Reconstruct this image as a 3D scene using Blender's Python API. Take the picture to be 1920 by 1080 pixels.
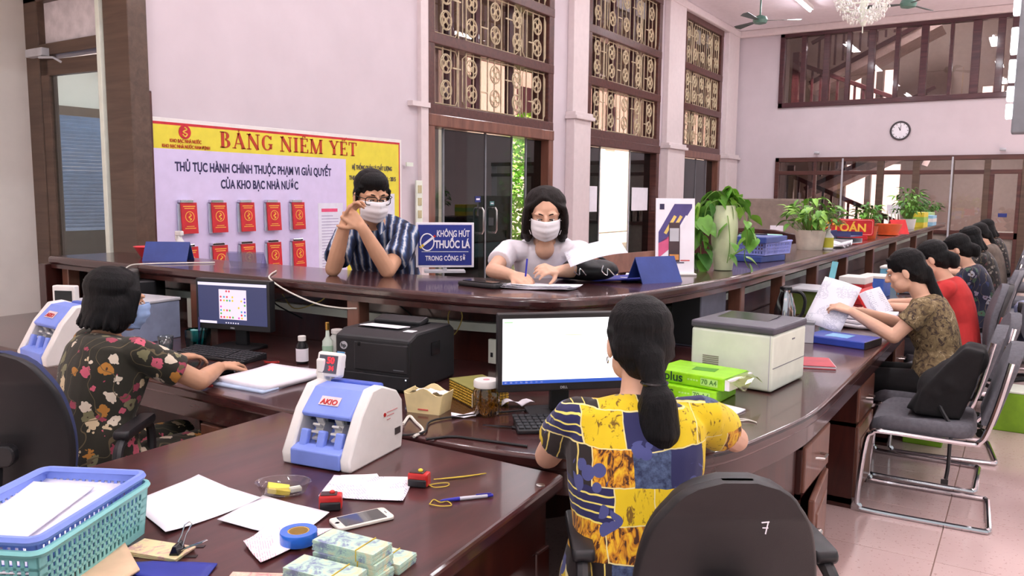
import bpy, math, random
import numpy as np
from mathutils import Vector, Matrix, Euler

S = bpy.context.scene
for o in list(bpy.data.objects): bpy.data.objects.remove(o)
COL = S.collection
PI = math.pi
R = math.radians
random.seed(7)

# ---------------------------------------------------------------- camera
CAM_H = 1.52
cd = bpy.data.cameras.new('camera'); cd.sensor_width = 36.0; cd.lens = 1510.57 / 1920 * 36; cd.clip_end = 200
cam = bpy.data.objects.new('camera', cd); COL.objects.link(cam); S.camera = cam
yaw, pitch, roll = R(32.6127), R(6.5952), R(0.5419)
fwd = Vector((-math.sin(yaw)*math.cos(pitch), math.cos(yaw)*math.cos(pitch), -math.sin(pitch)))
rgt = Vector((math.cos(yaw), math.sin(yaw), 0)); upv = rgt.cross(fwd)
r2 = rgt*math.cos(roll) + upv*math.sin(roll); u2 = -rgt*math.sin(roll) + upv*math.cos(roll)
cam.matrix_world = Matrix(((r2.x,u2.x,-fwd.x,0),(r2.y,u2.y,-fwd.y,0),(r2.z,u2.z,-fwd.z,CAM_H),(0,0,0,1)))

# ---------------------------------------------------------------- sky, sun, exposure
w = bpy.data.worlds.new('sky'); S.world = w; w.use_nodes = True
bg = w.node_tree.nodes['Background']; bg.inputs[0].default_value = (0.91, 0.965, 1.0, 1); bg.inputs[1].default_value = 0.6
sl = bpy.data.lights.new('sun', 'SUN'); sl.energy = 20.0; sl.angle = R(1.5); sl.color = (1, .95, .88)
sun = bpy.data.objects.new('sun', sl); COL.objects.link(sun)
sun.rotation_euler = Vector((-.36, .45, -.82)).to_track_quat('-Z', 'Y').to_euler()
S.view_settings.view_transform = 'Standard'; S.view_settings.look = 'None'
S.view_settings.exposure = 0.22; S.view_settings.gamma = 1.0; S.view_settings.use_curve_mapping = False
LAMP_W = 26.0

# ---------------------------------------------------------------- mesh helpers
def rotz(a): return np.array([[math.cos(a),-math.sin(a),0],[math.sin(a),math.cos(a),0],[0,0,1.]])
def frame(fw, up=(0,0,1)):
    f = np.array(fw, float); f /= np.linalg.norm(f); u = np.array(up, float)
    r = np.cross(f, u); r /= np.linalg.norm(r); u = np.cross(r, f)
    return np.array([r, f, u]).T           # columns right, forward, up
_sph = {}
def sphere(n):
    if n not in _sph:
        v = [(0,0,1.)]; f = []; m = max(4, n//2)
        for i in range(1, m):
            t = PI*i/m
            for j in range(n): v.append((math.sin(t)*math.cos(2*PI*j/n), math.sin(t)*math.sin(2*PI*j/n), math.cos(t)))
        v.append((0,0,-1.)); last = len(v)-1
        for j in range(n): f.append((0, 1+j, 1+(j+1)%n))
        for i in range(m-2):
            for j in range(n):
                a = 1+i*n+j; b = 1+i*n+(j+1)%n; f.append((a, a+n, b+n, b))
        for j in range(n): f.append((last, last-n+(j+1)%n, last-n+j))
        _sph[n] = (np.array(v), f)
    return _sph[n]
class MB:
    def __init__(s): s.v = []; s.f = []; s.m = []; s.n = 0
    def add(s, v, f, mi=0):
        v = np.asarray(v, float); s.v.append(v)
        s.f += [tuple(i+s.n for i in q) for q in f]; s.m += [mi]*len(f); s.n += len(v); return s
    def box(s, c, d, rz=0, rm=None, mi=0):
        x, y, z = d[0]/2, d[1]/2, d[2]/2
        v = np.array([(-x,-y,-z),(x,-y,-z),(x,y,-z),(-x,y,-z),(-x,-y,z),(x,-y,z),(x,y,z),(-x,y,z)])
        if rm is not None: v = v @ np.asarray(rm).T
        elif rz: v = v @ rotz(rz).T
        return s.add(v+np.array(c), [(0,3,2,1),(4,5,6,7),(0,1,5,4),(1,2,6,5),(2,3,7,6),(3,0,4,7)], mi)
    def bb(s, x0, x1, y0, y1, z0, z1, mi=0):
        return s.box(((x0+x1)/2,(y0+y1)/2,(z0+z1)/2), (x1-x0,y1-y0,z1-z0), mi=mi)
    def cyl(s, p0, p1, r0, r1=None, n=12, mi=0):
        r1 = r0 if r1 is None else r1
        p0 = np.array(p0, float); p1 = np.array(p1, float); d = p1-p0; d = d/np.linalg.norm(d)
        a = np.array([0,0,1.]) if abs(d[2]) < .9 else np.array([1.,0,0])
        x = np.cross(a, d); x /= np.linalg.norm(x); y = np.cross(d, x)
        t = np.arange(n)*2*PI/n; c = np.outer(np.cos(t), x)+np.outer(np.sin(t), y)
        v = np.vstack([p0+c*r0, p1+c*r1])
        f = [(j,(j+1)%n,n+(j+1)%n,n+j) for j in range(n)]+[tuple(range(n-1,-1,-1)), tuple(range(n,2*n))]
        return s.add(v, f, mi)
    def tube(s, pts, r, n=8, closed=False, mi=0):
        P = np.array(pts, float); k = len(P); rr = r if hasattr(r, '__len__') else [r]*k
        T = np.zeros_like(P)
        for i in range(k):
            a = P[(i+1)%k] if (closed or i < k-1) else P[i]; b = P[i-1] if (closed or i > 0) else P[i]
            T[i] = (a-b)/(np.linalg.norm(a-b)+1e-9)
        a = np.array([0,0,1.]) if abs(T[0][2]) < .9 else np.array([1.,0,0])
        x = np.cross(a, T[0]); x /= np.linalg.norm(x); V = []
        th = np.arange(n)*2*PI/n
        for i in range(k):
            x = x - T[i]*(x@T[i]); x /= np.linalg.norm(x)+1e-9; y = np.cross(T[i], x)
            V.append(P[i]+rr[i]*(np.outer(np.cos(th), x)+np.outer(np.sin(th), y)))
        f = []
        for i in range(k if closed else k-1):
            o = i*n; q = ((i+1)%k)*n
            for j in range(n): f.append((o+j, o+(j+1)%n, q+(j+1)%n, q+j))
        if not closed: f += [tuple(range(n-1,-1,-1)), tuple(range((k-1)*n, k*n))]
        return s.add(np.vstack(V), f, mi)
    def lathe(s, prof, c=(0,0,0), n=24, mi=0, sx=1, sy=1, caps=True):
        V = []; k = len(prof)
        for r, z in prof:
            for j in range(n): V.append((r*math.cos(2*PI*j/n)*sx+c[0], r*math.sin(2*PI*j/n)*sy+c[1], z+c[2]))
        f = [(i*n+j, i*n+(j+1)%n, (i+1)*n+(j+1)%n, (i+1)*n+j) for i in range(k-1) for j in range(n)]
        if caps: f += [tuple(range(n-1,-1,-1)), tuple(range((k-1)*n, k*n))]
        return s.add(V, f, mi)
    def prism(s, poly, z0, z1, rm=None, c=(0,0,0), mi=0):
        n = len(poly); v = np.array([(p[0],p[1],z0) for p in poly]+[(p[0],p[1],z1) for p in poly], float)
        if rm is not None: v = v @ np.asarray(rm).T
        f = [tuple(range(n-1,-1,-1)), tuple(range(n,2*n))]+[(j,(j+1)%n,n+(j+1)%n,n+j) for j in range(n)]
        return s.add(v+np.array(c), f, mi)
    def ell(s, c, r, rm=None, n=16, mi=0):
        v, f = sphere(n); v = v*np.array(r)
        if rm is not None: v = v @ np.asarray(rm).T
        return s.add(v+np.array(c), f, mi)
    def cap(s, p0, p1, r0, r1=None, n=12, mi=0):
        r1 = r0 if r1 is None else r1
        p0 = np.array(p0, float); p1 = np.array(p1, float); d = (p1-p0)/(np.linalg.norm(p1-p0)+1e-9)
        s.tube([p0-d*r0*.94, p0-d*r0*.6, p0, p1, p1+d*r1*.6, p1+d*r1*.94], [r0*.34, r0*.8, r0, r1, r1*.8, r1*.34], n, mi=mi)
        return s
    def loft(s, rings, mi=0, caps=True):
        n = len(rings[0]); V = np.vstack([np.array(r, float) for r in rings]); k = len(rings)
        f = [(i*n+j, i*n+(j+1)%n, (i+1)*n+(j+1)%n, (i+1)*n+j) for i in range(k-1) for j in range(n)]
        if caps: f += [tuple(range(n-1,-1,-1)), tuple(range((k-1)*n, k*n))]
        return s.add(V, f, mi)
    def grid(s, fn, nu, nv, mi=0):
        V = [fn(i/nu, j/nv) for i in range(nu+1) for j in range(nv+1)]
        f = [(i*(nv+1)+j, (i+1)*(nv+1)+j, (i+1)*(nv+1)+j+1, i*(nv+1)+j+1) for i in range(nu) for j in range(nv)]
        return s.add(V, f, mi)
    def mesh(s, name):
        me = bpy.data.meshes.new(name)
        me.from_pydata(np.vstack(s.v).tolist() if s.v else [], [], s.f)
        if any(s.m): me.polygons.foreach_set('material_index', s.m)
        return me
def oring(c, rx, ry, fr=None, n=20, p=2.0):
    """superellipse ring in a horizontal plane, fr = 3x3 frame"""
    out = []
    for j in range(n):
        t = 2*PI*j/n; ct, st = math.cos(t), math.sin(t)
        q = np.array([math.copysign(abs(ct)**(2/p), ct)*rx, math.copysign(abs(st)**(2/p), st)*ry, 0])
        out.append(np.array(c)+(fr@q if fr is not None else q))
    return out
def mesh_obj(name, me, mats, parent=None, smooth=False, bevel=0, loc=None, rot=None, solid=0, seg=2):
    for m in (mats if isinstance(mats, (list, tuple)) else [mats]): me.materials.append(m)
    if smooth:
        me.polygons.foreach_set('use_smooth', [True]*len(me.polygons)); me.set_sharp_from_angle(angle=R(smooth if smooth > 1 else 42))
    o = bpy.data.objects.new(name, me); COL.objects.link(o)
    if parent is not None: o.parent = parent
    if loc is not None: o.location = loc
    if rot is not None: o.rotation_euler = rot
    if solid:
        m = o.modifiers.new('solid', 'SOLIDIFY'); m.thickness = solid; m.offset = 0
    if bevel:
        m = o.modifiers.new('bevel', 'BEVEL'); m.width = bevel; m.segments = seg; m.limit_method = 'ANGLE'; m.angle_limit = R(40)
    return o
def obj(name, mb, mats, parent=None, **k): return mesh_obj(name, mb.mesh(name), mats, parent, **k)
def part_copy(o, parent, loc=None, rot=None, scale=None, name=None):
    c = o.copy(); COL.objects.link(c); c.parent = parent
    if name: c.name = name
    if loc is not None: c.location = loc
    if rot is not None: c.rotation_euler = rot
    if scale is not None: c.scale = scale
    return c
def tag(o, label=None, cat=None, group=None, kind=None):
    if label: o['label'] = label
    if cat: o['category'] = cat
    if group: o['group'] = group
    if kind: o['kind'] = kind
    return o
def thing(name, label, cat, loc=(0,0,0), rz=0, group=None):
    o = bpy.data.objects.new(name, None); COL.objects.link(o); o.location = loc; o.rotation_euler = (0,0,rz); o.empty_display_size = .1
    return tag(o, label, cat, group)
def struct(name, mb, mats, **k): return tag(obj(name, mb, mats, **k), kind='structure')
def copy_tree(o, parent=None):
    c = o.copy(); COL.objects.link(c); c.parent = parent
    for ch in list(o.children): copy_tree(ch, c)
    return c
def place(o, loc, rz=0, label=None, group=None):
    o.location = loc; o.rotation_euler = (0,0,rz)
    if label: o['label'] = label
    if group: o['group'] = group
    return o
def evaluated(o):
    dg = bpy.context.evaluated_depsgraph_get()
    return bpy.data.meshes.new_from_object(o.evaluated_get(dg))
def blob(name, mb, mats, parent, vox=.005, it=4, fac=.5):
    """weld overlapping closed shapes into one continuous skin"""
    t = bpy.data.objects.new('tmp', mb.mesh('tmp')); COL.objects.link(t)
    m = t.modifiers.new('r', 'REMESH'); m.mode = 'VOXEL'; m.voxel_size = vox
    if it:
        m = t.modifiers.new('s', 'SMOOTH'); m.factor = fac; m.iterations = it
    me = evaluated(t); bpy.data.objects.remove(t); me.name = name
    me.materials.clear()
    me.polygons.foreach_set('use_smooth', [True]*len(me.polygons))
    return mesh_obj(name, me, mats, parent)
def text(name, s, size, mat, parent=None, loc=(0,0,0), rot=(0,0,0), bold=0, ext=.0008, align='LEFT', width=None, xs=1.0):
    c = bpy.data.curves.new('t', 'FONT'); c.body = s; c.size = size; c.offset = bold*size; c.extrude = ext; c.align_x = align; c.resolution_u = 3
    t = bpy.data.objects.new('t', c); COL.objects.link(t); me = evaluated(t)
    bpy.data.objects.remove(t)
    k = xs
    n = len(me.vertices); co = np.zeros(n*3); me.vertices.foreach_get('co', co); co = co.reshape(-1, 3)
    if width and n: k = width/(co[:,0].max()-co[:,0].min())
    co[:,0] *= k; me.vertices.foreach_set('co', co.ravel())
    me.materials.clear()
    return mesh_obj(name, me, mat, parent, loc=loc, rot=rot)
ROT_X = (R(90), 0, R(90))       # flat things that face +X
ROT_MY = (R(90), 0, 0)          # flat things that face -Y
def catmull(P, k=6):
    P = [np.array(p, float) for p in P]; out = []
    Q = [2*P[0]-P[1]]+P+[2*P[-1]-P[-2]]
    for i in range(1, len(Q)-2):
        for j in range(k):
            t = j/k; a, b, c, d = Q[i-1:i+3]
            out.append(.5*((2*b)+(-a+c)*t+(2*a-5*b+4*c-d)*t*t+(-a+3*b-3*c+d)*t**3))
    out.append(P[-1]); return out
def rrect(w, h, r, n=4):
    out = []
    for cx, cy, a in ((w/2-r,h/2-r,0),(-w/2+r,h/2-r,90),(-w/2+r,-h/2+r,180),(w/2-r,-h/2+r,270)):
        for i in range(n+1): t = R(a+90*i/n); out.append((cx+r*math.cos(t), cy+r*math.sin(t)))
    return out
# ---------------------------------------------------------------- materials
def lin(c):
    return tuple(((x/255)/12.92 if x/255 <= .04045 else ((x/255+.055)/1.055)**2.4) for x in c)+(1,)
class N:
    def __init__(s, name):
        s.m = bpy.data.materials.new(name); s.m.use_nodes = True; s.t = s.m.node_tree
        s.b = s.t.nodes['Principled BSDF']; s.out = s.t.nodes['Material Output']
    def n(s, typ, **k):
        x = s.t.nodes.new(typ)
        for a, b in k.items(): setattr(x, a, b)
        return x
    def l(s, a, b): s.t.links.new(a, b)
    def coord(s, scale=(1,1,1), rot=(0,0,0), kind='Object'):
        c = s.n('ShaderNodeTexCoord'); m = s.n('ShaderNodeMapping'); m.inputs['Scale'].default_value = scale; m.inputs['Rotation'].default_value = rot
        s.l(c.outputs[kind], m.inputs[0]); return m.outputs[0]
    def noise(s, vec, scale, detail=3, rough=.55, dist=0):
        x = s.n('ShaderNodeTexNoise'); s.l(vec, x.inputs['Vector']); x.inputs['Scale'].default_value = scale
        x.inputs['Detail'].default_value = detail; x.inputs['Roughness'].default_value = rough; x.inputs['Distortion'].default_value = dist; return x
    def ramp(s, fac, stops, interp='LINEAR'):
        x = s.n('ShaderNodeValToRGB'); x.color_ramp.interpolation = interp; e = x.color_ramp.elements
        while len(e) < len(stops): e.new(.5)
        for i, (p, c) in enumerate(stops): e[i].position = p; e[i].color = lin(c) if len(c) == 3 else c
        s.l(fac, x.inputs[0]); return x.outputs[0]
    def mix(s, fac, a, b):
        x = s.n('ShaderNodeMix', data_type='RGBA')
        (s.l(fac, x.inputs[0]) if not isinstance(fac, (int, float)) else setattr(x.inputs[0], 'default_value', fac))
        for q, i in ((a, 6), (b, 7)):
            (s.l(q, x.inputs[i]) if not isinstance(q, tuple) else setattr(x.inputs[i], 'default_value', lin(q) if len(q) == 3 else q))
        return x.outputs[2]
    def math(s, op, a, b=0):
        x = s.n('ShaderNodeMath', operation=op)
        for q, i in ((a, 0), (b, 1)):
            (s.l(q, x.inputs[i]) if not isinstance(q, (int, float)) else setattr(x.inputs[i], 'default_value', q))
        return x.outputs[0]
    def bump(s, h, strength=.2, dist=.01):
        x = s.n('ShaderNodeBump'); x.inputs['Strength'].default_value = strength; x.inputs['Distance'].default_value = dist
        s.l(h, x.inputs['Height']); s.l(x.outputs[0], s.b.inputs['Normal'])
    def set(s, rough=.5, metal=0, coat=0, spec=.5, trans=0, ior=1.45, alpha=1, sheen=0):
        i = s.b.inputs; i['Roughness'].default_value = rough; i['Metallic'].default_value = metal; i['Coat Weight'].default_value = coat
        i['Coat Roughness'].default_value = .08; i['Specular IOR Level'].default_value = spec
        i['Transmission Weight'].default_value = trans; i['IOR'].default_value = ior; i['Alpha'].default_value = alpha; i['Sheen Weight'].default_value = sheen
        return s
    def col(s, c):
        if isinstance(c, tuple): s.b.inputs['Base Color'].default_value = lin(c)
        else: s.l(c, s.b.inputs['Base Color'])
        return s
MATS = {}
def mat(name, c, rough=.5, metal=0, var=.08, scale=12, bump=0, bscale=None, **k):
    """plain colour with a little mottling and fine relief"""
    if name in MATS: return MATS[name]
    a = N(name); v = a.coord(); nz = a.noise(v, scale)
    lo = tuple(max(0, x*(1-var)) for x in c); hi = tuple(min(255, x*(1+var*.5)) for x in c)
    a.col(a.ramp(nz.outputs[0], [(.3, lo), (.7, hi)])).set(rough, metal, **k)
    if bump: a.bump(a.noise(v, bscale or scale*8).outputs[0], bump, .004)
    MATS[name] = a.m; return a.m
def emit(name, c, st):
    if name in MATS: return MATS[name]
    a = N(name); a.col((10,10,10)); a.b.inputs['Emission Color'].default_value = lin(c); a.b.inputs['Emission Strength'].default_value = st
    MATS[name] = a.m; return a.m
def wood(name, lo, hi, rough=.25, coat=.6, axis=(1,12,12), scale=1.6):
    a = N(name); v = a.coord(axis); n1 = a.noise(v, scale, 5, .6, .6)
    a.col(a.ramp(n1.outputs[0], [(.3, lo), (.72, hi)])).set(rough, 0, coat)
    a.bump(n1.outputs[0], .05, .003); MATS[name] = a.m; return a.m
def glass(name, c, rough=.0, mixf=.5, gloss=(1,1,1)):
    """thin pane: part mirror, part tinted see-through"""
    a = N(name); t = a.n('ShaderNodeBsdfTransparent'); t.inputs[0].default_value = lin(c)
    g = a.n('ShaderNodeBsdfGlossy'); g.inputs['Roughness'].default_value = rough; g.inputs[0].default_value = (*gloss, 1)
    f = a.n('ShaderNodeLayerWeight'); f.inputs[0].default_value = .5
    p4 = a.math('POWER', f.outputs['Facing'], 3.5); fm = a.math('MULTIPLY', p4, .75)
    fm = a.math('ADD', fm, .045*mixf)
    mx = a.n('ShaderNodeMixShader'); a.l(fm, mx.inputs[0]); a.l(t.outputs[0], mx.inputs[1]); a.l(g.outputs[0], mx.inputs[2])
    a.l(mx.outputs[0], a.out.inputs[0]); MATS[name] = a.m; return a.m

wall_m = mat('wall_paint', (208,196,202), .75, var=.02, scale=2.5, bump=.02, bscale=90)
cream_m = mat('cream_paint', (230,226,220), .7, var=.03, scale=3, bump=.02, bscale=80)
trimw_m = mat('white_trim', (222,208,208), .55, var=.02)
ceil_m = mat('ceiling_paint', (244,236,242), .8, var=.02)
frame_m = wood('brown_frame', (66,36,34), (96,56,48), .42, .2)
frame2_m = wood('umber_frame', (74,56,46), (98,76,62), .45, .15)
balc_m = wood('dark_red_frame', (58,26,34), (84,44,48), .4, .2)
desk_m = wood('mahogany', (48,24,24), (78,42,41), .26, .5, (1.4,10,10))
deskd_m = wood('mahogany_panel', (40,15,13), (74,32,25), .32, .35, (8,8,1.2))
table_m = wood('mahogany_table', (56,27,28), (84,43,43), .3, .4, (10,1.4,10))
cabl_m = wood('brown_cabinet', (96,58,46), (134,88,70), .35, .3, (8,8,1.2))
iron_m = mat('grille_iron', (196,180,150), .55, .2, var=.1)
gdark_m = glass('dark_film_glass', (66,80,86), .0, .7)
gclear_m = glass('clear_glass', (222,230,228), .0, 1.0)
gtint_m = glass('smoked_glass', (224,212,212), .0, 1.0)
black_m = mat('black_plastic', (34,33,36), .42, var=.12, bump=.05, bscale=400)
black2_m = mat('black_shell', (38,36,38), .5, var=.08, bump=.12, bscale=500)
glossk_m = mat('gloss_black', (18,18,20), .18, var=.05)
grey_m = mat('grey_plastic', (120,122,128), .45, var=.06)
lgrey_m = mat('light_grey_plastic', (190,190,196), .45, var=.05)
white_m = mat('white_plastic', (232,228,224), .38, var=.03)
ivory_m = mat('ivory_plastic', (228,234,220), .45, var=.03)
paper_m = mat('white_paper', (240,236,244), .8, var=.02)
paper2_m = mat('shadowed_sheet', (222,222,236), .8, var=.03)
chrome_m = mat('chrome', (215,215,220), .12, 1.0, var=.02)
steel_m = mat('brushed_steel', (190,186,182), .3, 1.0, var=.05)
brass_m = mat('brass', (190,150,80), .3, 1.0, var=.1)
blue_m = mat('blue_plastic', (74,98,190), .4, var=.05)
navy_m = mat('navy_card', (40,52,120), .45, var=.08)
peri_m = mat('periwinkle_plastic', (128,150,232), .4, var=.04)
mint_m = mat('mint_plastic', (140,208,206), .4, var=.04)
red_m = mat('red_plastic', (196,38,36), .35, var=.08)
green_m = mat('lime_wrap', (150,220,30), .3, var=.08, scale=20)
skin_m = mat('skin', (206,158,128), .5, var=.05, scale=9, bump=.03, bscale=300, spec=.3)
skin2_m = mat('skin_fair', (222,176,150), .5, var=.04, scale=9, bump=.03, bscale=300, spec=.3)
seatg_m = mat('grey_upholstery', (98,97,104), .85, var=.1, scale=60, bump=.2, bscale=700)
seatb_m = mat('navy_upholstery', (52,58,84), .85, var=.1, scale=60, bump=.2, bscale=700)
blackcloth_m = mat('black_cloth', (22,20,22), .9, var=.2, scale=30, bump=.15, bscale=300)
leaf_m = mat('leaf_green', (110,172,62), .42, var=.35, scale=9)
leaf2_m = mat('leaf_light', (152,208,80), .42, var=.3, scale=9)
leafd_m = mat('leaf_dark', (72,126,52), .5, var=.35, scale=9)
stem_m = mat('stem', (110,150,60), .5)
soil_m = mat('soil', (58,42,32), .95, var=.3, bump=.4, bscale=60)
cable_w = mat('white_cable', (226,222,212), .5)
cable_k = mat('black_cable', (24,24,26), .5)
cable_y = mat('cream_cord', (190,170,90), .6)
def hair_mat(name, c):
    a = N(name); v = a.coord((90,90,7)); nz = a.noise(v, 2.2, 4, .6)
    a.col(a.ramp(nz.outputs[0], [(.35, tuple(x*.4 for x in c)), (.7, tuple(x*1.1 for x in c))])).set(.5, 0, 0, .2)
    a.bump(nz.outputs[0], .7, .008); return a.m
hair_m = hair_mat('black_hair', (20,18,20)); hairb_m = hair_mat('brown_black_hair', (36,28,26))
# patterned fabrics
def floral(name, base, cols, scale=11, rad=.36):
    a = N(name); v = a.coord(); d = a.noise(v, 22, 2); vv = a.mix(.06, (0,0,0,1), (0,0,0,1))
    ad = a.n('ShaderNodeVectorMath', operation='MULTIPLY_ADD'); a.l(d.outputs['Color'], ad.inputs[0]); ad.inputs[1].default_value = (.03,.03,.03); a.l(v, ad.inputs[2])
    vo = a.n('ShaderNodeTexVoronoi'); a.l(ad.outputs[0], vo.inputs['Vector']); vo.inputs['Scale'].default_value = scale
    sep = a.n('ShaderNodeSeparateColor'); a.l(vo.outputs['Color'], sep.inputs[0])
    k = len(cols); cr = a.ramp(sep.outputs[0], [(i/k, c) for i, c in enumerate(cols)], 'CONSTANT')
    # petals: a finer cell pattern carves the discs
    vp = a.n('ShaderNodeTexVoronoi'); a.l(ad.outputs[0], vp.inputs['Vector']); vp.inputs['Scale'].default_value = scale*3.2
    dist = a.math('ADD', vo.outputs['Distance'], a.math('MULTIPLY', vp.outputs['Distance'], .28))
    on = a.math('LESS_THAN', dist, rad)
    ctr = a.math('LESS_THAN', vo.outputs['Distance'], .1)
    keep = a.math('GREATER_THAN', sep.outputs[1], .06)
    on = a.math('MULTIPLY', on, keep)
    c = a.mix(on, base, cr); c = a.mix(a.math('MULTIPLY', ctr, keep), c, (70,50,40))
    # twigs
    wv = a.n('ShaderNodeTexWave'); a.l(v, wv.inputs[0]); wv.inputs['Scale'].default_value = 6; wv.inputs['Distortion'].default_value = 14; wv.inputs['Detail'].default_value = 2
    tw = a.math('GREATER_THAN', wv.outputs['Fac'], .992); c = a.mix(tw, c, (96,84,60))
    a.col(c).set(.85, sheen=.1); a.bump(a.noise(v, 260).outputs[0], .12, .002); return a.m
floral_m = floral('olive_floral_cloth', (40,38,28), [(206,186,150),(196,90,110),(176,120,50),(214,200,180),(150,60,80),(120,116,84)], 20, .58)
navyfl_m = floral('navy_floral_cloth', (26,28,50), [(60,90,70),(130,120,140),(40,50,90),(150,150,160)], 17, .5)
darkfl_m = floral('dark_print_cloth', (44,40,40), [(110,100,92),(90,60,60),(140,130,120)], 24, .46)
def patchwork(name):
    """printed blocks: a jittered grid of yellow, slate, navy, brushed orange and ruled black"""
    a = N(name); c0 = a.coord((1,1,1), (0,0,R(-38)))
    sp = a.n('ShaderNodeSeparateXYZ'); a.l(c0, sp.inputs[0]); nz = a.noise(c0, 14, 2)
    u = a.math('ADD', sp.outputs[0], a.math('MULTIPLY', nz.outputs[0], .016)); z = a.math('ADD', sp.outputs[2], a.math('MULTIPLY', nz.outputs[0], .02))
    def rnd(x, y, k):
        cb = a.n('ShaderNodeCombineXYZ'); a.l(x, cb.inputs[0]); (a.l(y, cb.inputs[1]) if not isinstance(y, (int,float)) else None); cb.inputs[2].default_value = k
        w_ = a.n('ShaderNodeTexWhiteNoise', noise_dimensions='3D'); a.l(cb.outputs[0], w_.inputs[0]); return w_.outputs['Value']
    zs = a.math('MULTIPLY', z, 12.0); iz = a.math('FLOOR', zs); fz = a.math('FRACT', zs)
    us = a.math('ADD', a.math('MULTIPLY', u, 10.5), a.math('MULTIPLY', rnd(iz, 0, 3.1), 3.0)); iu = a.math('FLOOR', us); fu = a.math('FRACT', us)
    r1 = rnd(iu, iz, 1.7); r2 = rnd(iu, iz, 5.3)
    mott = a.noise(c0, 60, 4, .7); br = a.noise(a.coord((1,1,.35)), 46, 3, .6, 1.4)
    slate = a.ramp(mott.outputs[0], [(.35,(36,46,78)),(.65,(84,102,136))]); orange = a.ramp(br.outputs[0], [(.42,(70,36,18)),(.5,(200,130,26)),(.66,(232,190,40))]); yellow = a.ramp(br.outputs[0], [(.36,(120,90,20)),(.42,(222,192,24))])
    wv = a.math('FRACT', a.math('MULTIPLY', us, 3.3)); rule = a.mix(a.math('LESS_THAN', wv, .1), (34,26,26), (226,206,110)); wz = a.math('FRACT', a.math('MULTIPLY', zs, 4.0)); rule2 = a.mix(a.math('LESS_THAN', wz, .2), (34,34,82), (232,218,110))
    c = yellow
    for lim, col in ((.24, slate), (.44, orange), (.60, rule), (.73, rule2), (.83, (36,38,84))): c = a.mix(a.math('GREATER_THAN', r1, lim), c, col)
    edge = a.math('MAXIMUM', a.math('LESS_THAN', fz, .035), a.math('LESS_THAN', fu, .03)); c = a.mix(a.math('MULTIPLY', edge, a.math('GREATER_THAN', r2, .45)), c, (226,214,150))
    vf = a.n('ShaderNodeTexVoronoi'); a.l(c0, vf.inputs['Vector']); vf.inputs['Scale'].default_value = 26; sf = a.n('ShaderNodeSeparateColor'); a.l(vf.outputs['Color'], sf.inputs[0]); clus = a.noise(c0, 7, 1)
    fl = a.math('MULTIPLY', a.math('LESS_THAN', vf.outputs['Distance'], .5), a.math('GREATER_THAN', clus.outputs[0], .60)); c = a.mix(fl, c, (72,78,132))
    a.col(c).set(.8, sheen=.1); a.bump(a.noise(c0, 240).outputs[0], .1, .002); return a.m
patch_m = patchwork('yellow_navy_patchwork_cloth')
def stripes(name):
    a = N(name); v = a.coord((1,1,.16), (0,0,R(-33))); wv = a.n('ShaderNodeTexWave', bands_direction='X'); a.l(v, wv.inputs[0])
    wv.inputs['Scale'].default_value = 7.5; wv.inputs['Distortion'].default_value = 2.2; wv.inputs['Detail'].default_value = 2; wv.inputs['Detail Scale'].default_value = 3
    n2 = a.noise(a.coord((40,40,5)), 3, 3)
    f = a.math('ADD', a.math('MULTIPLY', wv.outputs['Fac'], .8), a.math('MULTIPLY', n2.outputs[0], .25))
    a.col(a.ramp(f, [(.18,(24,30,54)),(.4,(38,50,88)),(.62,(56,78,120)),(.8,(110,130,160)),(.93,(206,208,214))])).set(.8); return a.m
stripe_m = stripes('navy_wavy_stripe_cloth')
def khaki(name):
    a = N(name); v = a.coord(); n1 = a.noise(v, 24, 4, .65, 1.5); n2 = a.noise(v, 12, 3, .6, 2.5)
    c = a.ramp(n1.outputs[0], [(.36,(58,46,40)),(.46,(118,100,72)),(.6,(138,120,86)),(.7,(196,180,150))])
    c = a.mix(a.math('LESS_THAN', n2.outputs[0], .4), c, (70,56,48)); a.col(c).set(.85); return a.m
khaki_m = khaki('khaki_abstract_cloth')
whitecloth_m = mat('white_cloth', (236,230,238), .85, var=.03, bump=.06, bscale=60)
redcloth_m = mat('red_cloth', (196,52,52), .85, var=.06, bump=.08, bscale=60)
mask_m = mat('mask_cloth', (240,236,240), .8, var=.02, bump=.05, bscale=400)
# ---------------------------------------------------------------- the hall
XL = -5.45; YE = 17.2; ZC = 4.95
grout_m = mat('grout', (150,124,114), .7)
def tile_mat():
    a = N('pink_tile'); v = a.coord(kind='Object'); n1 = a.noise(v, 3, 4, .6); n2 = a.noise(v, 55, 3)
    oi = a.n('ShaderNodeObjectInfo'); f = a.math('ADD', a.math('MULTIPLY', n1.outputs[0], .5), a.math('MULTIPLY', oi.outputs['Random'], .12))
    c = a.ramp(f, [(.1,(208,180,176)),(.6,(224,198,194))]); c = a.mix(a.math('LESS_THAN', n2.outputs[0], .36), c, (192,162,154))
    a.col(c).set(.14, 0, .2); return a.m
tile_m = tile_mat()
floor = struct('floor', MB().bb(-9.5, 5, -4.5, 22, -.2, -.006), grout_m)
tb = MB(); tb.box((0,0,-.006), (.596,.596,.012)); t0 = None
for i in range(4):
    for j in range(18):
        p = (-1.14+.6*i, 1.6+.6*j, 0)
        if t0 is None: t0 = obj('floor_tile', tb, tile_m, floor, loc=p, bevel=.002)
        else: part_copy(t0, floor, p)
far = MB()
for i in range(-13, 8):
    for j in range(-9, 33):
        if 0 <= i+2 < 0: continue
        x = -1.14+.6*i; y = 1.6+.6*j
        if 0 <= i < 4 and 0 <= j < 18: continue
        if x < -9 or y > 21.5: continue
        far.bb(x-.298, x+.298, y-.298, y+.298, -.012, 0)
tag(obj('floor_tiles_beyond', far, tile_m, floor), kind='stuff')
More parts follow.
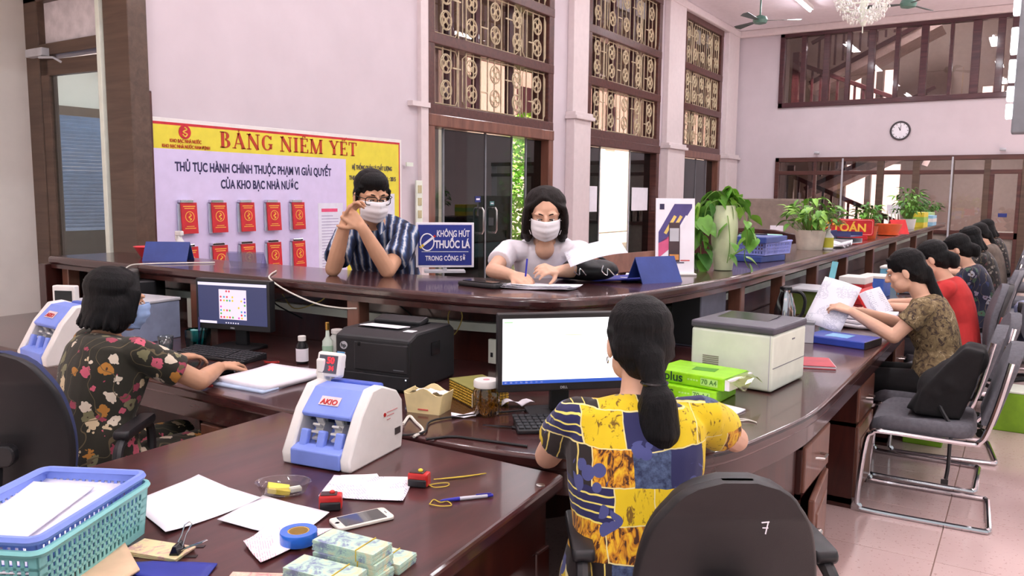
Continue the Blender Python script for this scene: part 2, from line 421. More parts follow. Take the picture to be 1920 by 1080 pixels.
struct('ceiling', MB().bb(XL-.3, 4.0, -4.5, YE+.2, ZC, ZC+.25), ceil_m)
# cornice band along the end wall and left wall
struct('trim_1', MB().bb(XL, 4.0, YE-.12, YE, ZC-.14, ZC), trimw_m, bevel=.03)
struct('trim_2', MB().bb(XL, XL+.12, 3.6, YE, ZC-.14, ZC), trimw_m, bevel=.03)

# left wall with three tall openings (doors below, iron-grilled lights above)
WIN = [(6.79, 9.45), (10.41, 13.10), (14.12, 16.28)]
wl = MB()
ys = [3.50]+[y for w_ in WIN for y in w_]+[YE]
for k in range(0, len(ys), 2): wl.bb(XL-.3, XL, ys[k], ys[k+1], 0, ZC)
for a, b in WIN: wl.bb(XL-.3, XL, a, b, 4.78, ZC)
struct('wall_left', wl, wall_m)
# pilasters between the openings with a small cap where they step
def pilaster(n, y0, y1, zc):
    m = MB(); m.bb(XL, XL+.10, y0, y1, zc+.1, ZC); m.bb(XL, XL+.14, y0-.02, y1+.03, 0, zc)
    m.bb(XL, XL+.19, y0-.05, y1+.07, zc, zc+.05); m.bb(XL, XL+.16, y0-.03, y1+.05, zc+.05, zc+.1)
    struct(n, m, trimw_m, bevel=.008)
pilaster('trim_3', 9.86, 10.30, 2.56)
pilaster('trim_4', 13.25, 14.0, 2.34)
pilaster('trim_5', 16.42, 17.1, 2.3)
struct('trim_6', MB().bb(XL, XL+.05, 6.66, 6.78, 0, ZC).bb(XL, XL+.07, 6.5, 6.79, 2.42, 2.47), trimw_m)

# medallion: ring, four petals and a hub, one mesh shared by all
def medallion_mesh():
    m = MB(); c = lambda r, cx=0, cz=0, n=14: [(0, cx+r*math.cos(2*PI*i/n), cz+r*math.sin(2*PI*i/n)) for i in range(n)]
    m.tube(c(.100, n=18), .009, 5, True)
    for k in range(4): m.tube(c(.042, .048*math.cos(PI*k/2), .048*math.sin(PI*k/2), 10), .007, 4, True)
    m.tube(c(.02, n=8), .008, 4, True)
    return m
med0 = None
def grille_window(n, y0, y1, dense):
    global med0
    root = bpy.data.objects.new('window_%d' % n, None); COL.objects.link(root); root.location = (XL, y0, 0); root['kind'] = 'structure'
    W = y1-y0; fr = MB(); f = .13
    fr.bb(-.22,.03, 0, f, 2.38, 4.78); fr.bb(-.22,.03, W-f, W, 2.38, 4.78)
    for z in (2.36, 3.10, 3.82, 4.70): fr.bb(-.18, .035, 0, W, z, z+.12)
    obj('frame', fr, frame_m, root, bevel=.01)
    # sash stiles behind the grille and the panes
    st = MB()
    pos = [f+(W-2*f)*t for t in (.2, .42, .72)]
    for y in pos: st.bb(-.19, -.12, y-.05, y+.05, 2.48, 4.7)
    obj('sash_stiles', st, balc_m, root)
    edges = [f]+pos+[W-f]
    for z0, z1 in ((2.48,3.10),(3.22,3.82),(3.94,4.70)):
        for a, b in zip(edges[:-1], edges[1:]):
            obj('pane', MB().bb(-.16,-.152, a+.03, b-.03, z0, z1), gtint_m, root)
    for z0, z1 in ((2.48,3.10),(3.22,3.82),(3.94,4.70)):
        g = MB(); nb = 17
        for k in range(nb):
            y = f+.05+(W-2*f-.1)*k/(nb-1); g.bb(-.028,-.016, y-.006, y+.006, z0, z1)
        for k in range(4):
            y = f+(W-2*f)*(.18+.22*k); z = z0+(z1-z0)*(.36 if k % 2 else .68)
            g.bb(-.03,-.014, y-.05, y+.09, z-.007, z+.007)
        for a, b in ((f+.02, pos[0]-.02),(pos[0]+.08, pos[2]+.02),(pos[2]+.1, W-f-.02)):
            g.tube([(-.022, a+q[0]*(b-a), z0+.015+q[1]*(z1-z0-.03)) for q in ((.08,0),(.92,0),(1,.1),(1,.9),(.92,1),(.08,1),(0,.9),(0,.1))], .008, 4, True)
        obj('grille_bars', g, iron_m, root)
        for k in range(5):
            y = f+(W-2*f)*(.105+.2*k)
            for q in (.28, .73):
                loc = (-.02, y, z0+(z1-z0)*q)
                if med0 is None: med0 = obj('medallion', medallion_mesh(), iron_m, root, loc=loc, smooth=True)
                else: part_copy(med0, root, loc)
    return root
for i, (a, b) in enumerate(WIN): grille_window(i+1, a, b, i)

handle_m = steel_m
def glass_door(n, y0, y1, leaves, opened=None, notices=()):
    root = bpy.data.objects.new('door_%d' % n, None); COL.objects.link(root); root.location = (XL, y0, 0); root['kind'] = 'structure'
    W = y1-y0; fr = MB(); f = .12
    fr.bb(-.2,.04, 0, f, 0, 2.36); fr.bb(-.2,.04, W-f, W, 0, 2.36); fr.bb(-.2,.05, 0, W, 2.24, 2.37)
    obj('frame', fr, cabl_m if n != 2 else frame_m, root, bevel=.01)
    cuts = [f]+[f+(W-2*f)*t for t in leaves]+[W-f]
    for k, (a, b) in enumerate(zip(cuts[:-1], cuts[1:])):
        if opened and k in opened: continue
        clear = (n == 1 and k in (0, 3))
        p = obj('glass_leaf', MB().bb(-.09,-.078, a+.006, b-.006, .02, 2.235), gclear_m if clear else gdark_m, root)
        if k in notices:
            nb = MB().bb(-.076,-.074, a+.1, b-.08, 1.28, 1.66); obj('paper_notice', nb, paper_m, p)
    ed = MB()
    for t in cuts[1:-1]: ed.bb(-.095,-.072, t-.012, t+.012, 0, 2.24)
    obj('edge_strip', ed, lgrey_m if n == 2 else grey_m, root)
    return root, cuts
d1, c1 = glass_door(1, *WIN[0], (.12, .46, .70, .84))
def pull(root, y):
    m = MB(); m.tube([(-.075,y,1.06),(-.03,y,1.06),(-.01,y,1.09),(-.01,y,1.33),(-.03,y,1.36),(-.075,y,1.36)], .013, 8)
    obj('pull_handle', m, handle_m, root, smooth=True)
pull(d1, 1.10); pull(d1, 1.38)
p_ = obj('push_label', MB().bb(-.076,-.073, 1.02, 1.13, 1.43, 1.50), navy_m, d1); obj('print_line', MB().bb(-.073,-.0715,1.04,1.11,1.455,1.475), paper_m, p_)
p_ = obj('pull_label', MB().bb(-.076,-.073, 1.33, 1.42, 1.39, 1.44), mat('teal_label', (70,120,120)), d1); obj('print_line', MB().bb(-.073,-.0715,1.345,1.405,1.408,1.422), paper_m, p_)
d2, c2 = glass_door(2, *WIN[1], (.22, .66), opened=(1,), notices=(0, 2))
d3, c3 = glass_door(3, *WIN[2], (.5, .8))
# the half of door 2 that stands open outward
lf = MB().bb(-.006,.006, 0, .62, .02, 2.2)
o_ = obj('open_leaf', lf, gclear_m, d2, loc=(-.1, .72, 0), rot=(0,0,R(108)))
o_ = obj('open_leaf', lf, gclear_m, d2, loc=(-.1, 1.74, 0), rot=(0,0,R(75)))

# outside: porch, its dark ceiling, a sunlit facade, hedges
struct('ground_outside', MB().bb(-30, XL-.3, 3.6, 60, -.3, -.05), mat('pale_paving', (214,200,192), .8))
struct('dim_backdrop', MB().bb(-10.7,-10.5,2.5,8.2,0,1.75), mat('backdrop_brown', (92,78,70), .8))  # added dark wall, lowers the brightness seen below the blue blind
struct('porch_ceiling', MB().bb(-9.6, XL-.3, 3.6, 26, 4.3, 4.5), mat('porch_dark', (52,34,32), .8))
fac = MB(); fac.bb(-15.3, -15, 5, 44, 0, 7.5)
facade = struct('facade_outside', fac, mat('peach_facade', (236,204,184), .8, var=.05))
fr = MB()
for k in range(9):
    y = 10+k*3.4; fr.bb(-14.98,-14.9, y, y+.9, 3.6, 5.2)
obj('facade_openings', fr, balc_m, facade)
for k, y in enumerate((7.7, 12.2, 16.6, 21.0)):
    m = MB(); m.bb(-9.5,-9.1, y, y+.4, 0, 4.3); m.bb(-9.56,-9.04, y-.06, y+.46, 0, .35)
    struct('trim_%d' % (10+k), m, cream_m, bevel=.01)

def garden_tree(loc, h, r, label, n):
    t = thing('garden_tree', label, 'tree', loc, 0, 'trees outside the doors'); m = MB(); m.tube([(0,0,0),(.05,.03,h*.3),(0,0,h*.6)], [.07,.05,.03], 8); obj('trunk', m, mat('bark', (86,70,56), .9), t, smooth=True)
    q = random.Random(n); f = MB(); lf = np.array([(-.03,0,0),(0,-.05,.01),(.03,0,0),(0,.09,-.02)])
    for k in range(1500):
        a = q.random()*2*PI; zz = q.random(); rr_ = r*math.sqrt(q.random())*(.5+.5*math.sin(PI*min(1,zz+.15))); M_ = np.array(Euler((q.uniform(-1,1),q.uniform(-1,1),q.random()*6)).to_matrix())*q.uniform(1.2,2.2)
        f.add(lf@M_.T+np.array((rr_*math.cos(a), rr_*math.sin(a), .25+zz*(h-.25))), [(0,1,2,3)])
    tag(obj('foliage', f, leaf2_m, t), kind='stuff')
garden_tree((-11.0,17.9,-.05), 3.6, .75, 'leafy green tree seen through the right strip of the first glass door', 1)
garden_tree((-11.0,14.0,-.05), 3.4, .6, 'leafy green tree seen through the left strip of the first glass door', 2)
# ---------------------------------------------------------------- end wall: glazed screen below, glazed gallery above
we = MB()
we.bb(XL, -4.53, YE, YE+.25, 0, ZC); we.bb(-4.53, 4, YE, YE+.25, 2.33, 3.34); we.bb(-4.53, 4, YE, YE+.25, 4.82, ZC); we.bb(-.40, 4, YE, YE+.25, 3.34, 4.82); we.bb(.6, 4, YE, YE+.25, 0, 2.33)
struct('wall_back', we, wall_m)
gal = bpy.data.objects.new('window_4', None); COL.objects.link(gal); gal.location = (0, YE, 0); gal['kind'] = 'structure'
g = MB(); g.bb(-4.53,-.40, -.05,.12, 3.34, 3.44); g.bb(-4.53,-.40,-.05,.12, 4.74, 4.82); g.bb(-4.53,-4.44,-.05,.12,3.34,4.82); g.bb(-.5,-.40,-.05,.12,3.34,4.82)
obj('frame', g, balc_m, gal, bevel=.008)
mx = [-4.07,-3.63,-3.22,-2.8,-2.35,-1.89,-1.44,-1.04,-.66]
for k, x in enumerate(mx):
    wdt = (.09,.11,.08,.12,.08,.12,.06,.14,.12)[k]
    obj('mullion', MB().bb(x-wdt/2, x+wdt/2, -.04,.1, 3.44, 4.74), balc_m, gal, bevel=.006)
ed = [-4.44]+mx+[-.5]
for a, b in zip(ed[:-1], ed[1:]): obj('pane', MB().bb(a, b, .03,.038, 3.44, 4.74), gtint_m, gal)
scr = bpy.data.objects.new('window_5', None); COL.objects.link(scr); scr.location = (0, YE, 0); scr['kind'] = 'structure'
g = MB(); g.bb(-4.53,.6,-.04,.1, 2.24, 2.33); g.bb(-4.53,-4.45,-.04,.1,0,2.33); g.bb(-4.53,.6,-.03,.08,1.98,2.06); g.bb(-4.53,-1.0,-.03,.08,.86,.94)
obj('frame', g, frame_m, scr, bevel=.006)
for x, wd in ((-3.74,.05),(-2.52,.12),(-1.89,.12),(-1.28,.05),(-.72,.1),(-.12,.12)):
    obj('mullion', MB().bb(x-wd/2, x+wd/2, -.035,.09, 0, 2.24), frame2_m if x > -2.6 else frame_m, scr, bevel=.006)
obj('mullion', MB().bb(-3.225,-3.195,-.06,-.03, 0, 2.3), lgrey_m, scr); obj('mullion', MB().bb(-1.30,-1.27,-.06,-.03,0,2.3), lgrey_m, scr)
for a, b in ((-4.45,-3.76),(-3.72,-3.22),(-3.2,-2.58),(-2.46,-1.95),(-1.83,-1.3),(-1.26,-.77),(-.67,-.18)):
    obj('pane', MB().bb(a, b, .02,.028, .94, 1.98), gtint_m, scr); obj('pane', MB().bb(a, b, .02,.028, 2.06, 2.24), gtint_m, scr)
    obj('lower_panel', MB().bb(a, b, .015,.035, .05, .86), mat('panel_laminate', (150,140,130), .5), scr, bevel=.004)
# half-glazed leaf on the right of the screen
g = MB(); g.bb(-.67,-.6,-.03,.05,0,1.98); g.bb(-.24,-.18,-.03,.05,0,1.98); g.bb(-.67,-.18,-.03,.05,.8,.92)
obj('leaf_frame', g, frame_m, scr, bevel=.005)
obj('door_label', MB().bb(-.5,-.36,-.035,-.03,1.2,1.27), navy_m, scr)
obj('paper_notice', MB().bb(-2.36,-2.12,-.02,-.01,1.22,1.4), paper_m, scr)

# stair hall behind the screen
sh_m = mat('stair_hall_plaster', (166,154,144), .85, var=.04)
sh = MB(); BY = 21.6
sh.bb(XL-.3, XL, YE, BY, 0, 6.4); sh.bb(1.2, 1.5, YE+.25, BY, 0, 6.4); sh.bb(XL-.3, 1.5, YE, BY+.3, 6.2, 6.4)
# rear wall with window openings
OP = [(-3.97,-3.50,.7,2.35),(-3.38,-2.72,.7,2.35),(-4.0,-3.72,3.55,4.62),(-3.58,-3.38,3.55,4.62),(-3.22,-2.9,3.55,4.62),(-1.13,-.92,3.5,4.1),(-.8,-.7,3.5,4.1)]
def wall_holes(m, x0, x1, z0, z1, ops, y0, y1):
    xs = sorted({x0, x1, *[o[0] for o in ops], *[o[1] for o in ops]})
    for a, b in zip(xs[:-1], xs[1:]):
        zs = sorted([(o[2], o[3]) for o in ops if o[0] <= a+1e-6 and o[1] >= b-1e-6]); z = z0
        for q0, q1 in zs:
            if q0 > z: m.bb(a, b, y0, y1, z, q0)
            z = q1
        if z < z1: m.bb(a, b, y0, y1, z, z1)
wall_holes(sh, XL-.3, 1.5, 0, 6.4, OP, BY, BY+.2)
struct('wall_stair_hall', sh, sh_m)
struct('bright_backdrop', MB().bb(-9, 3, 26, 26.3, 0, 10), mat('backdrop_white', (240,226,222), .8, var=.05))  # added sunlit wall that makes the stair hall windows look bright
struct('trim_20', MB().bb(-4.5,-.4, YE+.26, YE+1.0, 3.1, 3.3), sh_m)
struct('trim_21', MB().bb(-2.5,-.4, YE+1.0, BY, 3.1, 3.3), sh_m)
def flight(n, y, za, zb, xa, xb):
    """one dog-leg: rail falling to the right, plaster flight rising to the right behind it"""
    rt = bpy.data.objects.new(n, None); COL.objects.link(rt); rt.location = (xa, y, 0); rt['kind'] = 'structure'
    L = xb-xa; sl = MB()
    def bar(m, x0, z0, x1, z1, yy, w, h):
        a = math.atan2(z1-z0, x1-x0); l = math.hypot(x1-x0, z1-z0); c, s_ = math.cos(a), math.sin(a)
        m.box(((x0+x1)/2, yy, (z0+z1)/2), (l, w, h), rm=[[c,0,-s_],[0,1,0],[s_,0,c]])
    bar(sl, 0, za-1.0, L, zb-1.0, .6, 1.1, .2); bar(sl, 0, za-.42, L, za+.85, 1.85, 1.1, .2)
    obj('plaster_flight', sl, mat('flight_plaster', (206,190,182), .8), rt)
    rl = MB(); bar(rl, 0, za, L, zb, 0, .08, .09); bar(rl, 0, za-.78, L, zb-.78, 0, .06, .07); bar(rl, 0, za+.62, L, za+1.9, 1.3, .07, .08); bar(rl, 0, za-.28, L, za+1.0, 1.3, .07, .1)
    rl.bb(-.07,.07,-.07,.07, za-1.1, za+.22); rl.bb(L-.07,L+.07,-.07,.07, zb-.9, zb+.2)
    obj('handrail', rl, balc_m, rt, bevel=.01)
    nb = 15; b0 = None
    for k in range(1, nb):
        x = L*k/nb; zt = za+(zb-za)*k/nb
        b = MB().bb(-.022,.022,-.022,.022,-.78,0)
        if b0 is None: b0 = obj('baluster', b, balc_m, rt, loc=(x,0,zt))
        else: part_copy(b0, rt, (x,0,zt))
        part_copy(b0, rt, (x,1.3,za+.62+1.28*k/nb))
flight('staircase', 18.4, 2.0, .85, -4.5, -1.9)
flight('staircase', 18.4, 4.42, 3.3, -4.5, -1.9)

# ---------------------------------------------------------------- staff side: cream wall, low ceiling, glazed partition with door
struct('wall_staff', MB().bb(-7.05,-6.75,-3, 3.5, 0, 3.05), cream_m)
struct('ceiling_staff', MB().bb(-7.05,-5.36,-3, 3.55, 3.02, 3.2), cream_m)
struct('wall_above', MB().bb(-7.05, XL, 3.5, 3.7, 3.02, ZC), wall_m)
dp = bpy.data.objects.new('door_4', None); COL.objects.link(dp); dp.location = (0, 3.45, 0); dp['kind'] = 'structure'
g = MB(); g.bb(-6.75,-6.56,-.04,.1,0,3.02); g.bb(-5.66,-5.36,-.05,.1,0,3.02); g.bb(-6.56,-5.66,-.04,.1,2.55,2.64); g.bb(-6.75,-5.36,-.04,.1,2.96,3.05)
obj('frame', g, frame2_m, dp, bevel=.008)
obj('transom_pane', MB().bb(-6.56,-5.66,.02,.03,2.64,2.96), mat('frosted_pane', (226,218,222), .6), dp)
lf = obj('leaf', MB().bb(0,.1,-.025,.025,0,2.5).bb(.82,.89,-.025,.025,0,2.5).bb(0,.89,-.025,.025,2.38,2.5).bb(0,.89,-.025,.025,0,.95), frame2_m, dp, loc=(-6.555,-.01,.02), rot=(0,0,R(4)), bevel=.006)
obj('leaf_glass', MB().bb(.1,.82,-.005,.005,.95,2.38), gclear_m, lf)
g = MB(); g.bb(-.04,.2,-.1,-.04,2.56,2.62); g.tube([(.15,-.07,2.55),(.2,-.12,2.54),(.36,-.1,2.53),(.38,-.05,2.5)], .01, 6)
obj('door_closer', g, lgrey_m, dp, loc=(-6.6,0,-.02), bevel=.006)
obj('cable_duct', MB().bb(-5.72,-5.67,-.07,-.03,1.0,3.0), ivory_m, dp, bevel=.004)
# leaves of a dark shutter folded against the end of the left wall
struct('trim_22', MB().bb(XL-.02, XL+.05, 3.46, 3.53, 0, 2.56), frame_m, bevel=.006)
struct('trim_23', MB().bb(XL-.02, XL+.06, 3.53, 3.585, 0, 2.24), frame_m, bevel=.006)
# room behind the partition: wall with a window half covered by a blue blind
struct('wall_side_room', MB().bb(-9.3,-9.1, 3.0, 7.4, 2.45, 3.2).bb(-9.3,-9.1,3.0,7.4,0,.55).bb(-9.3,-9.1,3.0,4.6,.55,2.45).bb(-9.3,-5.75,7.2,7.4,0,3.2), cream_m)
struct('ceiling_side_room', MB().bb(-9.3,-5.75,3.6,7.4,3.2,3.35), cream_m)
w6 = bpy.data.objects.new('window_6', None); COL.objects.link(w6); w6.location = (-9.1, 4.6, 0); w6['kind'] = 'structure'
obj('frame', MB().bb(-.05,.05,0,2.6,2.35,2.45).bb(-.05,.05,0,2.6,.5,.6).bb(-.05,.05,1.3,1.38,.55,2.4), frame2_m, w6)
bl = MB()
for k in range(32): bl.box((.03,1.3,2.33-k*.04), (.004,2.55,.042), rm=[[math.cos(.5),0,math.sin(.5)],[0,1,0],[-math.sin(.5),0,math.cos(.5)]])
obj('blind_slats', bl, mat('blue_blind', (122,146,186), .6), w6)
# ---------------------------------------------------------------- lamps, fans, chandelier, clock
def batten(x, y, label, z=ZC, gain=1):
    r = thing('ceiling_lamp', label, 'lamp', (x, y, z), 0, 'fluorescent battens on the ceiling')
    obj('housing', MB().bb(-.06,.06,-.62,.62,-.07,0), white_m, r, bevel=.01)
    m = MB(); m.cyl((0,-.6,-.09),(0,.6,-.09), .018, n=10); obj('tube', m, emit('tube_glow', (255,246,255), 45), r, smooth=True)
    L = bpy.data.lights.new('batten_light', 'AREA'); L.shape = 'RECTANGLE'; L.size = .16; L.size_y = 1.2; L.energy = LAMP_W*gain; L.color = (.91,.965,1)
    lo = bpy.data.objects.new('batten_light', L); COL.objects.link(lo); lo.parent = r; lo.location = (0,0,-.115)
batten(-3.6, 14.9, 'bright fluorescent batten on the ceiling beside the hanging fan near the left wall', ZC, 1.3)
ORD = ('first','second','third','fourth','fifth','sixth')
for k, y in enumerate((11.6, 8.3, 5.0, 1.5)): batten(-3.6, y, '%s unseen fluorescent batten in the row over the public hall' % ORD[k], ZC, .75)
for k, y in enumerate((14.2, 10.8, 7.4, 4.0, .8, -2.5)): batten(-.9, y, '%s fluorescent batten from the back wall in the row over the staff desks' % ORD[k], ZC, 1.25)
for k, y in enumerate((13.0, 8.0, 3.0, -2.0)): batten(2.0, y, '%s fluorescent batten from the back wall in the row over the aisle' % ORD[k], ZC, 1.5 if y > 7 else 1)
batten(-2.0, 19.6, 'added unseen batten brightening the stair hall behind the gallery window', 6.2, 4); batten(-1.0, 19.4, 'added unseen batten under the landing brightening the hall behind the glazed screen', 3.1, 5); batten(-7.6, 5.2, 'added unseen batten brightening the side room behind the partition door', 3.2, 1.5)  # unseen battens added to brighten the dark stair hall and side room

fan_m = mat('fan_green', (92,128,116), .4)
def fan(x, y, label, a):
    r = thing('ceiling_fan', label, 'fan', (x, y, ZC), a, 'ceiling fans')
    m = MB(); m.cyl((0,0,0),(0,0,-.5),.014,n=8); m.lathe([(.0,0),(.06,-.01),(.03,-.09),(.014,-.1)][::-1]); obj('down_rod', m, fan_m, r, smooth=True)
    obj('motor', MB().lathe([(.02,-.62),(.10,-.6),(.12,-.55),(.1,-.5),(.03,-.47)]), fan_m, r, smooth=True)
    for k in range(3):
        c, s_ = math.cos(2.094*k), math.sin(2.094*k)
        b = MB(); b.add([(.1,-.03,0),(.62,-.065,-.012),(.66,0,0),(.62,.065,.012),(.1,.03,0),(.1,-.03,.006),(.62,-.065,-.006),(.66,0,.006),(.62,.065,.018),(.1,.03,.006)],
            [(4,3,2,1,0),(5,6,7,8,9),(0,1,6,5),(1,2,7,6),(2,3,8,7),(3,4,9,8),(4,0,5,9)])
        obj('blade', b, mat('fan_blade', (70,84,82), .4), r, loc=(0,0,-.56), rot=(R(6),0,2.094*k))
fan(-3.95, 13.64, 'green ceiling fan above the left end of the gallery window', .4)
fan(-1.75, 13.6, 'green ceiling fan just right of the crystal chandelier', 1.2)

cr = thing('chandelier', 'crystal glass chandelier hanging in front of the gallery window', 'chandelier', (-1.74, 10.0, ZC))
m = MB(); m.cyl((0,0,0),(0,0,-1.1), .01, n=6); obj('chain', m, brass_m, cr)
m = MB(); m.lathe([(.02,-1.5),(.05,-1.44),(.03,-1.36),(.045,-1.25),(.02,-1.1)]); m.cyl((0,0,-1.5),(0,0,-1.58),.006,n=6); obj('stem', m, ivory_m, cr, smooth=True)
cry_m = mat('crystal', (240,236,232), .12, 0, var=.15, scale=40, spec=.9)
hoops = MB()
for rr, z in ((.30,-1.18),(.24,-1.3),(.16,-1.4)): hoops.tube([(rr*math.cos(2*PI*i/24), rr*math.sin(2*PI*i/24), z) for i in range(24)], .006, 5, True)
for k in range(10):
    a = 2*PI*k/10; hoops.tube([(.03*math.cos(a),.03*math.sin(a),-1.34),(.2*math.cos(a),.2*math.sin(a),-1.32),(.3*math.cos(a),.3*math.sin(a),-1.2)], .005, 5)
obj('hoops', hoops, ivory_m, cr)
rnd = random.Random(3); g = MB()
for k in range(460):
    t = rnd.random(); a = rnd.random()*2*PI; rr = .33*math.sqrt(1-(1-t)**2*.9)*(.75+.25*rnd.random()); z = -1.46+.32*t+rnd.uniform(-.02,.02)
    c = np.array([rr*math.cos(a), rr*math.sin(a), z]); s_ = rnd.uniform(.007,.014)
    g.add(np.array([(0,0,2*s_),(s_,0,0),(0,s_,0),(-s_,0,0),(0,-s_,0),(0,0,-2*s_)])+c, [(0,1,2),(0,2,3),(0,3,4),(0,4,1),(5,2,1),(5,3,2),(5,4,3),(5,1,4)])
tag(obj('crystal_drops', g, cry_m, cr), kind='stuff')

ck = thing('wall_clock', 'round white wall clock with dark rim on the end wall', 'clock', (-2.21, YE-.002, 2.81))
m = MB(); m.tube([(.165*math.cos(2*PI*i/32), -.02, .165*math.sin(2*PI*i/32)) for i in range(32)], .018, 8, True); obj('rim', m, mat('clock_rim', (66,60,66), .4), ck, smooth=True)
obj('face', MB().cyl((0,-.005,0),(0,-.02,0),.16,n=32), paper_m, ck)
hm = MB()
for k in range(12):
    a = 2*PI*k/12; hm.box((.13*math.sin(a), -.022, .13*math.cos(a)), (.01,.003,.022), rm=[[math.cos(a),0,math.sin(a)],[0,1,0],[-math.sin(a),0,math.cos(a)]])
obj('hour_marks', hm, black_m, ck)
for nm, a, l, wd in (('hour_hand', -24, .07, .012), ('minute_hand', 5, .105, .008)):
    a = R(a); obj(nm, MB().box((l/2*math.sin(a), -.025, l/2*math.cos(a)), (wd,.003,l), rm=[[math.cos(a),0,math.sin(a)],[0,1,0],[-math.sin(a),0,math.cos(a)]]), black_m, ck)

for x, lab in ((-3.72, 'small white wall camera above the left part of the glazed screen'), (-.52, 'small white wall camera above the right part of the glazed screen')):
    c = thing('wall_camera', lab, 'camera', (x, YE, 2.42), 0, 'wall cameras')
    obj('bracket', MB().bb(-.02,.02,-.07,0,-.01,.02), lgrey_m, c); m = MB(); m.cyl((-.03,-.09,0),(.07,-.09,-.01),.028,n=12); obj('camera_body', m, lgrey_m, c, smooth=True)

# hanging lit display box at the upper right
hb = thing('display_box', 'grey hanging display box with a column of lit white panels at the top right', 'display', (.06, 5.6, 1.9))
obj('casing', MB().bb(-.19,.22,-.06,.06,0,1.6), grey_m, hb, bevel=.01)
for k, (z0, z1) in enumerate(((.09,.17),(.19,.27),(.30,.42),(.46,.60),(.68,.9),(.98,1.4))):
    obj('lit_panel', MB().bb(-.225,-.19,-.055,.055,z0,z1), emit('panel_glow', (255,250,252), 5), hb, bevel=.006)
m = MB(); m.cyl((0,0,1.6),(0,0,3.05),.015,n=8); obj('hanger', m, steel_m, hb)
# ---------------------------------------------------------------- service counter (high) and staff worktop (low)
ZK = 1.10; ZD = .75
INN = catmull([(-5.32,2.75),(-3.87,2.71),(-2.6,2.705),(-2.16,2.715),(-1.91,2.735),(-1.68,2.80),(-1.52,2.96),(-1.42,3.26),(-1.35,3.75),(-1.30,4.35),(-1.29,5.2),(-1.27,8),(-1.27,12),(-1.27,16.4)], 6)
OUT = catmull([(-5.32,3.26),(-3.87,3.25),(-2.95,3.26),(-2.68,3.29),(-2.45,3.33),(-2.22,3.41),(-2.05,3.56),(-1.96,3.82),(-1.90,4.25),(-1.86,4.7),(-1.84,5.4),(-1.82,8),(-1.82,12),(-1.82,16.4)], 6)
def band(m, A, B, z0, z1, mi=0):
    n = len(A); V = []
    for a, b in zip(A, B): V += [(a[0],a[1],z0),(b[0],b[1],z0),(b[0],b[1],z1),(a[0],a[1],z1)]
    f = []
    for i in range(n-1):
        o = i*4
        for j in range(4): f.append((o+j, o+(j+1)%4, o+4+(j+1)%4, o+4+j))
    f += [(3,2,1,0), tuple((n-1)*4+j for j in range(4))]
    return m.add(V, [tuple(reversed(q)) for q in f], mi)
def blend(A, B, t): return [a*(1-t)+b*t for a, b in zip(A, B)]
ctr = thing('service_counter', 'long dark mahogany service counter curving round the corner of the hall', 'counter', (-1.6, 3.4, 0))
def off(o):
    o.location = (1.6,-3.4,0); return o
m = MB(); band(m, INN, OUT, ZK-.05, ZK); off(obj('counter_top', m, desk_m, ctr, smooth=True, bevel=.016, seg=3))
m = MB(); band(m, blend(INN,OUT,.02), blend(INN,OUT,.98), ZK-.075, ZK-.05); off(obj('top_moulding', m, deskd_m, ctr, smooth=True))
P1 = blend(INN,OUT,.48); P2 = blend(INN,OUT,.56)
m = MB(); band(m, P1, P2, 0, ZK-.06); off(obj('back_panel', m, deskd_m, ctr, smooth=True))
m = MB(); band(m, blend(INN,OUT,.42), P1, .895, .935); off(obj('cable_trunking', m, ivory_m, ctr, smooth=True))
# raised panelling on the public face
for k in range(0, len(OUT)-8, 5):
    a, b = blend(INN,OUT,.58)[k], blend(INN,OUT,.58)[k+4]; d = b-a; l = np.linalg.norm(d)
    off(obj('front_panel', MB().box(((a[0]+b[0])/2,(a[1]+b[1])/2,.55), (l*.86,.03,.8), rz=math.atan2(d[1],d[0])), deskd_m, ctr, bevel=.008))
post = MB().box((0,0,.9), (.075,.075,.28))
p0 = None
for x, y in ((-5.22,2.84),(-3.80,2.77),(-2.63,2.77),(-1.37,4.5),(-1.36,5.35),(-1.35,6.3),(-1.34,7.4),(-1.34,8.8),(-1.34,10.4),(-1.34,12.4),(-1.34,14.6)):
    if p0 is None: p0 = obj('support_post', post, cabl_m, ctr, loc=(x+1.6,y-3.4,0), bevel=.006)
    else: part_copy(p0, ctr, (x+1.6,y-3.4,0))
obj('end_panel', MB().bb(-3.78,-3.70,-.68,-.12,0,1.05), deskd_m, ctr, bevel=.006)

FRT = catmull([(-5.25,1.95),(-3.9,1.94),(-2.8,1.93),(-2.0,1.935),(-1.6,1.945),(-1.37,1.965),(-1.19,2.0),(-1.0,2.075),(-.84,2.19),(-.73,2.37),(-.665,2.62),(-.61,2.94),(-.60,3.3),(-.60,4.2),(-.60,8),(-.60,12),(-.60,16.4)], 5)
BCK = []
# back edge of the worktop: nearest run along the counter's panel, same number of stations
pl = [np.array(p) for p in P1]; seg = [0]
for a, b in zip(pl[:-1], pl[1:]): seg.append(seg[-1]+np.linalg.norm(b-a))
fl = [0]
for a, b in zip(FRT[:-1], FRT[1:]): fl.append(fl[-1]+np.linalg.norm(b-a))
key_f = [0, fl[5*5], fl[5*12], fl[-1]]
iy = min(range(len(pl)), key=lambda i: abs(pl[i][0]+2.0)+abs(pl[i][1]-2.98)*.1); ix = min(range(len(pl)), key=lambda i: abs(pl[i][1]-3.9)+(10 if pl[i][0] < -1.9 else 0))
key_b = [0, seg[iy], seg[ix], seg[-1]]
for s_ in fl:
    t = np.interp(s_, key_f, key_b); BCK.append(np.array([np.interp(t, seg, [p[0] for p in pl]), np.interp(t, seg, [p[1] for p in pl])]))
wt = thing('worktop', 'continuous low mahogany worktop curving along the staff side of the counter', 'desk', (-1.2, 2.6, 0))
def offw(o): o.location = (1.2,-2.6,0); return o
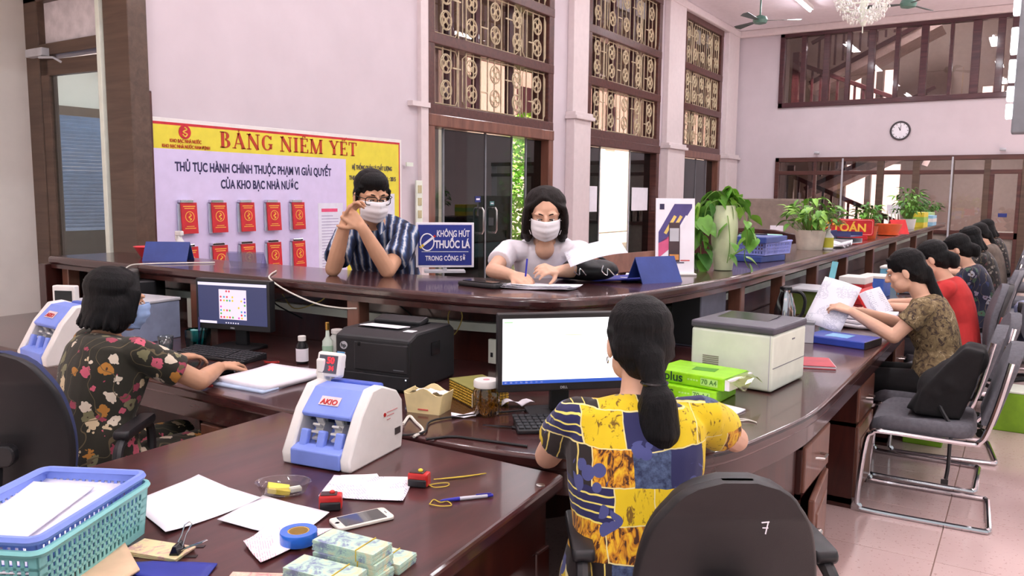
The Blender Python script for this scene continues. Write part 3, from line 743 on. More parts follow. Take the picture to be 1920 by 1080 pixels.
m = MB(); band(m, FRT, BCK, ZD-.045, ZD); offw(obj('top', m, desk_m, wt, smooth=True, bevel=.012, seg=3))
m = MB(); band(m, blend(FRT,BCK,.03), blend(FRT,BCK,.07), ZD-.13, ZD-.045); offw(obj('apron', m, desk_m, wt, smooth=True))
i0 = 5*9; i1 = 5*11+1
m = MB(); band(m, blend(FRT,BCK,.05)[i0:i1], blend(FRT,BCK,.09)[i0:i1], 0, ZD-.05); offw(obj('curved_panel', m, deskd_m, wt, smooth=True))
# cabinet units under the worktop
def cabinet(loc, rz, label, open_=0, w_=.46):
    r = thing('under_desk_cabinet', label, 'cabinet', loc, rz, 'cabinet units under the worktop')
    m = MB(); h = ZD-.13
    m.bb(-w_/2, w_/2, -.45, -.435, 0, h); m.bb(-w_/2,-w_/2+.02,-.45,0,0,h); m.bb(w_/2-.02,w_/2,-.45,0,0,h); m.bb(-w_/2,w_/2,-.45,0,.02,.05); m.bb(-w_/2,w_/2,-.45,0,h-.02,h); m.bb(-w_/2,w_/2,-.45,0,h-.21,h-.19)
    obj('carcass', m, deskd_m, r)
    d = obj('drawer', MB().bb(-w_/2+.02, w_/2-.02, -.02, .012, h-.19, h-.015), cabl_m, r, bevel=.006)
    k = MB(); k.tube([(-.04,.01,h-.1),(-.03,.04,h-.1),(.03,.04,h-.1),(.04,.01,h-.1)], .006, 6); obj('handle', k, steel_m, d, smooth=True)
    dm = MB().bb(0, w_-.04, -.01, .014, .05, h-.21); d = obj('cabinet_door', dm, cabl_m, r, loc=(-w_/2+.02,0,0), rot=(0,0,open_), bevel=.006)
    obj('door_field', MB().bb(.06, w_-.1, .008, .02, .12, h-.28), cabl_m, d, bevel=.008)
    k = MB(); k.ell((w_-.08,.03,(h-.16)/2+.05),(.014,.014,.014), n=10); k.cyl((w_-.08,.01,(h-.16)/2+.05),(w_-.08,.03,(h-.16)/2+.05),.006,n=8); obj('knob', k, steel_m, d, smooth=True)
    return r
cabinet((-.645,3.22,0), -PI/2, 'brown desk cabinet with a drawer and a door standing ajar, nearest unit below the curve', R(5))
for k, (y, lab) in enumerate(((4.35,'brown desk cabinet beside the knees of the woman in the khaki print top'),(5.55,'brown desk cabinet next to the woman in the red top'),(6.75,'brown desk cabinet beside the woman in the navy floral top'),(8.2,'brown desk cabinet under the far half of the worktop'),(10.2,'brown desk cabinet near the far end of the worktop'))):
    cabinet((-.645,y,0), -PI/2, lab)
cabinet((-2.5,1.98,0), PI, 'brown desk cabinet below the papers by the woman in the floral blouse', 0, .5)

# foreground table
tb = thing('side_table', 'dark mahogany table in the foreground holding the cash counting machine', 'table', (-1.6, .8, 0))
top = [(-2.19,-.4),(-.96,-.4),(-.98,1.24),(-1.045,1.915),(-2.2,1.925)]
obj('top', MB().prism([(x+1.6,y-.8) for x,y in top], ZD-.05, ZD-.004), table_m, tb, bevel=.012, seg=3)
obj('apron', MB().prism([((x+1.6)*.94,(y-.8)*.96) for x,y in top], ZD-.2, ZD-.05), deskd_m, tb)
for x, y in ((-2.12,-.33),(-1.05,-.33),(-1.1,1.84),(-2.13,1.85)): obj('leg', MB().box((x+1.6,y-.8,(ZD-.2)/2), (.07,.07,ZD-.2)), deskd_m, tb, bevel=.006)
obj('side_panel', MB().bb(.5,.53,-1.1,1.0,.12,ZD-.2), deskd_m, tb)
for k in range(3): obj('inlay_strip', MB().box((-.0+.028*k,.18-.04*k,ZD-.0035), (.30,.012,.002), rz=R(34)), mat('dark_inlay', (44,34,36), .35), tb)
m = MB(); m.lathe([(.012,ZD-.004),(.012,ZD-.001),(.007,ZD+.0)], c=(.545,1.0,0), n=14); obj('keyhole', m, steel_m, tb, smooth=True)
# ---------------------------------------------------------------- things on the foreground table
ZT = ZD-.004
def sheet(name, pts, label, m=None, z=ZT, lift=.002, thick=.0012, cat='paper', group=None, curl=0, seg=8):
    """a sheet lying on a surface: four corners, gently waved"""
    P = [np.array(p, float) for p in pts]; c = sum(P)/4; mb = MB(); rr = random.Random(int(abs(P[0][0])*1000))
    ph = rr.random()*6
    def fn(a, b):
        q = (P[0]*(1-a)+P[1]*a)*(1-b)+(P[3]*(1-a)+P[2]*a)*b-c
        return (q[0], q[1], lift+curl*abs(2*a-1)**3*abs(2*b-1)+.0015*(1+math.sin(a*5+ph)*math.cos(b*4)))
    mb.grid(fn, seg, seg)
    if (P[1]-P[0])[0]*(P[3]-P[0])[1]-(P[1]-P[0])[1]*(P[3]-P[0])[0] < 0: mb.f = [tuple(reversed(f)) for f in mb.f]
    o = obj(name, mb, m or paper_m, None, smooth=True, loc=(c[0], c[1], z), solid=thick); return tag(o, label, cat, group)
def lines_mat(name, base, ink, sc=60, dens=.55, rot=0):
    a = N(name); v = a.coord((1,1,1), (0,0,rot)); wv = a.n('ShaderNodeTexWave', bands_direction='Y'); a.l(v, wv.inputs[0]); wv.inputs['Scale'].default_value = sc
    nz = a.noise(v, 90, 3); nb = a.noise(v, 9, 1)
    f = a.math('MULTIPLY', a.math('GREATER_THAN', wv.outputs['Fac'], .62), a.math('GREATER_THAN', nz.outputs[0], .47)); f = a.math('MULTIPLY', f, a.math('GREATER_THAN', nb.outputs[0], .5))
    f = a.math('MULTIPLY', f, dens); a.col(a.mix(f, base, ink)).set(.8); return a.m
form_m = lines_mat('printed_form', (240,236,244), (120,120,160), 48, .6, R(30)); formr_m = lines_mat('red_printed_slip', (242,236,244), (220,130,150), 60, .6, R(36)); print_m = lines_mat('text_sheet', (236,236,246), (110,116,150), 50, .5)
sheet('paper_sheet', [(-1.84,1.12),(-1.86,1.33),(-1.585,1.31),(-1.595,1.05)], 'large blank white sheet lying beside the plastic baskets', group='loose papers', curl=.006)
sheet('paper_sheet', [(-1.565,1.165),(-1.6,1.33),(-1.375,1.34),(-1.34,1.19)], 'white sheet half under the clear plastic dish', z=ZT+.001, group='loose papers', curl=.003)
sheet('paper_sheet', [(-1.41,1.115),(-1.44,1.20),(-1.30,1.275),(-1.30,1.07)], 'white slip with red print under the blue tape roll', formr_m, z=ZT+.003, group='loose papers', curl=.003)
sheet('paper_sheet', [(-1.48,1.405),(-1.56,1.54),(-1.365,1.645),(-1.28,1.50)], 'printed form lying in front of the counting machine', form_m, group='loose papers', curl=.003)
sheet('paper_sheet', [(-1.545,1.55),(-1.52,1.53),(-1.45,1.60),(-1.475,1.62)], 'narrow white strip sticking out from under the counting machine', group='loose papers')
sheet('blue_folder', [(-1.56,.88),(-1.50,.955),(-1.375,1.02),(-1.32,.93)], 'dark blue folder at the lower edge of the picture', mat('royal_blue_card', (44,54,150), .5), thick=.004, cat='folder')
sheet('manila_envelope', [(-1.555,.79),(-1.615,.965),(-1.475,.91),(-1.43,.78)], 'cream paper envelope in front of the mint basket', mat('manila', (222,190,156), .8, var=.06), z=ZT+.006, thick=.005, cat='envelope')
# banknote gripped by a binder clip
def note_mat(name, base, ink, c3):
    a = N(name); v = a.coord(); n1 = a.noise(v, 26, 3, .6, 1.2); n2 = a.noise(v, 60, 4, .7, 2)
    c = a.ramp(n1.outputs[0], [(.36, ink), (.5, base), (.72, c3)]); c = a.mix(a.math('GREATER_THAN', n2.outputs[0], .58), c, base); a.col(c).set(.6); return a.m
gnote_m = note_mat('green_banknote', (182,214,196), (128,140,170), (222,206,170)); ynote_m = note_mat('tan_banknote', (226,206,160), (196,150,150), (206,214,160)); pnote_m = note_mat('pink_banknote', (226,176,160), (196,96,120), (232,214,190))
bn = thing('banknote_wad', 'small wad of tan banknotes held by a black binder clip', 'banknotes', (-1.535,.99,ZT))
mb = MB()
for k in range(3): mb.box((.002*k,.001*k,.002+.003*k), (.135,.066,.0022), rz=R(20-2*k))
obj('notes', mb, ynote_m, bn)
cl = MB(); cl.prism([(-.02,0),(.02,0),(.006,.016),(-.006,.016)], -.02, .02, rm=np.array([[0,1,0],[0,0,1],[1,0,0]]).T@np.eye(3)); cl = MB()
rm_ = rotz(R(-60)); 
pr = np.array([(-.018,-.011,.001),(.018,-.011,.001),(.018,.011,.001),(-.018,.011,.001),(-.018,-.002,.022),(.018,-.002,.022),(.018,.004,.022),(-.018,.004,.022)])@rm_.T
cl.add(pr+np.array((.052,.012,.008)), [(0,3,2,1),(4,5,6,7),(0,1,5,4),(1,2,6,5),(2,3,7,6),(3,0,4,7)])
c_ = obj('binder_clip', cl, glossk_m, bn, bevel=.002)
for s_, tl in ((1,(.0,.032,.055)),(-1,(.065,.028,.03))):
    b0 = np.array((.052,.012,.012)); d = np.array(tl)*.9; sd = np.array((.5,.86,0))*.008 if s_ == 1 else np.array((-.3,.8,0))*.008
    w2 = MB(); w2.tube([b0-sd, b0+d*.6-sd*.6, b0+d-sd*.9, b0+d*1.1, b0+d+sd*.9, b0+d*.6+sd*.6, b0+sd], .0014, 6); obj('clip_wire', w2, chrome_m, c_, smooth=True)
# blue tape roll
tp = thing('tape_roll', 'blue roll of adhesive tape on a white slip', 'tape', (-1.315,1.188,ZT+.006))
obj('tape', MB().lathe([(.024,0),(.040,0),(.041,.002),(.041,.024),(.040,.026),(.024,.026),(.024,0)], n=40, caps=False), mat('tape_blue', (40,110,220), .15, coat=.6), tp, smooth=True)
obj('core', MB().lathe([(.021,.001),(.024,.001),(.024,.025),(.021,.025),(.021,.001)], n=40, caps=False), mat('card_core', (196,164,96), .8), tp, smooth=True)
# clear plastic dish with yellow notes
ds = thing('plastic_dish', 'clear crumpled plastic dish with yellow sticky notes', 'dish', (-1.575,1.375,ZT+.002), R(35))
dm = MB(); dm.lathe([(.036,0),(.05,.004),(.062,.03),(.066,.032)], n=20, sx=1.1, sy=.75, caps=False); dm.lathe([(.0005,.001),(.04,.001)], n=20, sx=1.1, sy=.75, caps=False)
obj('dish', dm, glass('dish_plastic', (240,238,238), .08, .8), ds, smooth=True, solid=.0015)
obj('sticky_notes', MB().box((-.012,0,.012), (.055,.042,.012), rm=Euler((.1,.25,.3)).to_matrix()), mat('sticky_yellow', (236,220,90), .7), ds)
obj('eraser', MB().box((.03,.004,.01), (.03,.02,.012), rz=.5), ivory_m, ds, bevel=.003)
# self-inking stamps
def stamp(loc, rz, label, tilt):
    r = thing('ink_stamp', label, 'stamp', loc, rz, 'red ink stamps')
    q = obj('body', MB().box((0,0,.019), (.056,.034,.036)), red_m, r, bevel=.005); obj('frame_base', MB().box((0,-.017,.012), (.05,.012,.02)), black_m, r, bevel=.003)
    obj('top_plate', MB().box((-.004,.0,.038), (.04,.026,.004)), mat('stamp_top', (70,46,44), .4), r, bevel=.002)
    m = MB(); m.ell((.004,.0,.042),(.007,.007,.005), n=12); obj('button', m, red_m if tilt else mat('yellow_dot', (226,206,60)), r, smooth=True)
    return r
stamp((-1.405,1.375,ZT), R(40), 'red ink stamp touching the white phone', 1); stamp((-1.325,1.62,ZT), R(20), 'red ink stamp with a yellow elastic at the corner of the printed form', 0)
def band_loop(pts, label, z=ZT+.002):
    m = MB(); c = np.mean(np.array(pts), 0); Q = catmull([(*(np.array(p)-c), 0) for p in pts+[pts[0]]], 5); m.tube([(q[0],q[1],.0015) for q in Q[:-1]], .0014, 6, True)
    return tag(obj('rubber_band', m, mat('elastic_yellow', (206,180,60), .6), smooth=True, loc=(c[0],c[1],z)), label, 'rubber band', 'yellow rubber bands')
band_loop([(-1.315,1.67),(-1.26,1.74),(-1.225,1.79),(-1.262,1.73)], 'stretched yellow rubber band behind the red stamp')
band_loop([(-1.30,1.63),(-1.275,1.625),(-1.255,1.65),(-1.265,1.67),(-1.285,1.655)], 'small yellow rubber band loop right of the red stamp')
band_loop([(-1.215,1.525),(-1.185,1.53),(-1.165,1.55),(-1.19,1.565),(-1.20,1.55),(-1.225,1.555)], 'curled yellow rubber band at the tip of the pen')
# phone
ph = thing('phone', 'white smartphone lying face up with a black screen', 'phone', (-1.288,1.36,ZT), R(66))
obj('case', MB().prism(rrect(.142,.07,.011,5), .001, .009), mat('phone_white', (232,226,214), .3), ph, bevel=.002, smooth=True)
obj('screen', MB().prism(rrect(.105,.06,.002,2), .009, .0095), mat('phone_glass', (20,20,26), .05, coat=1), ph)
m = MB(); m.lathe([(.005,.009),(.006,.0097),(.0062,.009)], c=(-.061,0,0), n=16); obj('home_button', m, lgrey_m, ph, smooth=True); obj('earpiece', MB().box((.061,0,.0094),(.002,.012,.0008)), grey_m, ph)
# pen
pn = thing('pen', 'blue and silver ballpoint pen on the dark table', 'pen', (-1.16,1.607,ZT+.0055), R(50))
m = MB(); m.cyl((-.018,0,0),(.055,0,0),.0048,n=12); obj('barrel', m, mat('pen_silver', (206,204,214), .3), pn, smooth=True)
m = MB(); m.cyl((-.06,0,0),(-.018,0,0),.0035,.0054,n=12); m.cyl((-.068,0,0),(-.06,0,0),.0014,.0034,n=10); obj('grip', m, mat('pen_blue', (50,50,170), .3), pn, smooth=True)
m = MB(); m.cyl((.055,0,0),(.07,0,0),.0048,.004,n=12); m.box((.045,0,.0062),(.04,.003,.0016)); obj('clip_cap', m, mat('pen_blue', (50,50,170)), pn, smooth=True)
# stacked bundles of green banknotes, each strapped with an elastic
def bundle(loc, rz, label, m_=None, h=.022, tilt=(0,0)):
    r = thing('banknote_bundle', label, 'banknotes', loc, rz, 'bundles of banknotes'); mb = MB(); rr = random.Random(int(loc[0]*9999))
    n = 6
    for k in range(n): mb.box((rr.uniform(-.002,.002), rr.uniform(-.001,.001), h*(k+.5)/n), (.152,.065,h/n*.93))
    q = obj('notes', mb, m_ or gnote_m, r); q.rotation_euler = (tilt[0], tilt[1], 0)
    e = MB(); x = .034; e.tube([(x,-.0335,-.0005),(x,.0335,-.0005),(x,.0335,h+.001),(x,-.0335,h+.001)], .0014, 5, True); e_ = obj('elastic', e, mat('elastic_yellow', (206,180,60)), q)
    return r
b0 = (-1.10,1.17)
bundle((-1.112,1.150,ZT), R(4), 'bottom bundle of green banknotes in the taller stack'); bundle((-1.118,1.153,ZT+.0225), R(9), 'middle bundle of green banknotes in the taller stack'); bundle((-1.122,1.156,ZT+.045), R(6), 'top bundle of green banknotes in the taller stack, a yellow elastic across')
bundle((-1.112,1.220,ZT), R(8), 'bundle of green banknotes peeping out behind the taller stack')
bundle((-1.110,1.068,ZT), R(12), 'lower bundle of green banknotes in the shorter front stack'); bundle((-1.115,1.072,ZT+.0225), R(8), 'upper bundle of green banknotes in the shorter front stack, a yellow elastic across')
bundle((-1.22,1.01,ZT), R(30), 'bundle of pink banknotes left of the green stacks', pnote_m, .016)

# baskets: perforated plastic, blue one nested in the mint one
def basket_part(name, m_, L, Wd, h, z0, taper, parent, nrows, pitch, rim, t=.003):
    """side walls built as lattices with real holes"""
    mb = MB()
    hole = pitch*.5
    for sgn, ln, dist, ax in ((1,L,Wd/2,0),(-1,L,Wd/2,0),(1,Wd,L/2,1),(-1,Wd,L/2,1)):
        n = max(2, int(ln*.92/pitch)); e = (ln-n*pitch)/2
        def P(u, z, o):
            k = taper*(z-z0)/h; d_ = dist*(1-taper)+dist*k+o; uu = u*((1-taper)+k)
            p = (uu, sgn*d_) if ax == 0 else (sgn*d_, uu); return (p[0], p[1], z)
        def slab(u0, u1, za, zb):
            v = [P(u0,za,0),P(u1,za,0),P(u1,zb,0),P(u0,zb,0),P(u0,za,-t),P(u1,za,-t),P(u1,zb,-t),P(u0,zb,-t)]
            mb.add(v, [(0,1,2,3),(7,6,5,4),(0,4,5,1),(1,5,6,2),(2,6,7,3),(3,7,4,0)])
        zb = z0+h*.14; zt = z0+h*.86; rh = (zt-zb)/nrows
        slab(-ln/2, ln/2, z0, zb); slab(-ln/2, ln/2, zt, z0+h)
        for k in range(nrows): 
            if k: slab(-ln/2, ln/2, zb+rh*k-rh*.19, zb+rh*k+rh*.19)
        for k in range(n+1):
            u = -ln/2+e+pitch*k
            if k == 0: slab(-ln/2, u+pitch*.23, zb, zt)
            elif k == n: slab(u-pitch*.23, ln/2, zb, zt)
            else: slab(u-pitch*.23, u+pitch*.23, zb, zt)
    o = obj(name, mb, m_, parent)
    rl = MB(); rl.tube([(x,y,z0+h) for x,y in rrect(L+.008, Wd+.008, .02, 4)], rim, 6, True); obj('rim', rl, m_, o, smooth=True)
    f = MB(); f.bb(-L/2*(1-taper), L/2*(1-taper), -Wd/2*(1-taper), Wd/2*(1-taper), z0, z0+.003); obj('base', f, m_, o)
    return o
bk = thing('plastic_basket', 'mint green perforated plastic basket at the lower left', 'basket', (-1.675,.825,ZT), R(117))
basket_part('mesh_sides', mint_m, .37, .25, .115, 0, .06, bk, 5, .0155, .007)
bk2 = thing('plastic_basket', 'periwinkle blue plastic basket nested in the mint one, full of papers', 'basket', (-1.675,.825,ZT+.022), R(117))
basket_part('mesh_sides', peri_m, .355, .235, .115, 0, .06, bk2, 4, .0155, .009)
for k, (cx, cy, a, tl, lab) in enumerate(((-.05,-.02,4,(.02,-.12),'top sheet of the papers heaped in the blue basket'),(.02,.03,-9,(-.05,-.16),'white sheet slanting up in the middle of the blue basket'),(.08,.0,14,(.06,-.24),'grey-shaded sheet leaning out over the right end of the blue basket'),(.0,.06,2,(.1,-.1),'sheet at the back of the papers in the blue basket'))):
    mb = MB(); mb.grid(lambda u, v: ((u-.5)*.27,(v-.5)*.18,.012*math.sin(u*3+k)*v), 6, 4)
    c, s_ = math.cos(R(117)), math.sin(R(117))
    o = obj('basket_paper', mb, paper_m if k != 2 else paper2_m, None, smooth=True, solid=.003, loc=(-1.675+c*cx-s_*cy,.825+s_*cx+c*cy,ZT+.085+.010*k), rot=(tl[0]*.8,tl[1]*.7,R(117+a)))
    tag(o, lab, 'paper', 'papers in the blue basket')

# banknote counting machine
def counter_machine(loc, rz, label, display=True):
    r = thing('banknote_counter', label, 'machine', loc, rz, 'banknote counting machines')
    # local: front faces -Y, width along X
    prof = [(-.145,0),(.125,0),(.135,.06),(.13,.15),(.10,.185),(.02,.215),(-.03,.212),(-.085,.15),(-.15,.035)]   # (y,z) side outline
    W = .235
    def side(m, x0, x1):
        n = len(prof); v = [(x0,y,z) for y,z in prof]+[(x1,y,z) for y,z in prof]
        m.add(v, [tuple(range(n)), tuple(range(2*n-1,n-1,-1))]+[(j,n+j,n+(j+1)%n,(j+1)%n) for j in range(n)])
    for x0, x1 in ((-W/2,-W/2+.035),(W/2-.035,W/2)): m = MB(); side(m, x0, x1); obj('side_casing', m, white_m, r, bevel=.006, smooth=True)
    m = MB(); m.bb(-W/2+.03,W/2-.03,-.02,.12,.02,.17); obj('core', m, mat('machine_dark', (70,70,84), .5), r)
    m = MB(); v0 = [(-.10,.142),(-.032,.206),(.02,.21),(.10,.178),(.10,.16),(.02,.185),(-.03,.182),(-.09,.128)]
    n = len(v0); x0, x1 = -W/2+.033, W/2-.033; m.add([(x0,y,z) for y,z in v0]+[(x1,y,z) for y,z in v0], [tuple(range(n-1,-1,-1)), tuple(range(n,2*n))]+[(j,(j+1)%n,n+(j+1)%n,n+j) for j in range(n)])
    hood = obj('hood', m, peri_m, r, bevel=.005)
    obj('feeder_lip', MB().box((0,.06,.2),(W-.06,.03,.02)), blue_m, r, bevel=.006)
    rm_ = Euler((R(43),0,0)).to_matrix()
    lb = obj('brand_label', MB().box((-.005,-.067,.1755),(.068,.03,.0015), rm=rm_), mat('label_pale', (226,206,210), .5), hood); text('lettering', 'AKIO', .024, red_m, lb, (-.034,-.0765,.1685), (R(43),0,0), .02, .0012)
    m = MB(); v0 = [(-.152,.004),(-.152,.05),(-.12,.06),(-.06,.05),(-.02,.11),(-.02,.02)]; n = len(v0)
    m.add([(x0,y,z) for y,z in v0]+[(x1,y,z) for y,z in v0], [tuple(range(n-1,-1,-1)), tuple(range(n,2*n))]+[(j,(j+1)%n,n+(j+1)%n,n+j) for j in range(n)]); obj('stacker_tray', m, peri_m, r, bevel=.004)
    for xx in (-.06,0,.06): obj('tray_guide', MB().box((xx,-.115,.07),(.026,.02,.06), rm=Euler((R(-18),0,0)).to_matrix()), peri_m, r, bevel=.005)
    for xx in (-.032,.034):
        w_ = MB(); 
        for k in range(14):
            a = 2*PI*k/14; p0 = np.array((xx, -.055+.02*math.cos(a), .085+.02*math.sin(a))); p1 = np.array((xx, -.055+.048*math.cos(a+.5), .085+.048*math.sin(a+.5)))
            w_.box((p0+p1)/2, (.024,.006,.034), rm=Euler((a+.25-PI/2,0,0)).to_matrix())
        w_.cyl((xx-.013,-.055,.085),(xx+.013,-.055,.085),.03,n=18); obj('stacking_wheel', w_, mat('wheel_rubber', (206,204,200), .6), r)
    g = MB(); g.bb(x0,x1,-.14,-.135,.03,.13); obj('front_shield', g, glass('smoke_shield', (190,190,200), .03, 1.0), r, loc=(0,.042,.012), rot=(R(-32),0,0))
    obj('side_badge', MB().bb(W/2,W/2+.002,.085,.115,.05,.07), mat('badge_dark', (70,60,60)), r)
    lb = obj('side_mark', MB().cyl((W/2,.03,.125),(W/2+.002,.03,.125),.006,n=14), red_m, r)
    for k in range(3): obj('side_print', MB().bb(W/2,W/2+.001,.042,.10-.02*k,.128-.011*k,.131-.011*k), mat('pink_print', (214,150,150)), r)
    obj('control_panel', MB().box((W/2-.018,.045,.197),(.03,.07,.006), rm=Euler((R(-12),0,0)).to_matrix()), mat('panel_grey', (110,90,96), .4), r, bevel=.002)
    if display:
        d = obj('display_arm', MB().box((-W/2+.012,.04,.225),(.03,.04,.10)), white_m, r, bevel=.006)
        obj('display_head', MB().box((-W/2+.035,.045,.255),(.085,.035,.075), rm=Euler((R(-14),0,0)).to_matrix()), white_m, r, bevel=.008)
        sc = obj('display_screen', MB().box((0,0,0),(.066,.054,.002)), mat('screen_grey', (86,84,96), .3), r, loc=(-W/2+.037,.0272,.2595), rot=(R(76),0,0))
        text('led_digits', '50', .027, emit('led_red', (255,30,40), 3), sc, (-.004,.003,.002), (0,0,0), .015, .0006); text('led_digits', '34', .019, emit('led_red', (255,30,40), 3), sc, (.004,-.018,.002), (0,0,0), .015, .0006)
    return r
counter_machine((-1.675,1.705,ZT), R(9), 'white and blue banknote counting machine with a lit red digit display')
# ---------------------------------------------------------------- things on the staff worktop
def monitor(loc, rz, label, w_, h_, screen, base_tilt=0):
    r = thing('monitor', label, 'monitor', loc, rz, 'desktop monitors')
    obj('base', MB().prism(rrect(.24,.18,.03,4), 0, .012, c=(0,.02,0)), black_m, r, bevel=.004)
    obj('stand', MB().box((0,.05,.12),(.07,.03,.22)), black_m, r, bevel=.006)
    zc = .095+h_/2
    obj('bezel', MB().prism(rrect(w_,h_,.006,3), -.022, .022, rm=[[1,0,0],[0,0,-1],[0,1,0]], c=(0,.0,zc)), black_m, r, bevel=.003)
    sc = screen(r, w_, h_, zc)
    return r
def rect_y(parent, name, x, z, w_, h_, y, m_, par=None): return obj(name, MB().bb(x-w_/2,x+w_/2,y-.0006,y,z-h_/2,z+h_/2), m_, parent)
def screen_game(r, w_, h_, zc):
    sw, sh = w_-.03, h_-.045; zc += .006
    s_ = obj('screen', MB().bb(-sw/2,sw/2,-.024,-.0222,zc-sh/2,zc+sh/2), emit('screen_slate', (58,62,100), 1.0), r)
    wm = emit('screen_white', (238,226,246), 1.0)
    rect_y(s_, 'browser_bar', 0, zc+sh/2-.008, sw, .014, -.0246, wm); rect_y(s_, 'task_bar', -sw*.36, zc-sh/2+.007, sw*.26, .012, -.0246, wm)
    bw, bh = sw*.40, sh*.72; rect_y(s_, 'game_board', sw*.01, zc-.004, bw, bh, -.0246, emit('screen_pink', (246,222,240), 1.0))
    pal = [(220,60,80),(60,160,200),(226,200,60),(90,180,70),(90,60,190),(220,80,190)]
    cells = [(.28,.06,0),(.38,.06,0),(.07,.25,0),(.19,.25,1),(.3,.25,0),(.5,.25,2),(.07,.37,0),(.19,.37,2),(.3,.37,3),(.4,.37,1),(.5,.37,2),(.82,.37,2),(.94,.29,4),(.94,.4,4),(.94,.51,3),(.07,.58,5),(.07,.7,1),(.18,.7,2),(.29,.7,0),(.39,.7,3),(.72,.6,2),(.82,.73,1),(.94,.73,4),(.07,.81,3),(.82,.84,0),(.94,.84,1),(.07,.93,0),(.18,.93,0),(.29,.93,2),(.39,.93,0),(.5,.93,3),(.72,.94,5),(.83,.94,2)]
    for i, c in enumerate(pal):
        m = MB()
        for u, v, k in cells:
            if k == i: x = sw*.01-bw/2+bw*u; z = zc-.004+bh/2-bh*v; m.cyl((x,-.0246,z),(x,-.0258,z),.0052,n=10)
        obj('game_balls', m, emit('ball_%d' % i, c, 1.0), s_)
    m = MB()
    for k in range(6): m.bb(-sw*.1+k*.014,-.0+(-sw*.1)+k*.014+.006,-.0252,-.0246,zc-sh/2+.004,zc-sh/2+.010)
    obj('task_icons', m, wm, s_); text('lettering', 'DELL', .011, lgrey_m, r, (-.014,-.0232,zc-h_/2-.001+.002), ROT_MY)
def screen_white(r, w_, h_, zc):
    sw, sh = w_-.03, h_-.045; zc += .006
    s_ = obj('screen', MB().bb(-sw/2,sw/2,-.024,-.0222,zc-sh/2,zc+sh/2), emit('screen_bright', (255,252,255), 1.5), r)
    rect_y(s_, 'task_bar', 0, zc-sh/2+.006, sw, .012, -.0246, emit('screen_blue', (50,90,190), 1.0))
    m = MB()
    for k in range(8): m.bb(-sw/2+.008+k*.018,-sw/2+.016+k*.018,-.0252,-.0246,zc-sh/2+.003,zc-sh/2+.009)
    obj('task_icons', m, emit('screen_white', (238,226,246), 1.0), s_); rect_y(s_, 'yellow_line', .03, zc+sh*.24, .06, .0025, -.0246, emit('screen_yellow', (250,240,190), 1.0)); rect_y(s_, 'tab', -sw/2+.02, zc+sh/2-.012, .03, .004, -.0246, emit('screen_green', (190,230,180), 1.0))
    text('lettering', 'DELL', .012, lgrey_m, r, (-.015,-.0232,zc-h_/2+.002), ROT_MY)
monitor((-3.27,2.58,ZD), R(14), 'black monitor showing a coloured-balls game on a pink board', .43, .25, screen_game)
monitor((-1.34,2.43,ZD), R(44), 'black monitor with a bright white screen in front of the ponytailed woman', .47, .272, screen_white)
def keyboard(loc, rz, label):
    r = thing('keyboard', label, 'keyboard', loc, rz, 'black keyboards'); obj('body', MB().add([(-.22,-.075,0),(.22,-.075,0),(.22,.075,0),(-.22,.075,0),(-.22,-.075,.014),(.22,-.075,.014),(.22,.075,.028),(-.22,.075,.028)], [(0,3,2,1),(4,5,6,7),(0,1,5,4),(1,2,6,5),(2,3,7,6),(3,0,4,7)]), black_m, r, bevel=.004)
    k0 = None; km = mat('key_black', (42,42,46), .5); rx = math.atan2(.014,.15)
    for j in range(5):
        for i in range(20):
            if j == 0 and 4 < i < 9: continue
            y = -.055+j*.0265; x = -.205+i*.0215+(.006 if i > 13 else 0)-(.003*j if i < 14 else 0); z = .0225+(y/.075)*.007
            if k0 is None: k0 = obj('key', MB().box((0,0,0),(.017,.020,.007)), km, r, loc=(x,y,z), rot=(rx,0,0), bevel=.002)
            else: part_copy(k0, r, (x,y,z))
    obj('space_bar', MB().box((0,0,0),(.1,.02,.007)), km, r, loc=(-.075,-.055,.0175), rot=(rx,0,0), bevel=.002)
    return r
keyboard((-3.16,2.40,ZD), R(6), 'black keyboard in front of the balls-game monitor')
keyboard((-1.22,2.34,ZD), R(38), 'black keyboard beside the elbow of the woman in the yellow blouse')
ms = thing('computer_mouse', 'dark computer mouse under the right hand of the woman in the floral blouse', 'mouse', (-2.86,2.19,ZD), R(10))
obj('shell', MB().lathe([(.028,0),(.034,.006),(.032,.018),(.02,.029),(.002,.032)], n=20, sx=.9, sy=1.6), black_m, ms, smooth=True)
m = MB(); m.cyl((-.005,.03,.025),(.005,.03,.025),.009,n=12); obj('scroll_wheel', m, grey_m, ms, smooth=True)
# black laser printer
pr = thing('laser_printer', 'black laser printer with a round logo between the monitors', 'printer', (-2.17,2.51,ZD), R(8)); pr.scale = (.95,.95,.88)
body = [(-.19,0),(.19,0),(.19,.235),(.15,.262),(-.13,.262),(-.19,.235)]
obj('body', MB().add([(-.185,y,z) for y,z in body]+[(.185,y,z) for y,z in body], [tuple(range(6))[::-1], tuple(range(6,12))]+[(j,(j+1)%6,6+(j+1)%6,6+j) for j in range(6)]), black_m, pr, bevel=.012)
obj('paper_drawer', MB().bb(-.18,.18,-.198,-.17,.012,.075), black_m, pr, bevel=.005); obj('front_door', MB().bb(-.085,.178,-.197,-.17,.085,.215), black_m, pr, bevel=.006); obj('door_latch', MB().bb(-.066,-.05,-.199,-.19,.195,.214), glossk_m, pr, bevel=.003)
obj('output_well', MB().bb(-.13,.10,-.10,.12,.262,.264), glossk_m, pr); obj('output_ridge', MB().box((-.02,.07,.275),(.24,.08,.026), rm=Euler((R(12),0,0)).to_matrix()), black_m, pr, bevel=.008)
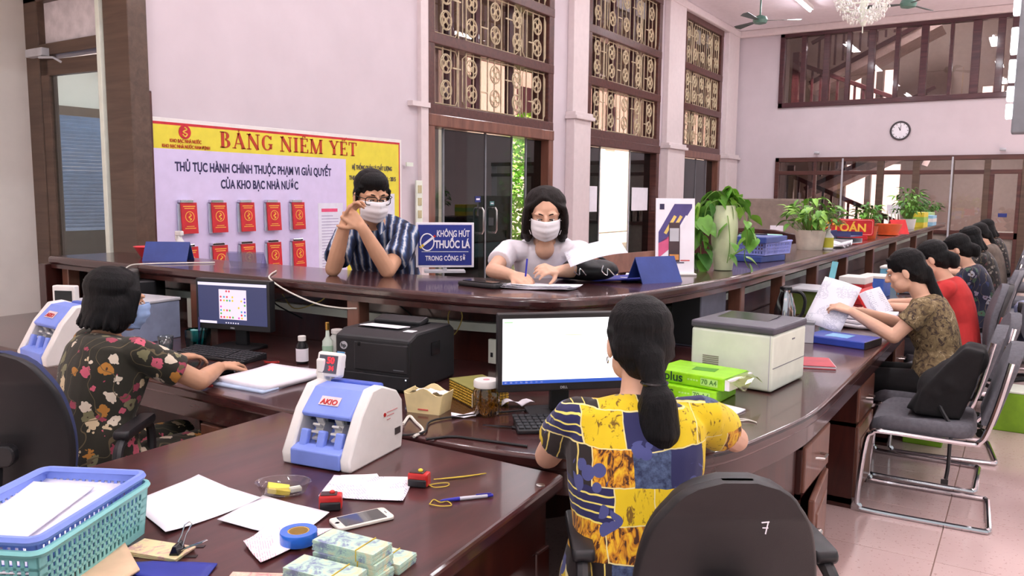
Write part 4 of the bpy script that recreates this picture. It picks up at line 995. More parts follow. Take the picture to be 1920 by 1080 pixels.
obj('printed_sheet', MB().box((-.02,-.06,.268),(.2,.09,.002), rm=Euler((R(-4),0,R(-3))).to_matrix()), paper_m, pr); obj('button_panel', MB().bb(.115,.16,-.13,-.09,.2625,.2645), paper_m, pr)
lg = obj('round_logo', MB().cyl((-.138,-.19,.19),(-.138,-.1945,.19),.018,n=24), lgrey_m, pr); text('lettering', 'hp', .026, black_m, lg, (-.151,-.1955,.183), ROT_MY, .01)
st = obj('sticker', MB().bb(-.172,-.133,-.1925,-.19,.085,.158), paper_m, pr); obj('sticker_top', MB().bb(-.172,-.133,-.1932,-.1925,.13,.158), mat('sticker_blue', (70,160,220)), st); obj('side_vent', MB().bb(.185,.188,-.02,.05,.14,.2), glossk_m, pr)
obj('power_led', MB().bb(.168,.173,-.2,-.197,.06,.065), emit('led_white', (230,230,255), 2), pr); obj('model_print', MB().bb(.11,.16,-.1985,-.197,.1,.103), grey_m, pr)
# white printer on the right
wp = thing('laser_printer', 'white laser printer with a dark grey lid beside the green paper reams', 'printer', (-.965,3.37,ZD), R(-6))
obj('body', MB().bb(-.175,.175,-.185,.185,.004,.232), ivory_m, wp, bevel=.012, seg=3); obj('lid', MB().bb(-.178,.178,-.188,.188,.232,.262), mat('lid_grey', (84,80,92), .45), wp, bevel=.008)
obj('output_well', MB().box((-.02,.0,.2625),(.22,.24,.003), rm=Euler((R(3),0,0)).to_matrix()), glossk_m, wp); obj('side_seam', MB().bb(.174,.1765,-.18,.18,.098,.101), grey_m, wp); obj('front_seam', MB().bb(.160,.163,-.1862,-.184,.01,.23), lgrey_m, wp)
m = MB()
for k in range(5): m.bb(-.12,-.05,-.187,-.184,.085+k*.008,.089+k*.008)
obj('vent_slots', m, mat('vent_tan', (150,142,130)), wp); obj('maker_mark', MB().bb(.175,.1765,.02,.05,.19,.196), grey_m, wp)
# reams of copy paper
def ream(loc, rz, label, open_=False):
    r = thing('paper_ream', label, 'paper ream', loc, rz, 'green paper reams'); obj('wrapper', MB().bb(-.15,.15,-.105,.105,0,.05), green_m, r, bevel=.006)
    tx = mat('ream_text', (34,70,50)); text('lettering', 'plus', .05, tx, r, (-.10,-.106,.012), ROT_MY, .01); obj('badge', MB().box((.09,-.1056,.026),(.07,.001,.028)), mat('badge_pale', (176,226,120)), r); text('lettering', '70 A4', .026, mat('badge_text', (90,150,60)), r, (.058,-.1068,.018), ROT_MY, .01)
    m = MB(); m.ell((-.122,-.106,.028),(.015,.0012,.017), n=12); m.bb(-.124,-.12,-.107,-.1055,.006,.016); obj('tree_mark', m, mat('mark_blue', (30,60,110)), r)
    m = MB()
    for k in range(4): m.bb(-.0+.012*k-.0,-.0+.012*k+.008,-.1066,-.1055,.024,.03)
    obj('small_marks', m, mat('badge_pale', (176,226,120)), r); obj('top_mark', MB().box((.02,.0,.0505),(.09,.06,.0008), rz=.2), mat('mark_green', (80,150,30)), r)
    if open_:
        m = MB(); m.grid(lambda u, v: (.15+.06*u, -.10+.2*v, .048*(1-u*.5)-.02*math.sin(v*7)*u), 4, 8); obj('torn_wrap', m, glass('film', (226,236,190), .15, 1.5), r, solid=.001); obj('sheets', MB().bb(.12,.168,-.098,.098,.004,.044), paper_m, r)
    return r
ream((-1.08,2.99,ZD), R(-3), 'lower green paper ream under another beside the white printer'); ream((-1.045,3.01,ZD+.051), R(-8), 'upper green paper ream with a torn open end', True)
sheet('paper_sheet', [(-1.08,2.80),(-1.10,2.95),(-.82,2.86),(-.85,2.66)], 'white sheet under the right hand of the woman in the yellow blouse', z=ZD, thick=.006, group='loose papers')
mm = MB(); mm.tube(catmull([(-.05,.02,.003),(0,-.01,.003),(.03,.01,.004),(.06,.0,.003),(.02,.015,.004),(-.02,.0,.003)],5), .0022, 6); tag(obj('white_string', mm, cable_w, smooth=True, loc=(-.80,2.72,ZD)), 'short white string at the corner of the sheet on the curved desk', 'string')
nb = thing('notebook', 'red covered notebook on the worktop right of the white printer', 'notebook', (-.80,3.86,ZD), R(20)); obj('cover', MB().bb(-.08,.08,-.105,.105,.012,.015), mat('cover_red', (176,66,76), .6), nb, bevel=.002); obj('pages', MB().bb(-.076,.083,-.10,.10,.003,.012), paper_m, nb); obj('back_cover', MB().bb(-.08,.08,-.105,.105,0,.003), mat('cover_red', (176,66,76)), nb)
# jar, woven gold box, tissue box, scissors, bits
jr = thing('plastic_jar', 'clear plastic jar with a white lid half full of yellow rubber bands', 'jar', (-1.565,2.285,ZD))
obj('jar_body', MB().lathe([(.001,.003),(.042,.003),(.047,.012),(.047,.085),(.04,.10),(.04,.112)], n=28, caps=False), glass('jar_plastic', (226,216,190), .06, 1.3), jr, smooth=True, solid=.002)
obj('lid', MB().lathe([(.001,.126),(.042,.126),(.045,.122),(.045,.103),(.043,.101),(.001,.101)], n=28, caps=False), white_m, jr, smooth=True); obj('lid_print', MB().lathe([(.001,.1262),(.012,.1265),(.012,.126)], n=14), mat('lid_pink', (220,150,160)), jr)
m = MB(); rr = random.Random(5)
for k in range(70):
    c = np.array((rr.uniform(-.028,.028), rr.uniform(-.028,.028), rr.uniform(.008,.068))); q = Euler((rr.random()*3,rr.random()*3,rr.random()*3)).to_matrix(); q = np.array(q)
    m.tube([c+q@np.array((.014*math.cos(t),.009*math.sin(t),0)) for t in np.arange(8)*PI/4], .0016, 4, True)
tag(obj('rubber_bands', m, mat('elastic_amber', (196,150,50), .5), jr), kind='stuff'); obj('side_label', MB().bb(-.049,-.047,-.02,.0,.03,.075), mat('label_cream', (230,216,190)), jr, rot=(0,0,R(30)))
gb = thing('woven_box', 'gold woven box behind the plastic jar', 'box', (-1.70,2.43,ZD), R(-28)); m = MB()
for k in range(6):
    for i in range(15):
        for s_ in (-1,1):
            m.ell((-.1+.0143*i, s_*.07, .008+.0105*k),(.0066,.004,.005), n=6)
        if i < 10:
            for s_ in (-1,1): m.ell((s_*.106,-.063+.014*i,.008+.0105*k),(.004,.0066,.005), n=6)
obj('woven_sides', MB().bb(-.105,.105,-.068,.068,0,.066), mat('gold_core', (110,86,26), .5), gb); tag(obj('weave', m, mat('gold_weave', (206,166,60), .35, .5), gb, smooth=True), kind='stuff'); obj('lid', MB().bb(-.108,.108,-.073,.073,.066,.072), mat('olive_lid', (128,124,60), .7), gb, bevel=.003)
tb_ = thing('tissue_box', 'cream tissue box with a wavy top edge beside the black printer', 'tissue box', (-1.765,2.215,ZD), R(12)); cm = mat('cream_card', (232,214,160), .6)
m = MB(); wv = [(x, .078+.012*math.cos((x)*55)) for x in np.linspace(-.075,.075,13)]
pts = [(-.062,0),(.062,0)]+[(x,z) for x,z in reversed(wv)]
for yy in (-.045,.04): m.prism([(x,z) for x,z in pts], -.0025,.0025, rm=[[1,0,0],[0,0,-1],[0,1,0]], c=(0,yy,0))
obj('card_faces', m, cm, tb_); obj('card_ends', MB().add([(-.063,-.045,0),(-.063,.042,0),(-.076,.042,.075),(-.076,-.045,.075),(.063,-.045,0),(.063,.042,0),(.076,.042,.075),(.076,-.045,.075)], [(0,1,2,3),(7,6,5,4),(0,4,5,1)]), cm, tb_, solid=.003)
m = MB(); m.grid(lambda u, v: (-.06+.12*u,-.035+.07*v,.066+.014*math.sin(u*9)*math.cos(v*5)), 10, 6); obj('tissue', m, paper_m, tb_, smooth=True); obj('caption', MB().bb(-.02,.02,-.0495,-.0475,.012,.017), mat('caption_red', (196,90,80)), tb_)
sc_ = thing('scissors', 'black handled scissors lying on the curved worktop', 'scissors', (-1.39,2.20,ZD+.004), R(22))
for s_ in (-1,1):
    a = R(5*s_); h = MB(); h.tube([(.015+.035*(1+math.cos(t)), s_*.016+.014*math.sin(t), 0) for t in np.arange(12)*PI/6], .0042, 6, True); h.tube([(.017,s_*.01,0),(-.01,0,0)], .0045, 6); obj('handle', h, black_m, sc_, smooth=True)
    obj('blade', MB().add([(-.01,-.006,0),(-.01,.006,0),(-.11,s_*-.004,0),(-.01,-.006,.002),(-.01,.006,.002),(-.11,s_*-.004,.002)], [(2,1,0),(3,4,5),(0,1,4,3),(1,2,5,4),(2,0,3,5)]), mat('dark_steel', (90,90,96), .3, .8), sc_)
def cable(pts, m_, label, r_=.003, name='power_cable', z=None, k=6):
    P = [np.array(p, float) for p in pts]; o = P[0].copy(); mb = MB(); mb.tube(catmull([p-o for p in P], k), r_, 6)
    return tag(obj(name, mb, m_, smooth=True, loc=tuple(o)), label, 'cable')
cable([(-1.60,1.93,ZD+.004),(-1.62,2.0,ZD+.004),(-1.70,2.06,ZD+.005),(-1.76,2.10,ZD+.006),(-1.72,2.02,ZD+.004)], cable_w, 'twisted white cable between the counting machine and the tissue box', .005)
cable([(-1.55,1.93,ZD+.004),(-1.5,2.0,ZD+.004),(-1.42,2.02,ZD+.004),(-1.25,2.05,ZD+.004)], cable_k, 'black cable along the front of the curved worktop', .004)
cable([(-1.72,1.86,ZT+.006),(-1.6,1.97,ZD+.006),(-1.66,2.12,ZD+.006),(-1.5,2.36,ZD+.006),(-1.4,2.44,ZD+.01)], cable_k, 'black cable running from the counting machine to the white-screen monitor', .0035)
m = MB(); m.grid(lambda u, v: (-.06+.12*u,-.02+.04*v,.004+.02*abs(math.sin(u*5+v))), 8, 4); tag(obj('crumpled_tissue', m, paper_m, smooth=True, solid=.001, loc=(-1.53,2.44,ZD+.002), rot=(0,0,R(30))), 'crumpled white tissue behind the jar of rubber bands', 'tissue')
sheet('paper_slip', [(-1.655,2.20),(-1.63,2.17),(-1.57,2.23),(-1.595,2.26)], 'small white paper slip leaning by the tissue box', z=ZD, curl=.01)
# papers, bottles, organiser, cup on the left
sheet('paper_stack', [(-2.72,2.05),(-2.76,2.36),(-2.44,2.40),(-2.45,2.06)], 'stack of white sheets at the front of the left worktop', paper_m, z=ZD, lift=.012, thick=.02, curl=.003)
sheet('paper_stack', [(-2.73,2.02),(-2.77,2.30),(-2.47,2.37),(-2.44,2.04)], 'pale blue tinted sheets under the white stack on the left worktop', mat('sky_paper', (190,208,236), .8), z=ZD, thick=.01)
def bottle(loc, prof, m_, cap_m, cap, label, lab=None):
    r = thing('bottle', label, 'bottle', loc); obj('bottle_body', MB().lathe(prof, n=20), m_, r, smooth=True); obj('cap', MB().lathe(cap, n=16), cap_m, r, smooth=True)
    if lab: obj('label_band', MB().lathe([(lab[0],lab[1]),(lab[0]+.0008,lab[1]),(lab[0]+.0008,lab[2]),(lab[0],lab[2])], n=20, caps=False), lab[3], r, smooth=True)
    return r
bottle((-2.74,2.52,ZD), [(.02,0),(.027,.004),(.027,.085),(.016,.1),(.016,.105)], mat('dark_bottle', (26,22,26), .2), white_m, [(.018,.105),(.018,.125),(.016,.127)], 'dark bottle with a white cap left of the black printer', (.0272,.012,.07,paper_m))
bottle((-2.66,2.60,ZD), [(.02,0),(.024,.004),(.024,.1),(.01,.12),(.008,.15)], mat('milky_bottle', (206,220,206), .2), brass_m, [(.008,.15),(.01,.152),(.01,.185),(.008,.187)], 'slim pale bottle with a gold top left of the black printer', (.0243,.02,.08,mat('mint_label', (170,206,180))))
bottle((-2.70,2.70,ZD), [(.025,0),(.033,.004),(.033,.1),(.024,.112),(.024,.118)], mat('cloudy_jar', (200,206,200), .15), white_m, [(.027,.118),(.027,.135),(.025,.137)], 'wide translucent bottle behind the slim gold-topped bottle')
og = thing('pen_organiser', 'teal clear pen organiser with pens and a small box beside the game monitor', 'pen holder', (-3.46,2.50,ZD))
obj('cup', MB().lathe([(.001,.003),(.055,.003),(.06,.05),(.06,.09)], n=6, caps=False), glass('teal_plastic', (96,190,190), .06, 1.3), og, solid=.003)
for k, (x, y, tx, c) in enumerate(((.0,.02,.1,(200,220,224)),(.02,-.01,-.15,(60,60,110)),(-.02,.01,.2,(210,230,230)),(.03,.02,.05,(40,40,46)))):
    m = MB(); m.cyl((x,y,.01),(x+tx*.12,y+.02,.15),.005,n=8); obj('pen', m, mat('pen_%d' % k, c), og, smooth=True)
obj('small_box', MB().box((.0,-.02,.06),(.035,.02,.06)), mat('box_aqua', (150,214,214)), og, bevel=.002)
cp = thing('glass_cup', 'empty clear cup left of the teal pen organiser', 'cup', (-3.46,2.32,ZD)); obj('cup', MB().lathe([(.001,.004),(.03,.004),(.036,.08)], n=20, caps=False), gclear_m, cp, smooth=True, solid=.002)
# red wire tangle and small keys
m = MB(); rr = random.Random(9); m.tube(catmull([(rr.uniform(-.06,.06),rr.uniform(-.03,.03),.003+rr.random()*.012) for k in range(10)],5), .0016, 5); tag(obj('thin_cord', m, red_m, smooth=True, loc=(-2.83,2.43,ZD)), 'tangled thin red cord behind the left stack of papers', 'cord')
m = MB(); m.tube([(.012*math.cos(t),.012*math.sin(t),.003) for t in np.arange(12)*PI/6], .0015, 5, True); m.tube(catmull([(.012,0,.002),(.03,-.01,.002),(.02,-.03,.002)],4), .002, 5); tag(obj('red_key_ring', m, red_m, smooth=True, loc=(-2.73,2.02,ZD)), 'small red key ring at the front corner of the left paper stack', 'key ring')
# grey computer box, speaker-like tower, far counting machine on the far left
bx_ = thing('computer_box', 'grey blue flat box behind the woman in the floral blouse', 'box', (-3.95,2.42,ZD), R(6)); obj('case', MB().bb(-.2,.2,-.18,.18,0,.2), mat('box_greyblue', (140,150,176), .5), bx_, bevel=.005); obj('lid', MB().bb(-.205,.205,-.185,.185,.2,.215), lgrey_m, bx_, bevel=.004)
tw = thing('old_monitor', 'dark old monitor turned away under the left end of the counter', 'monitor', (-4.32,2.72,ZD), R(-50)); obj('shell', MB().bb(-.2,.2,-.03,.03,.02,.33), mat('monitor_grey', (92,90,88), .5), tw, bevel=.012); obj('hump', MB().prism([(-.15,.03),(.15,.03),(.09,.14),(-.09,.14)], .06, .27), black_m, tw, bevel=.01); obj('foot', MB().prism(rrect(.2,.2,.04), 0, .02), black_m, tw)
counter_machine((-3.70,2.0,ZD), R(-4), 'second white and blue banknote counting machine at the far left', False).scale = (1.2,1.2,1.2)
sd = obj('side_display', MB().bb(-.06,.06,-.018,.018,.19,.31), white_m, None, bevel=.006, loc=(-3.95,2.12,ZD), rot=(0,0,R(25)))
tag(sd, 'white customer display standing above the far-left counting machine', 'display'); obj('display_screen', MB().bb(-.045,.045,-.021,-.018,.215,.285), glossk_m, sd); obj('display_stem', MB().bb(-.015,.015,-.01,.01,0,.19), white_m, sd)
# power strip board with sockets on the counter's panel
for x, y, lab in ((-2.83,2.95,'white wall socket plate on the panel behind the bottles'),(-1.98,2.95,'white socket plate on the panel between black printer and white screen')):
    o = thing('socket_plate', lab, 'socket', (x,y,.82), 0, 'socket plates'); obj('plate', MB().bb(-.02,.02,-.018,0,-.05,.06), ivory_m, o, bevel=.003); obj('socket_holes', MB().bb(-.006,.006,-.02,-.018,-.02,.0), black_m, o)
o = thing('calling_card', 'small red framed plate on the panel left of the white-screen monitor', 'plate', (-1.86,2.93,.80)); obj('frame', MB().bb(-.03,.03,-.012,0,-.02,.02), mat('frame_darkred', (110,24,26)), o); obj('card', MB().bb(-.018,.018,-.014,-.012,-.011,.011), mat('card_pinkish', (196,150,140)), o)
o = thing('mains_adapter', 'ivory plastic box with a green leaf sticker under the left counter', 'box', (-3.94,2.88,ZD)); obj('case', MB().bb(-.07,.07,-.05,.05,0,.17), ivory_m, o, bevel=.006); m = MB(); m.ell((.02,-.052,.06),(.025,.004,.028), n=12); obj('leaf_sticker', m, mat('sticker_green', (110,180,50)), o, smooth=True)
# kettle / flask beyond the white printer, small tower
kt = thing('steel_flask', 'shiny steel flask with a black handle behind the white printer', 'flask', (-1.22,5.0,ZD)); obj('flask_body', MB().lathe([(.05,0),(.062,.01),(.064,.09),(.045,.16),(.034,.2),(.036,.215)], n=24), chrome_m, kt, smooth=True); obj('lid', MB().lathe([(.036,.215),(.034,.23),(.01,.238)], n=20), black_m, kt, smooth=True)
m = MB(); m.tube(catmull([(.036,0,.205),(.09,0,.2),(.115,0,.15),(.1,0,.07),(.062,0,.04)],5), .01, 8); obj('handle', m, black_m, kt, smooth=True)
tw = thing('computer_tower', 'dark grey computer tower under the counter behind the white printer', 'computer', (-1.46,4.15,ZD-.0), R(0)); obj('case', MB().bb(-.08,.08,-.2,.2,0,.28), mat('tower_grey', (96,100,116), .45), tw, bevel=.006); obj('front_face', MB().bb(-.075,.075,-.206,-.2,.01,.27), black_m, tw, bevel=.004)
# ---------------------------------------------------------------- notice board on the left wall
BX = XL+.05
nb = thing('notice_board', 'large yellow and white notice board with red booklets on the left wall', 'notice board', (BX, 3.50, 0))
BL, ZT0, ZB0 = 2.84, 2.06, .55
obj('backing', MB().bb(-.03,0,0,BL,ZB0,ZT0), white_m, nb, bevel=.004)
lil_m = mat('lilac_panel', (214,202,236), .55, var=.02); yel_m = mat('board_yellow', (228,214,66), .5, var=.03); bred_m = mat('board_red', (196,36,52), .5); txr_m = mat('text_brick', (188,58,34), .5); txn_m = mat('text_navy', (44,40,84), .5)
obj('red_border', MB().bb(0,.003,.03,BL-.03,ZB0+.03,ZT0-.03), bred_m, nb)
obj('yellow_field', MB().bb(.003,.006,.055,BL-.05,ZB0+.05,ZT0-.05), yel_m, nb); obj('lilac_field', MB().bb(.006,.009,.055,2.04,ZB0+.05,1.835), lil_m, nb)
def btext(s, y, z, size, m_, width=None, bold=.012, al='LEFT'): return text('lettering', s, size, m_, nb, (.0095, y, z), ROT_X, bold, .0012, al, width)
btext('THỦ TỤC HÀNH CHÍNH THUỘC PHẠM VI GIẢI QUYẾT', .25, 1.675, .095, txn_m, 1.60, .03); btext('CỦA KHO BẠC NHÀ NƯỚC', .65, 1.55, .095, txn_m, .80, .03)
btext('KHO BẠC NHÀ NƯỚC', .215, 1.885, .036, txr_m, .27, .016); btext('KHO BẠC NHÀ NƯỚC NAM ĐỊNH', .15, 1.845, .034, txr_m, .41, .016)
btext('HỆ THỐNG QUẢN LÝ CHẤT LƯỢNG', 2.12, 1.745, .058, txn_m, .56, .014); btext('THEO TIÊU CHUẨN ISO 9001 : 2015', 2.08, 1.645, .058, txn_m, .66, .014)
# the big heading in drawn serif letters: thick and thin strokes with slab feet
def serif(s, h, m_, loc, width):
    mbs = []; mb = MB(); x = 0; TH, TN = h*.17, h*.06
    def ln(x0, y0, x1, y1, w_):
        d = math.atan2(y1-y0, x1-x0); l = math.hypot(x1-x0, y1-y0); c, s_ = math.cos(d), math.sin(d)
        mbs[-1].box(((x0+x1)/2,(y0+y1)/2,0), (l,w_,.003), rm=[[c,-s_,0],[s_,c,0],[0,0,1]])
    def ft(x0, y0, w_): ln(x0-w_/2, y0, x0+w_/2, y0, TN)
    def arc(cx, cy, rx, ry, a0, a1, w0, w1, n=10):
        V = []
        for i in range(n+1):
            t = R(a0+(a1-a0)*i/n); k = abs(math.cos(t)); w_ = w0+(w1-w0)*k; V.append((cx+rx*math.cos(t), cy+ry*math.sin(t), cx+(rx-w_)*math.cos(t), cy+(ry-min(w_,TN*1.2))*math.sin(t)))
        for p, q in zip(V[:-1], V[1:]): mbs[-1].add([(p[0],p[1],-.0015),(q[0],q[1],-.0015),(q[2],q[3],-.0015),(p[2],p[3],-.0015),(p[0],p[1],.0015),(q[0],q[1],.0015),(q[2],q[3],.0015),(p[2],p[3],.0015)], [(0,3,2,1),(4,5,6,7),(0,1,5,4),(1,2,6,5),(2,3,7,6),(3,0,4,7)])
    H = h; e = TN/2
    for ch in s:
        mb = MB(); mbs.append(mb)
        w_ = {'B':.66,'A':.78,'N':.82,'G':.76,'I':.38,'E':.64,'M':.98,'Y':.74,'T':.68,' ':.34}[ch.upper() if ch in 'BNGI MYT' else {'Ả':'A','Ê':'E','Ế':'E'}.get(ch, ch)]*h
        if ch == 'B': ln(x+.14*h,0,x+.14*h,H,TH); ft(x+.14*h,e,.3*h); ft(x+.14*h,H-e,.3*h); arc(x+.28*h,H*.76,.24*h,H*.24,-90,90,TN,TH); arc(x+.28*h,H*.27,.3*h,H*.27,-90,90,TN,TH)
        if ch == 'Ả': ln(x+.1*h,0,x+.36*h,H,TN); ln(x+.34*h,H,x+.64*h,0,TH); ft(x+.09*h,e,.22*h); ft(x+.63*h,e,.28*h); ln(x+.2*h,.32*H,x+.5*h,.32*H,TN); arc(x+.37*h,H*1.18,.07*h,.07*h,-90,180,TN*.8,TN*.8); ln(x+.37*h,H*1.05,x+.37*h,H*1.12,TN*.8)
        if ch == 'N': ln(x+.13*h,0,x+.13*h,H,TN); ln(x+.13*h,H,x+.68*h,0,TH); ln(x+.68*h,0,x+.68*h,H,TN); ft(x+.13*h,e,.26*h); ft(x+.13*h,H-e,.24*h); ft(x+.68*h,H-e,.26*h)
        if ch == 'G': arc(x+.38*h,H*.5,.34*h,H*.5,40,320,TN,TH,16); ln(x+.62*h,.1*H,x+.62*h,.4*H,TH*.8); ft(x+.6*h,.41*H,.26*h); ln(x+.64*h,.72*H,x+.64*h,H*.96,TN)
        if ch == 'I': ln(x+.19*h,0,x+.19*h,H,TH); ft(x+.19*h,e,.32*h); ft(x+.19*h,H-e,.32*h)
        if ch in 'ÊẾ':
            ln(x+.16*h,0,x+.16*h,H,TH); ln(x+.02*h,e,x+.58*h,e,TN); ln(x+.02*h,H-e,x+.56*h,H-e,TN); ln(x+.16*h,.5*H,x+.42*h,.5*H,TN); ln(x+.57*h,0,x+.57*h,.24*H,TN); ln(x+.55*h,H,x+.55*h,.78*H,TN); ln(x+.42*h,.4*H,x+.42*h,.6*H,TN)
            ln(x+.2*h,H*1.06,x+.31*h,H*1.2,TN); ln(x+.31*h,H*1.2,x+.42*h,H*1.06,TN)
            if ch == 'Ế': ln(x+.44*h,H*1.14,x+.56*h,H*1.3,TN*1.2)
        if ch == 'M': ln(x+.13*h,0,x+.13*h,H,TN); ln(x+.15*h,H,x+.47*h,0,TH); ln(x+.47*h,0,x+.8*h,H,TN); ln(x+.82*h,0,x+.82*h,H,TH); ft(x+.13*h,e,.24*h); ft(x+.13*h,H-e,.22*h); ft(x+.82*h,e,.3*h); ft(x+.84*h,H-e,.24*h)
        if ch == 'Y': ln(x+.12*h,H,x+.38*h,.45*H,TH); ln(x+.38*h,.45*H,x+.64*h,H,TN); ln(x+.38*h,0,x+.38*h,.47*H,TH); ft(x+.38*h,e,.3*h); ft(x+.12*h,H-e,.26*h); ft(x+.64*h,H-e,.22*h)
        if ch == 'T': ln(x+.34*h,0,x+.34*h,H,TH); ft(x+.34*h,e,.32*h); ln(x+.04*h,H-e,x+.64*h,H-e,TN); ln(x+.05*h,H,x+.05*h,.76*H,TN); ln(x+.63*h,H,x+.63*h,.76*H,TN)
        x += w_+.07*h
    k = width/x
    for mb in mbs:
        if mb.v: mb.v = [v*np.array((k,1,1)) for v in mb.v]; obj('heading_letter', mb, m_, nb, loc=loc, rot=ROT_X)
serif('BẢNG NIÊM YẾT', .125, txr_m, (.0085, .66, 1.868), 1.54)
# emblem: red disc with gold bird-like curl
em = obj('emblem', MB().cyl((.006,.345,1.965),(.010,.345,1.965),.052,n=28), bred_m, nb)
m = MB(); m.tube(catmull([(0,-.005,.036),(0,.014,.02),(0,-.016,.0),(0,.016,-.014),(0,.0,-.034),(0,-.022,-.018)],5), .006, 5); obj('emblem_curl', m, mat('emblem_gold', (236,190,80), .4), em, loc=(.012,.345,1.965))
# two rows of clipped red booklets
bk0 = None; gold_m = mat('print_gold', (236,180,70), .5)
def booklet(y, z, lean):
    b = obj('booklet', MB().box((.028,0,-.12),(.012,.145,.235)), mat('booklet_red', (200,40,50), .45), nb, loc=(.01,y,z), rot=(0,R(-3),R(lean)), bevel=.002)
    m = MB(); m.cyl((.034,0,-.11),(.0355,0,-.11),.042,n=18); m.bb(.034,.0355,-.055,.055,-.035,-.028); m.bb(.034,.0355,-.045,.045,-.05,-.044); m.bb(.034,.0355,-.035,.035,-.185,-.18); m.bb(.034,.0355,-.05,.05,-.2,-.194); obj('gold_print', m, gold_m, b)
    m = MB(); m.cyl((.0352,0,-.11),(.0358,0,-.11),.036,n=18); obj('disc', m, mat('booklet_red', (200,40,50)), b); m = MB(); m.tube(catmull([(.037,-.004,-.085),(.037,.01,-.1),(.037,-.012,-.115),(.037,.01,-.128),(.037,-.006,-.138)],4), .005, 5); obj('curl', m, gold_m, b)
    q = obj('leaflets', MB().box((.012,-.055,-.125),(.012,.05,.23)), mat('leaflet_blue', (196,206,224), .7), nb, loc=(.01,y,z)); m = MB(); m.bb(.005,.05,-.055,.055,-.01,.012); obj('clip', m, chrome_m, nb, loc=(.005,y-.02,z+.008), bevel=.004)
for i in range(5):
    for z in (1.44, 1.105): booklet(.33+.272*i, z, (4, 2, 3, 1, 3)[i])
# pinned sheets to the right of the booklets
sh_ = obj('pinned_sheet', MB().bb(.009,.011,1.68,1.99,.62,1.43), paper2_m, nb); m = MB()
for k in range(24): m.bb(.011,.0115,1.72,1.72+(.21 if k%5 else .14),1.31-k*.027,1.318-k*.027)
obj('typed_lines', m, mat('type_grey', (176,170,200)), sh_); obj('sheet_title', MB().bb(.011,.0118,1.72,1.92,1.35,1.38), mat('title_pink', (220,80,120)), sh_)
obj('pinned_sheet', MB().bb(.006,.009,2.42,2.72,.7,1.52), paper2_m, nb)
# light switches on the wall strip by the first door
sw = thing('switch_panel', 'cream switch panel on the wall beside the first glass door', 'switch', (XL+.052, 6.6, 1.38)); obj('plate', MB().bb(0,.02,-.05,.05,-.3,.28), ivory_m, sw, bevel=.003)
for k in range(4): obj('switch', MB().bb(.02,.026,-.03,.03,-.24+.13*k,-.16+.13*k), mat('switch_tan', (190,180,140)), sw, bevel=.002)
obj('breaker', MB().bb(0,.02,-.2,-.1,.42,.46), ivory_m, sw)

# ---------------------------------------------------------------- things on the service counter
ZK_ = ZK
def tent(loc, rz, label, w_, h_, m_, m2=None, group='tent signs'):
    r = thing('tent_sign', label, 'desk sign', loc, rz, group); d = h_*.55
    for s_ in (-1,1): obj('panel', MB().add([(-w_/2,s_*d,0),(w_/2,s_*d,0),(w_/2,0,h_),(-w_/2,0,h_),(-w_/2,s_*(d-.006),0),(w_/2,s_*(d-.006),0),(w_/2,0,h_-.008),(-w_/2,0,h_-.008)], [(0,1,2,3),(7,6,5,4),(0,4,5,1),(0,3,7,4),(1,5,6,2)]), m_ if s_ < 0 or not m2 else m2, r)
    return r
bl_m = mat('sign_blue', (52,72,140), .4)
tent((-4.44,3.02,ZK), R(33), 'blue folded tent sign at the left end of the counter', .27, .115, bl_m)
tent((-3.68,2.98,ZK), R(24), 'clear acrylic tent sign reflecting the board, left of the man', .22, .09, glass('acrylic', (216,220,236), .05, 1.6))
tent((-1.545,3.72,ZK), R(60), 'blue folded tent sign in front of the app poster stand', .24, .125, bl_m)
sb = thing('sanitizer_bottle', 'white spray bottle with a navy label behind the left blue tent sign', 'bottle', (-4.58,3.20,ZK))
obj('bottle_body', MB().lathe([(.028,0),(.034,.006),(.034,.09),(.014,.125),(.013,.14)], n=20), white_m, sb, smooth=True); obj('label_band', MB().lathe([(.0345,.02),(.035,.02),(.035,.08),(.0345,.08)], n=20, caps=False), navy_m, sb, smooth=True)
obj('spray_head', MB().bb(-.035,.03,-.012,.012,.14,.17).bb(-.04,-.02,-.008,.008,.11,.15), white_m, sb, bevel=.005)
bw = thing('red_bowl', 'shallow red plastic bowl at the left end of the counter', 'bowl', (-4.72,3.06,ZK)); obj('bowl', MB().lathe([(.03,0),(.035,.004),(.075,.07),(.08,.072)], n=24, caps=False), mat('bowl_red', (230,70,80), .3), bw, smooth=True, solid=.004); obj('foot', MB().lathe([(.032,0),(.032,.006),(.001,.006)], n=20), mat('bowl_red', (230,70,80)), bw)
cable([(-4.05,3.06,ZK+.006),(-4.25,2.78,ZK+.006),(-4.34,2.69,ZK-.01),(-4.36,2.66,ZK-.1),(-4.33,2.67,ZK-.2),(-4.26,2.69,ZK-.2),(-4.22,2.70,ZK-.12),(-4.18,2.74,ZK-.1)], cable_w, 'white cable looping over the counter edge above the floral woman', .004)
cable([(-3.36,2.92,ZK+.006),(-3.22,2.76,ZK+.006),(-3.14,2.69,ZK-.005),(-3.02,2.68,ZK-.05),(-2.83,2.69,ZK-.1),(-2.70,2.72,ZK-.115),(-2.6,2.73,ZK-.11)], cable_w, 'white cable running over the counter edge left of the man', .004)
cable([(-3.2,2.95,.86),(-3.3,2.85,.95),(-3.1,2.82,1.0),(-2.95,2.8,1.04)], cable_k, 'dark cable hanging under the counter behind the bottles', .004); cable([(-3.35,2.95,.98),(-3.15,2.85,.93),(-2.95,2.82,.98),(-2.85,2.8,1.03)], cable_y, 'thin cream cord sagging under the counter left of the black printer', .003)
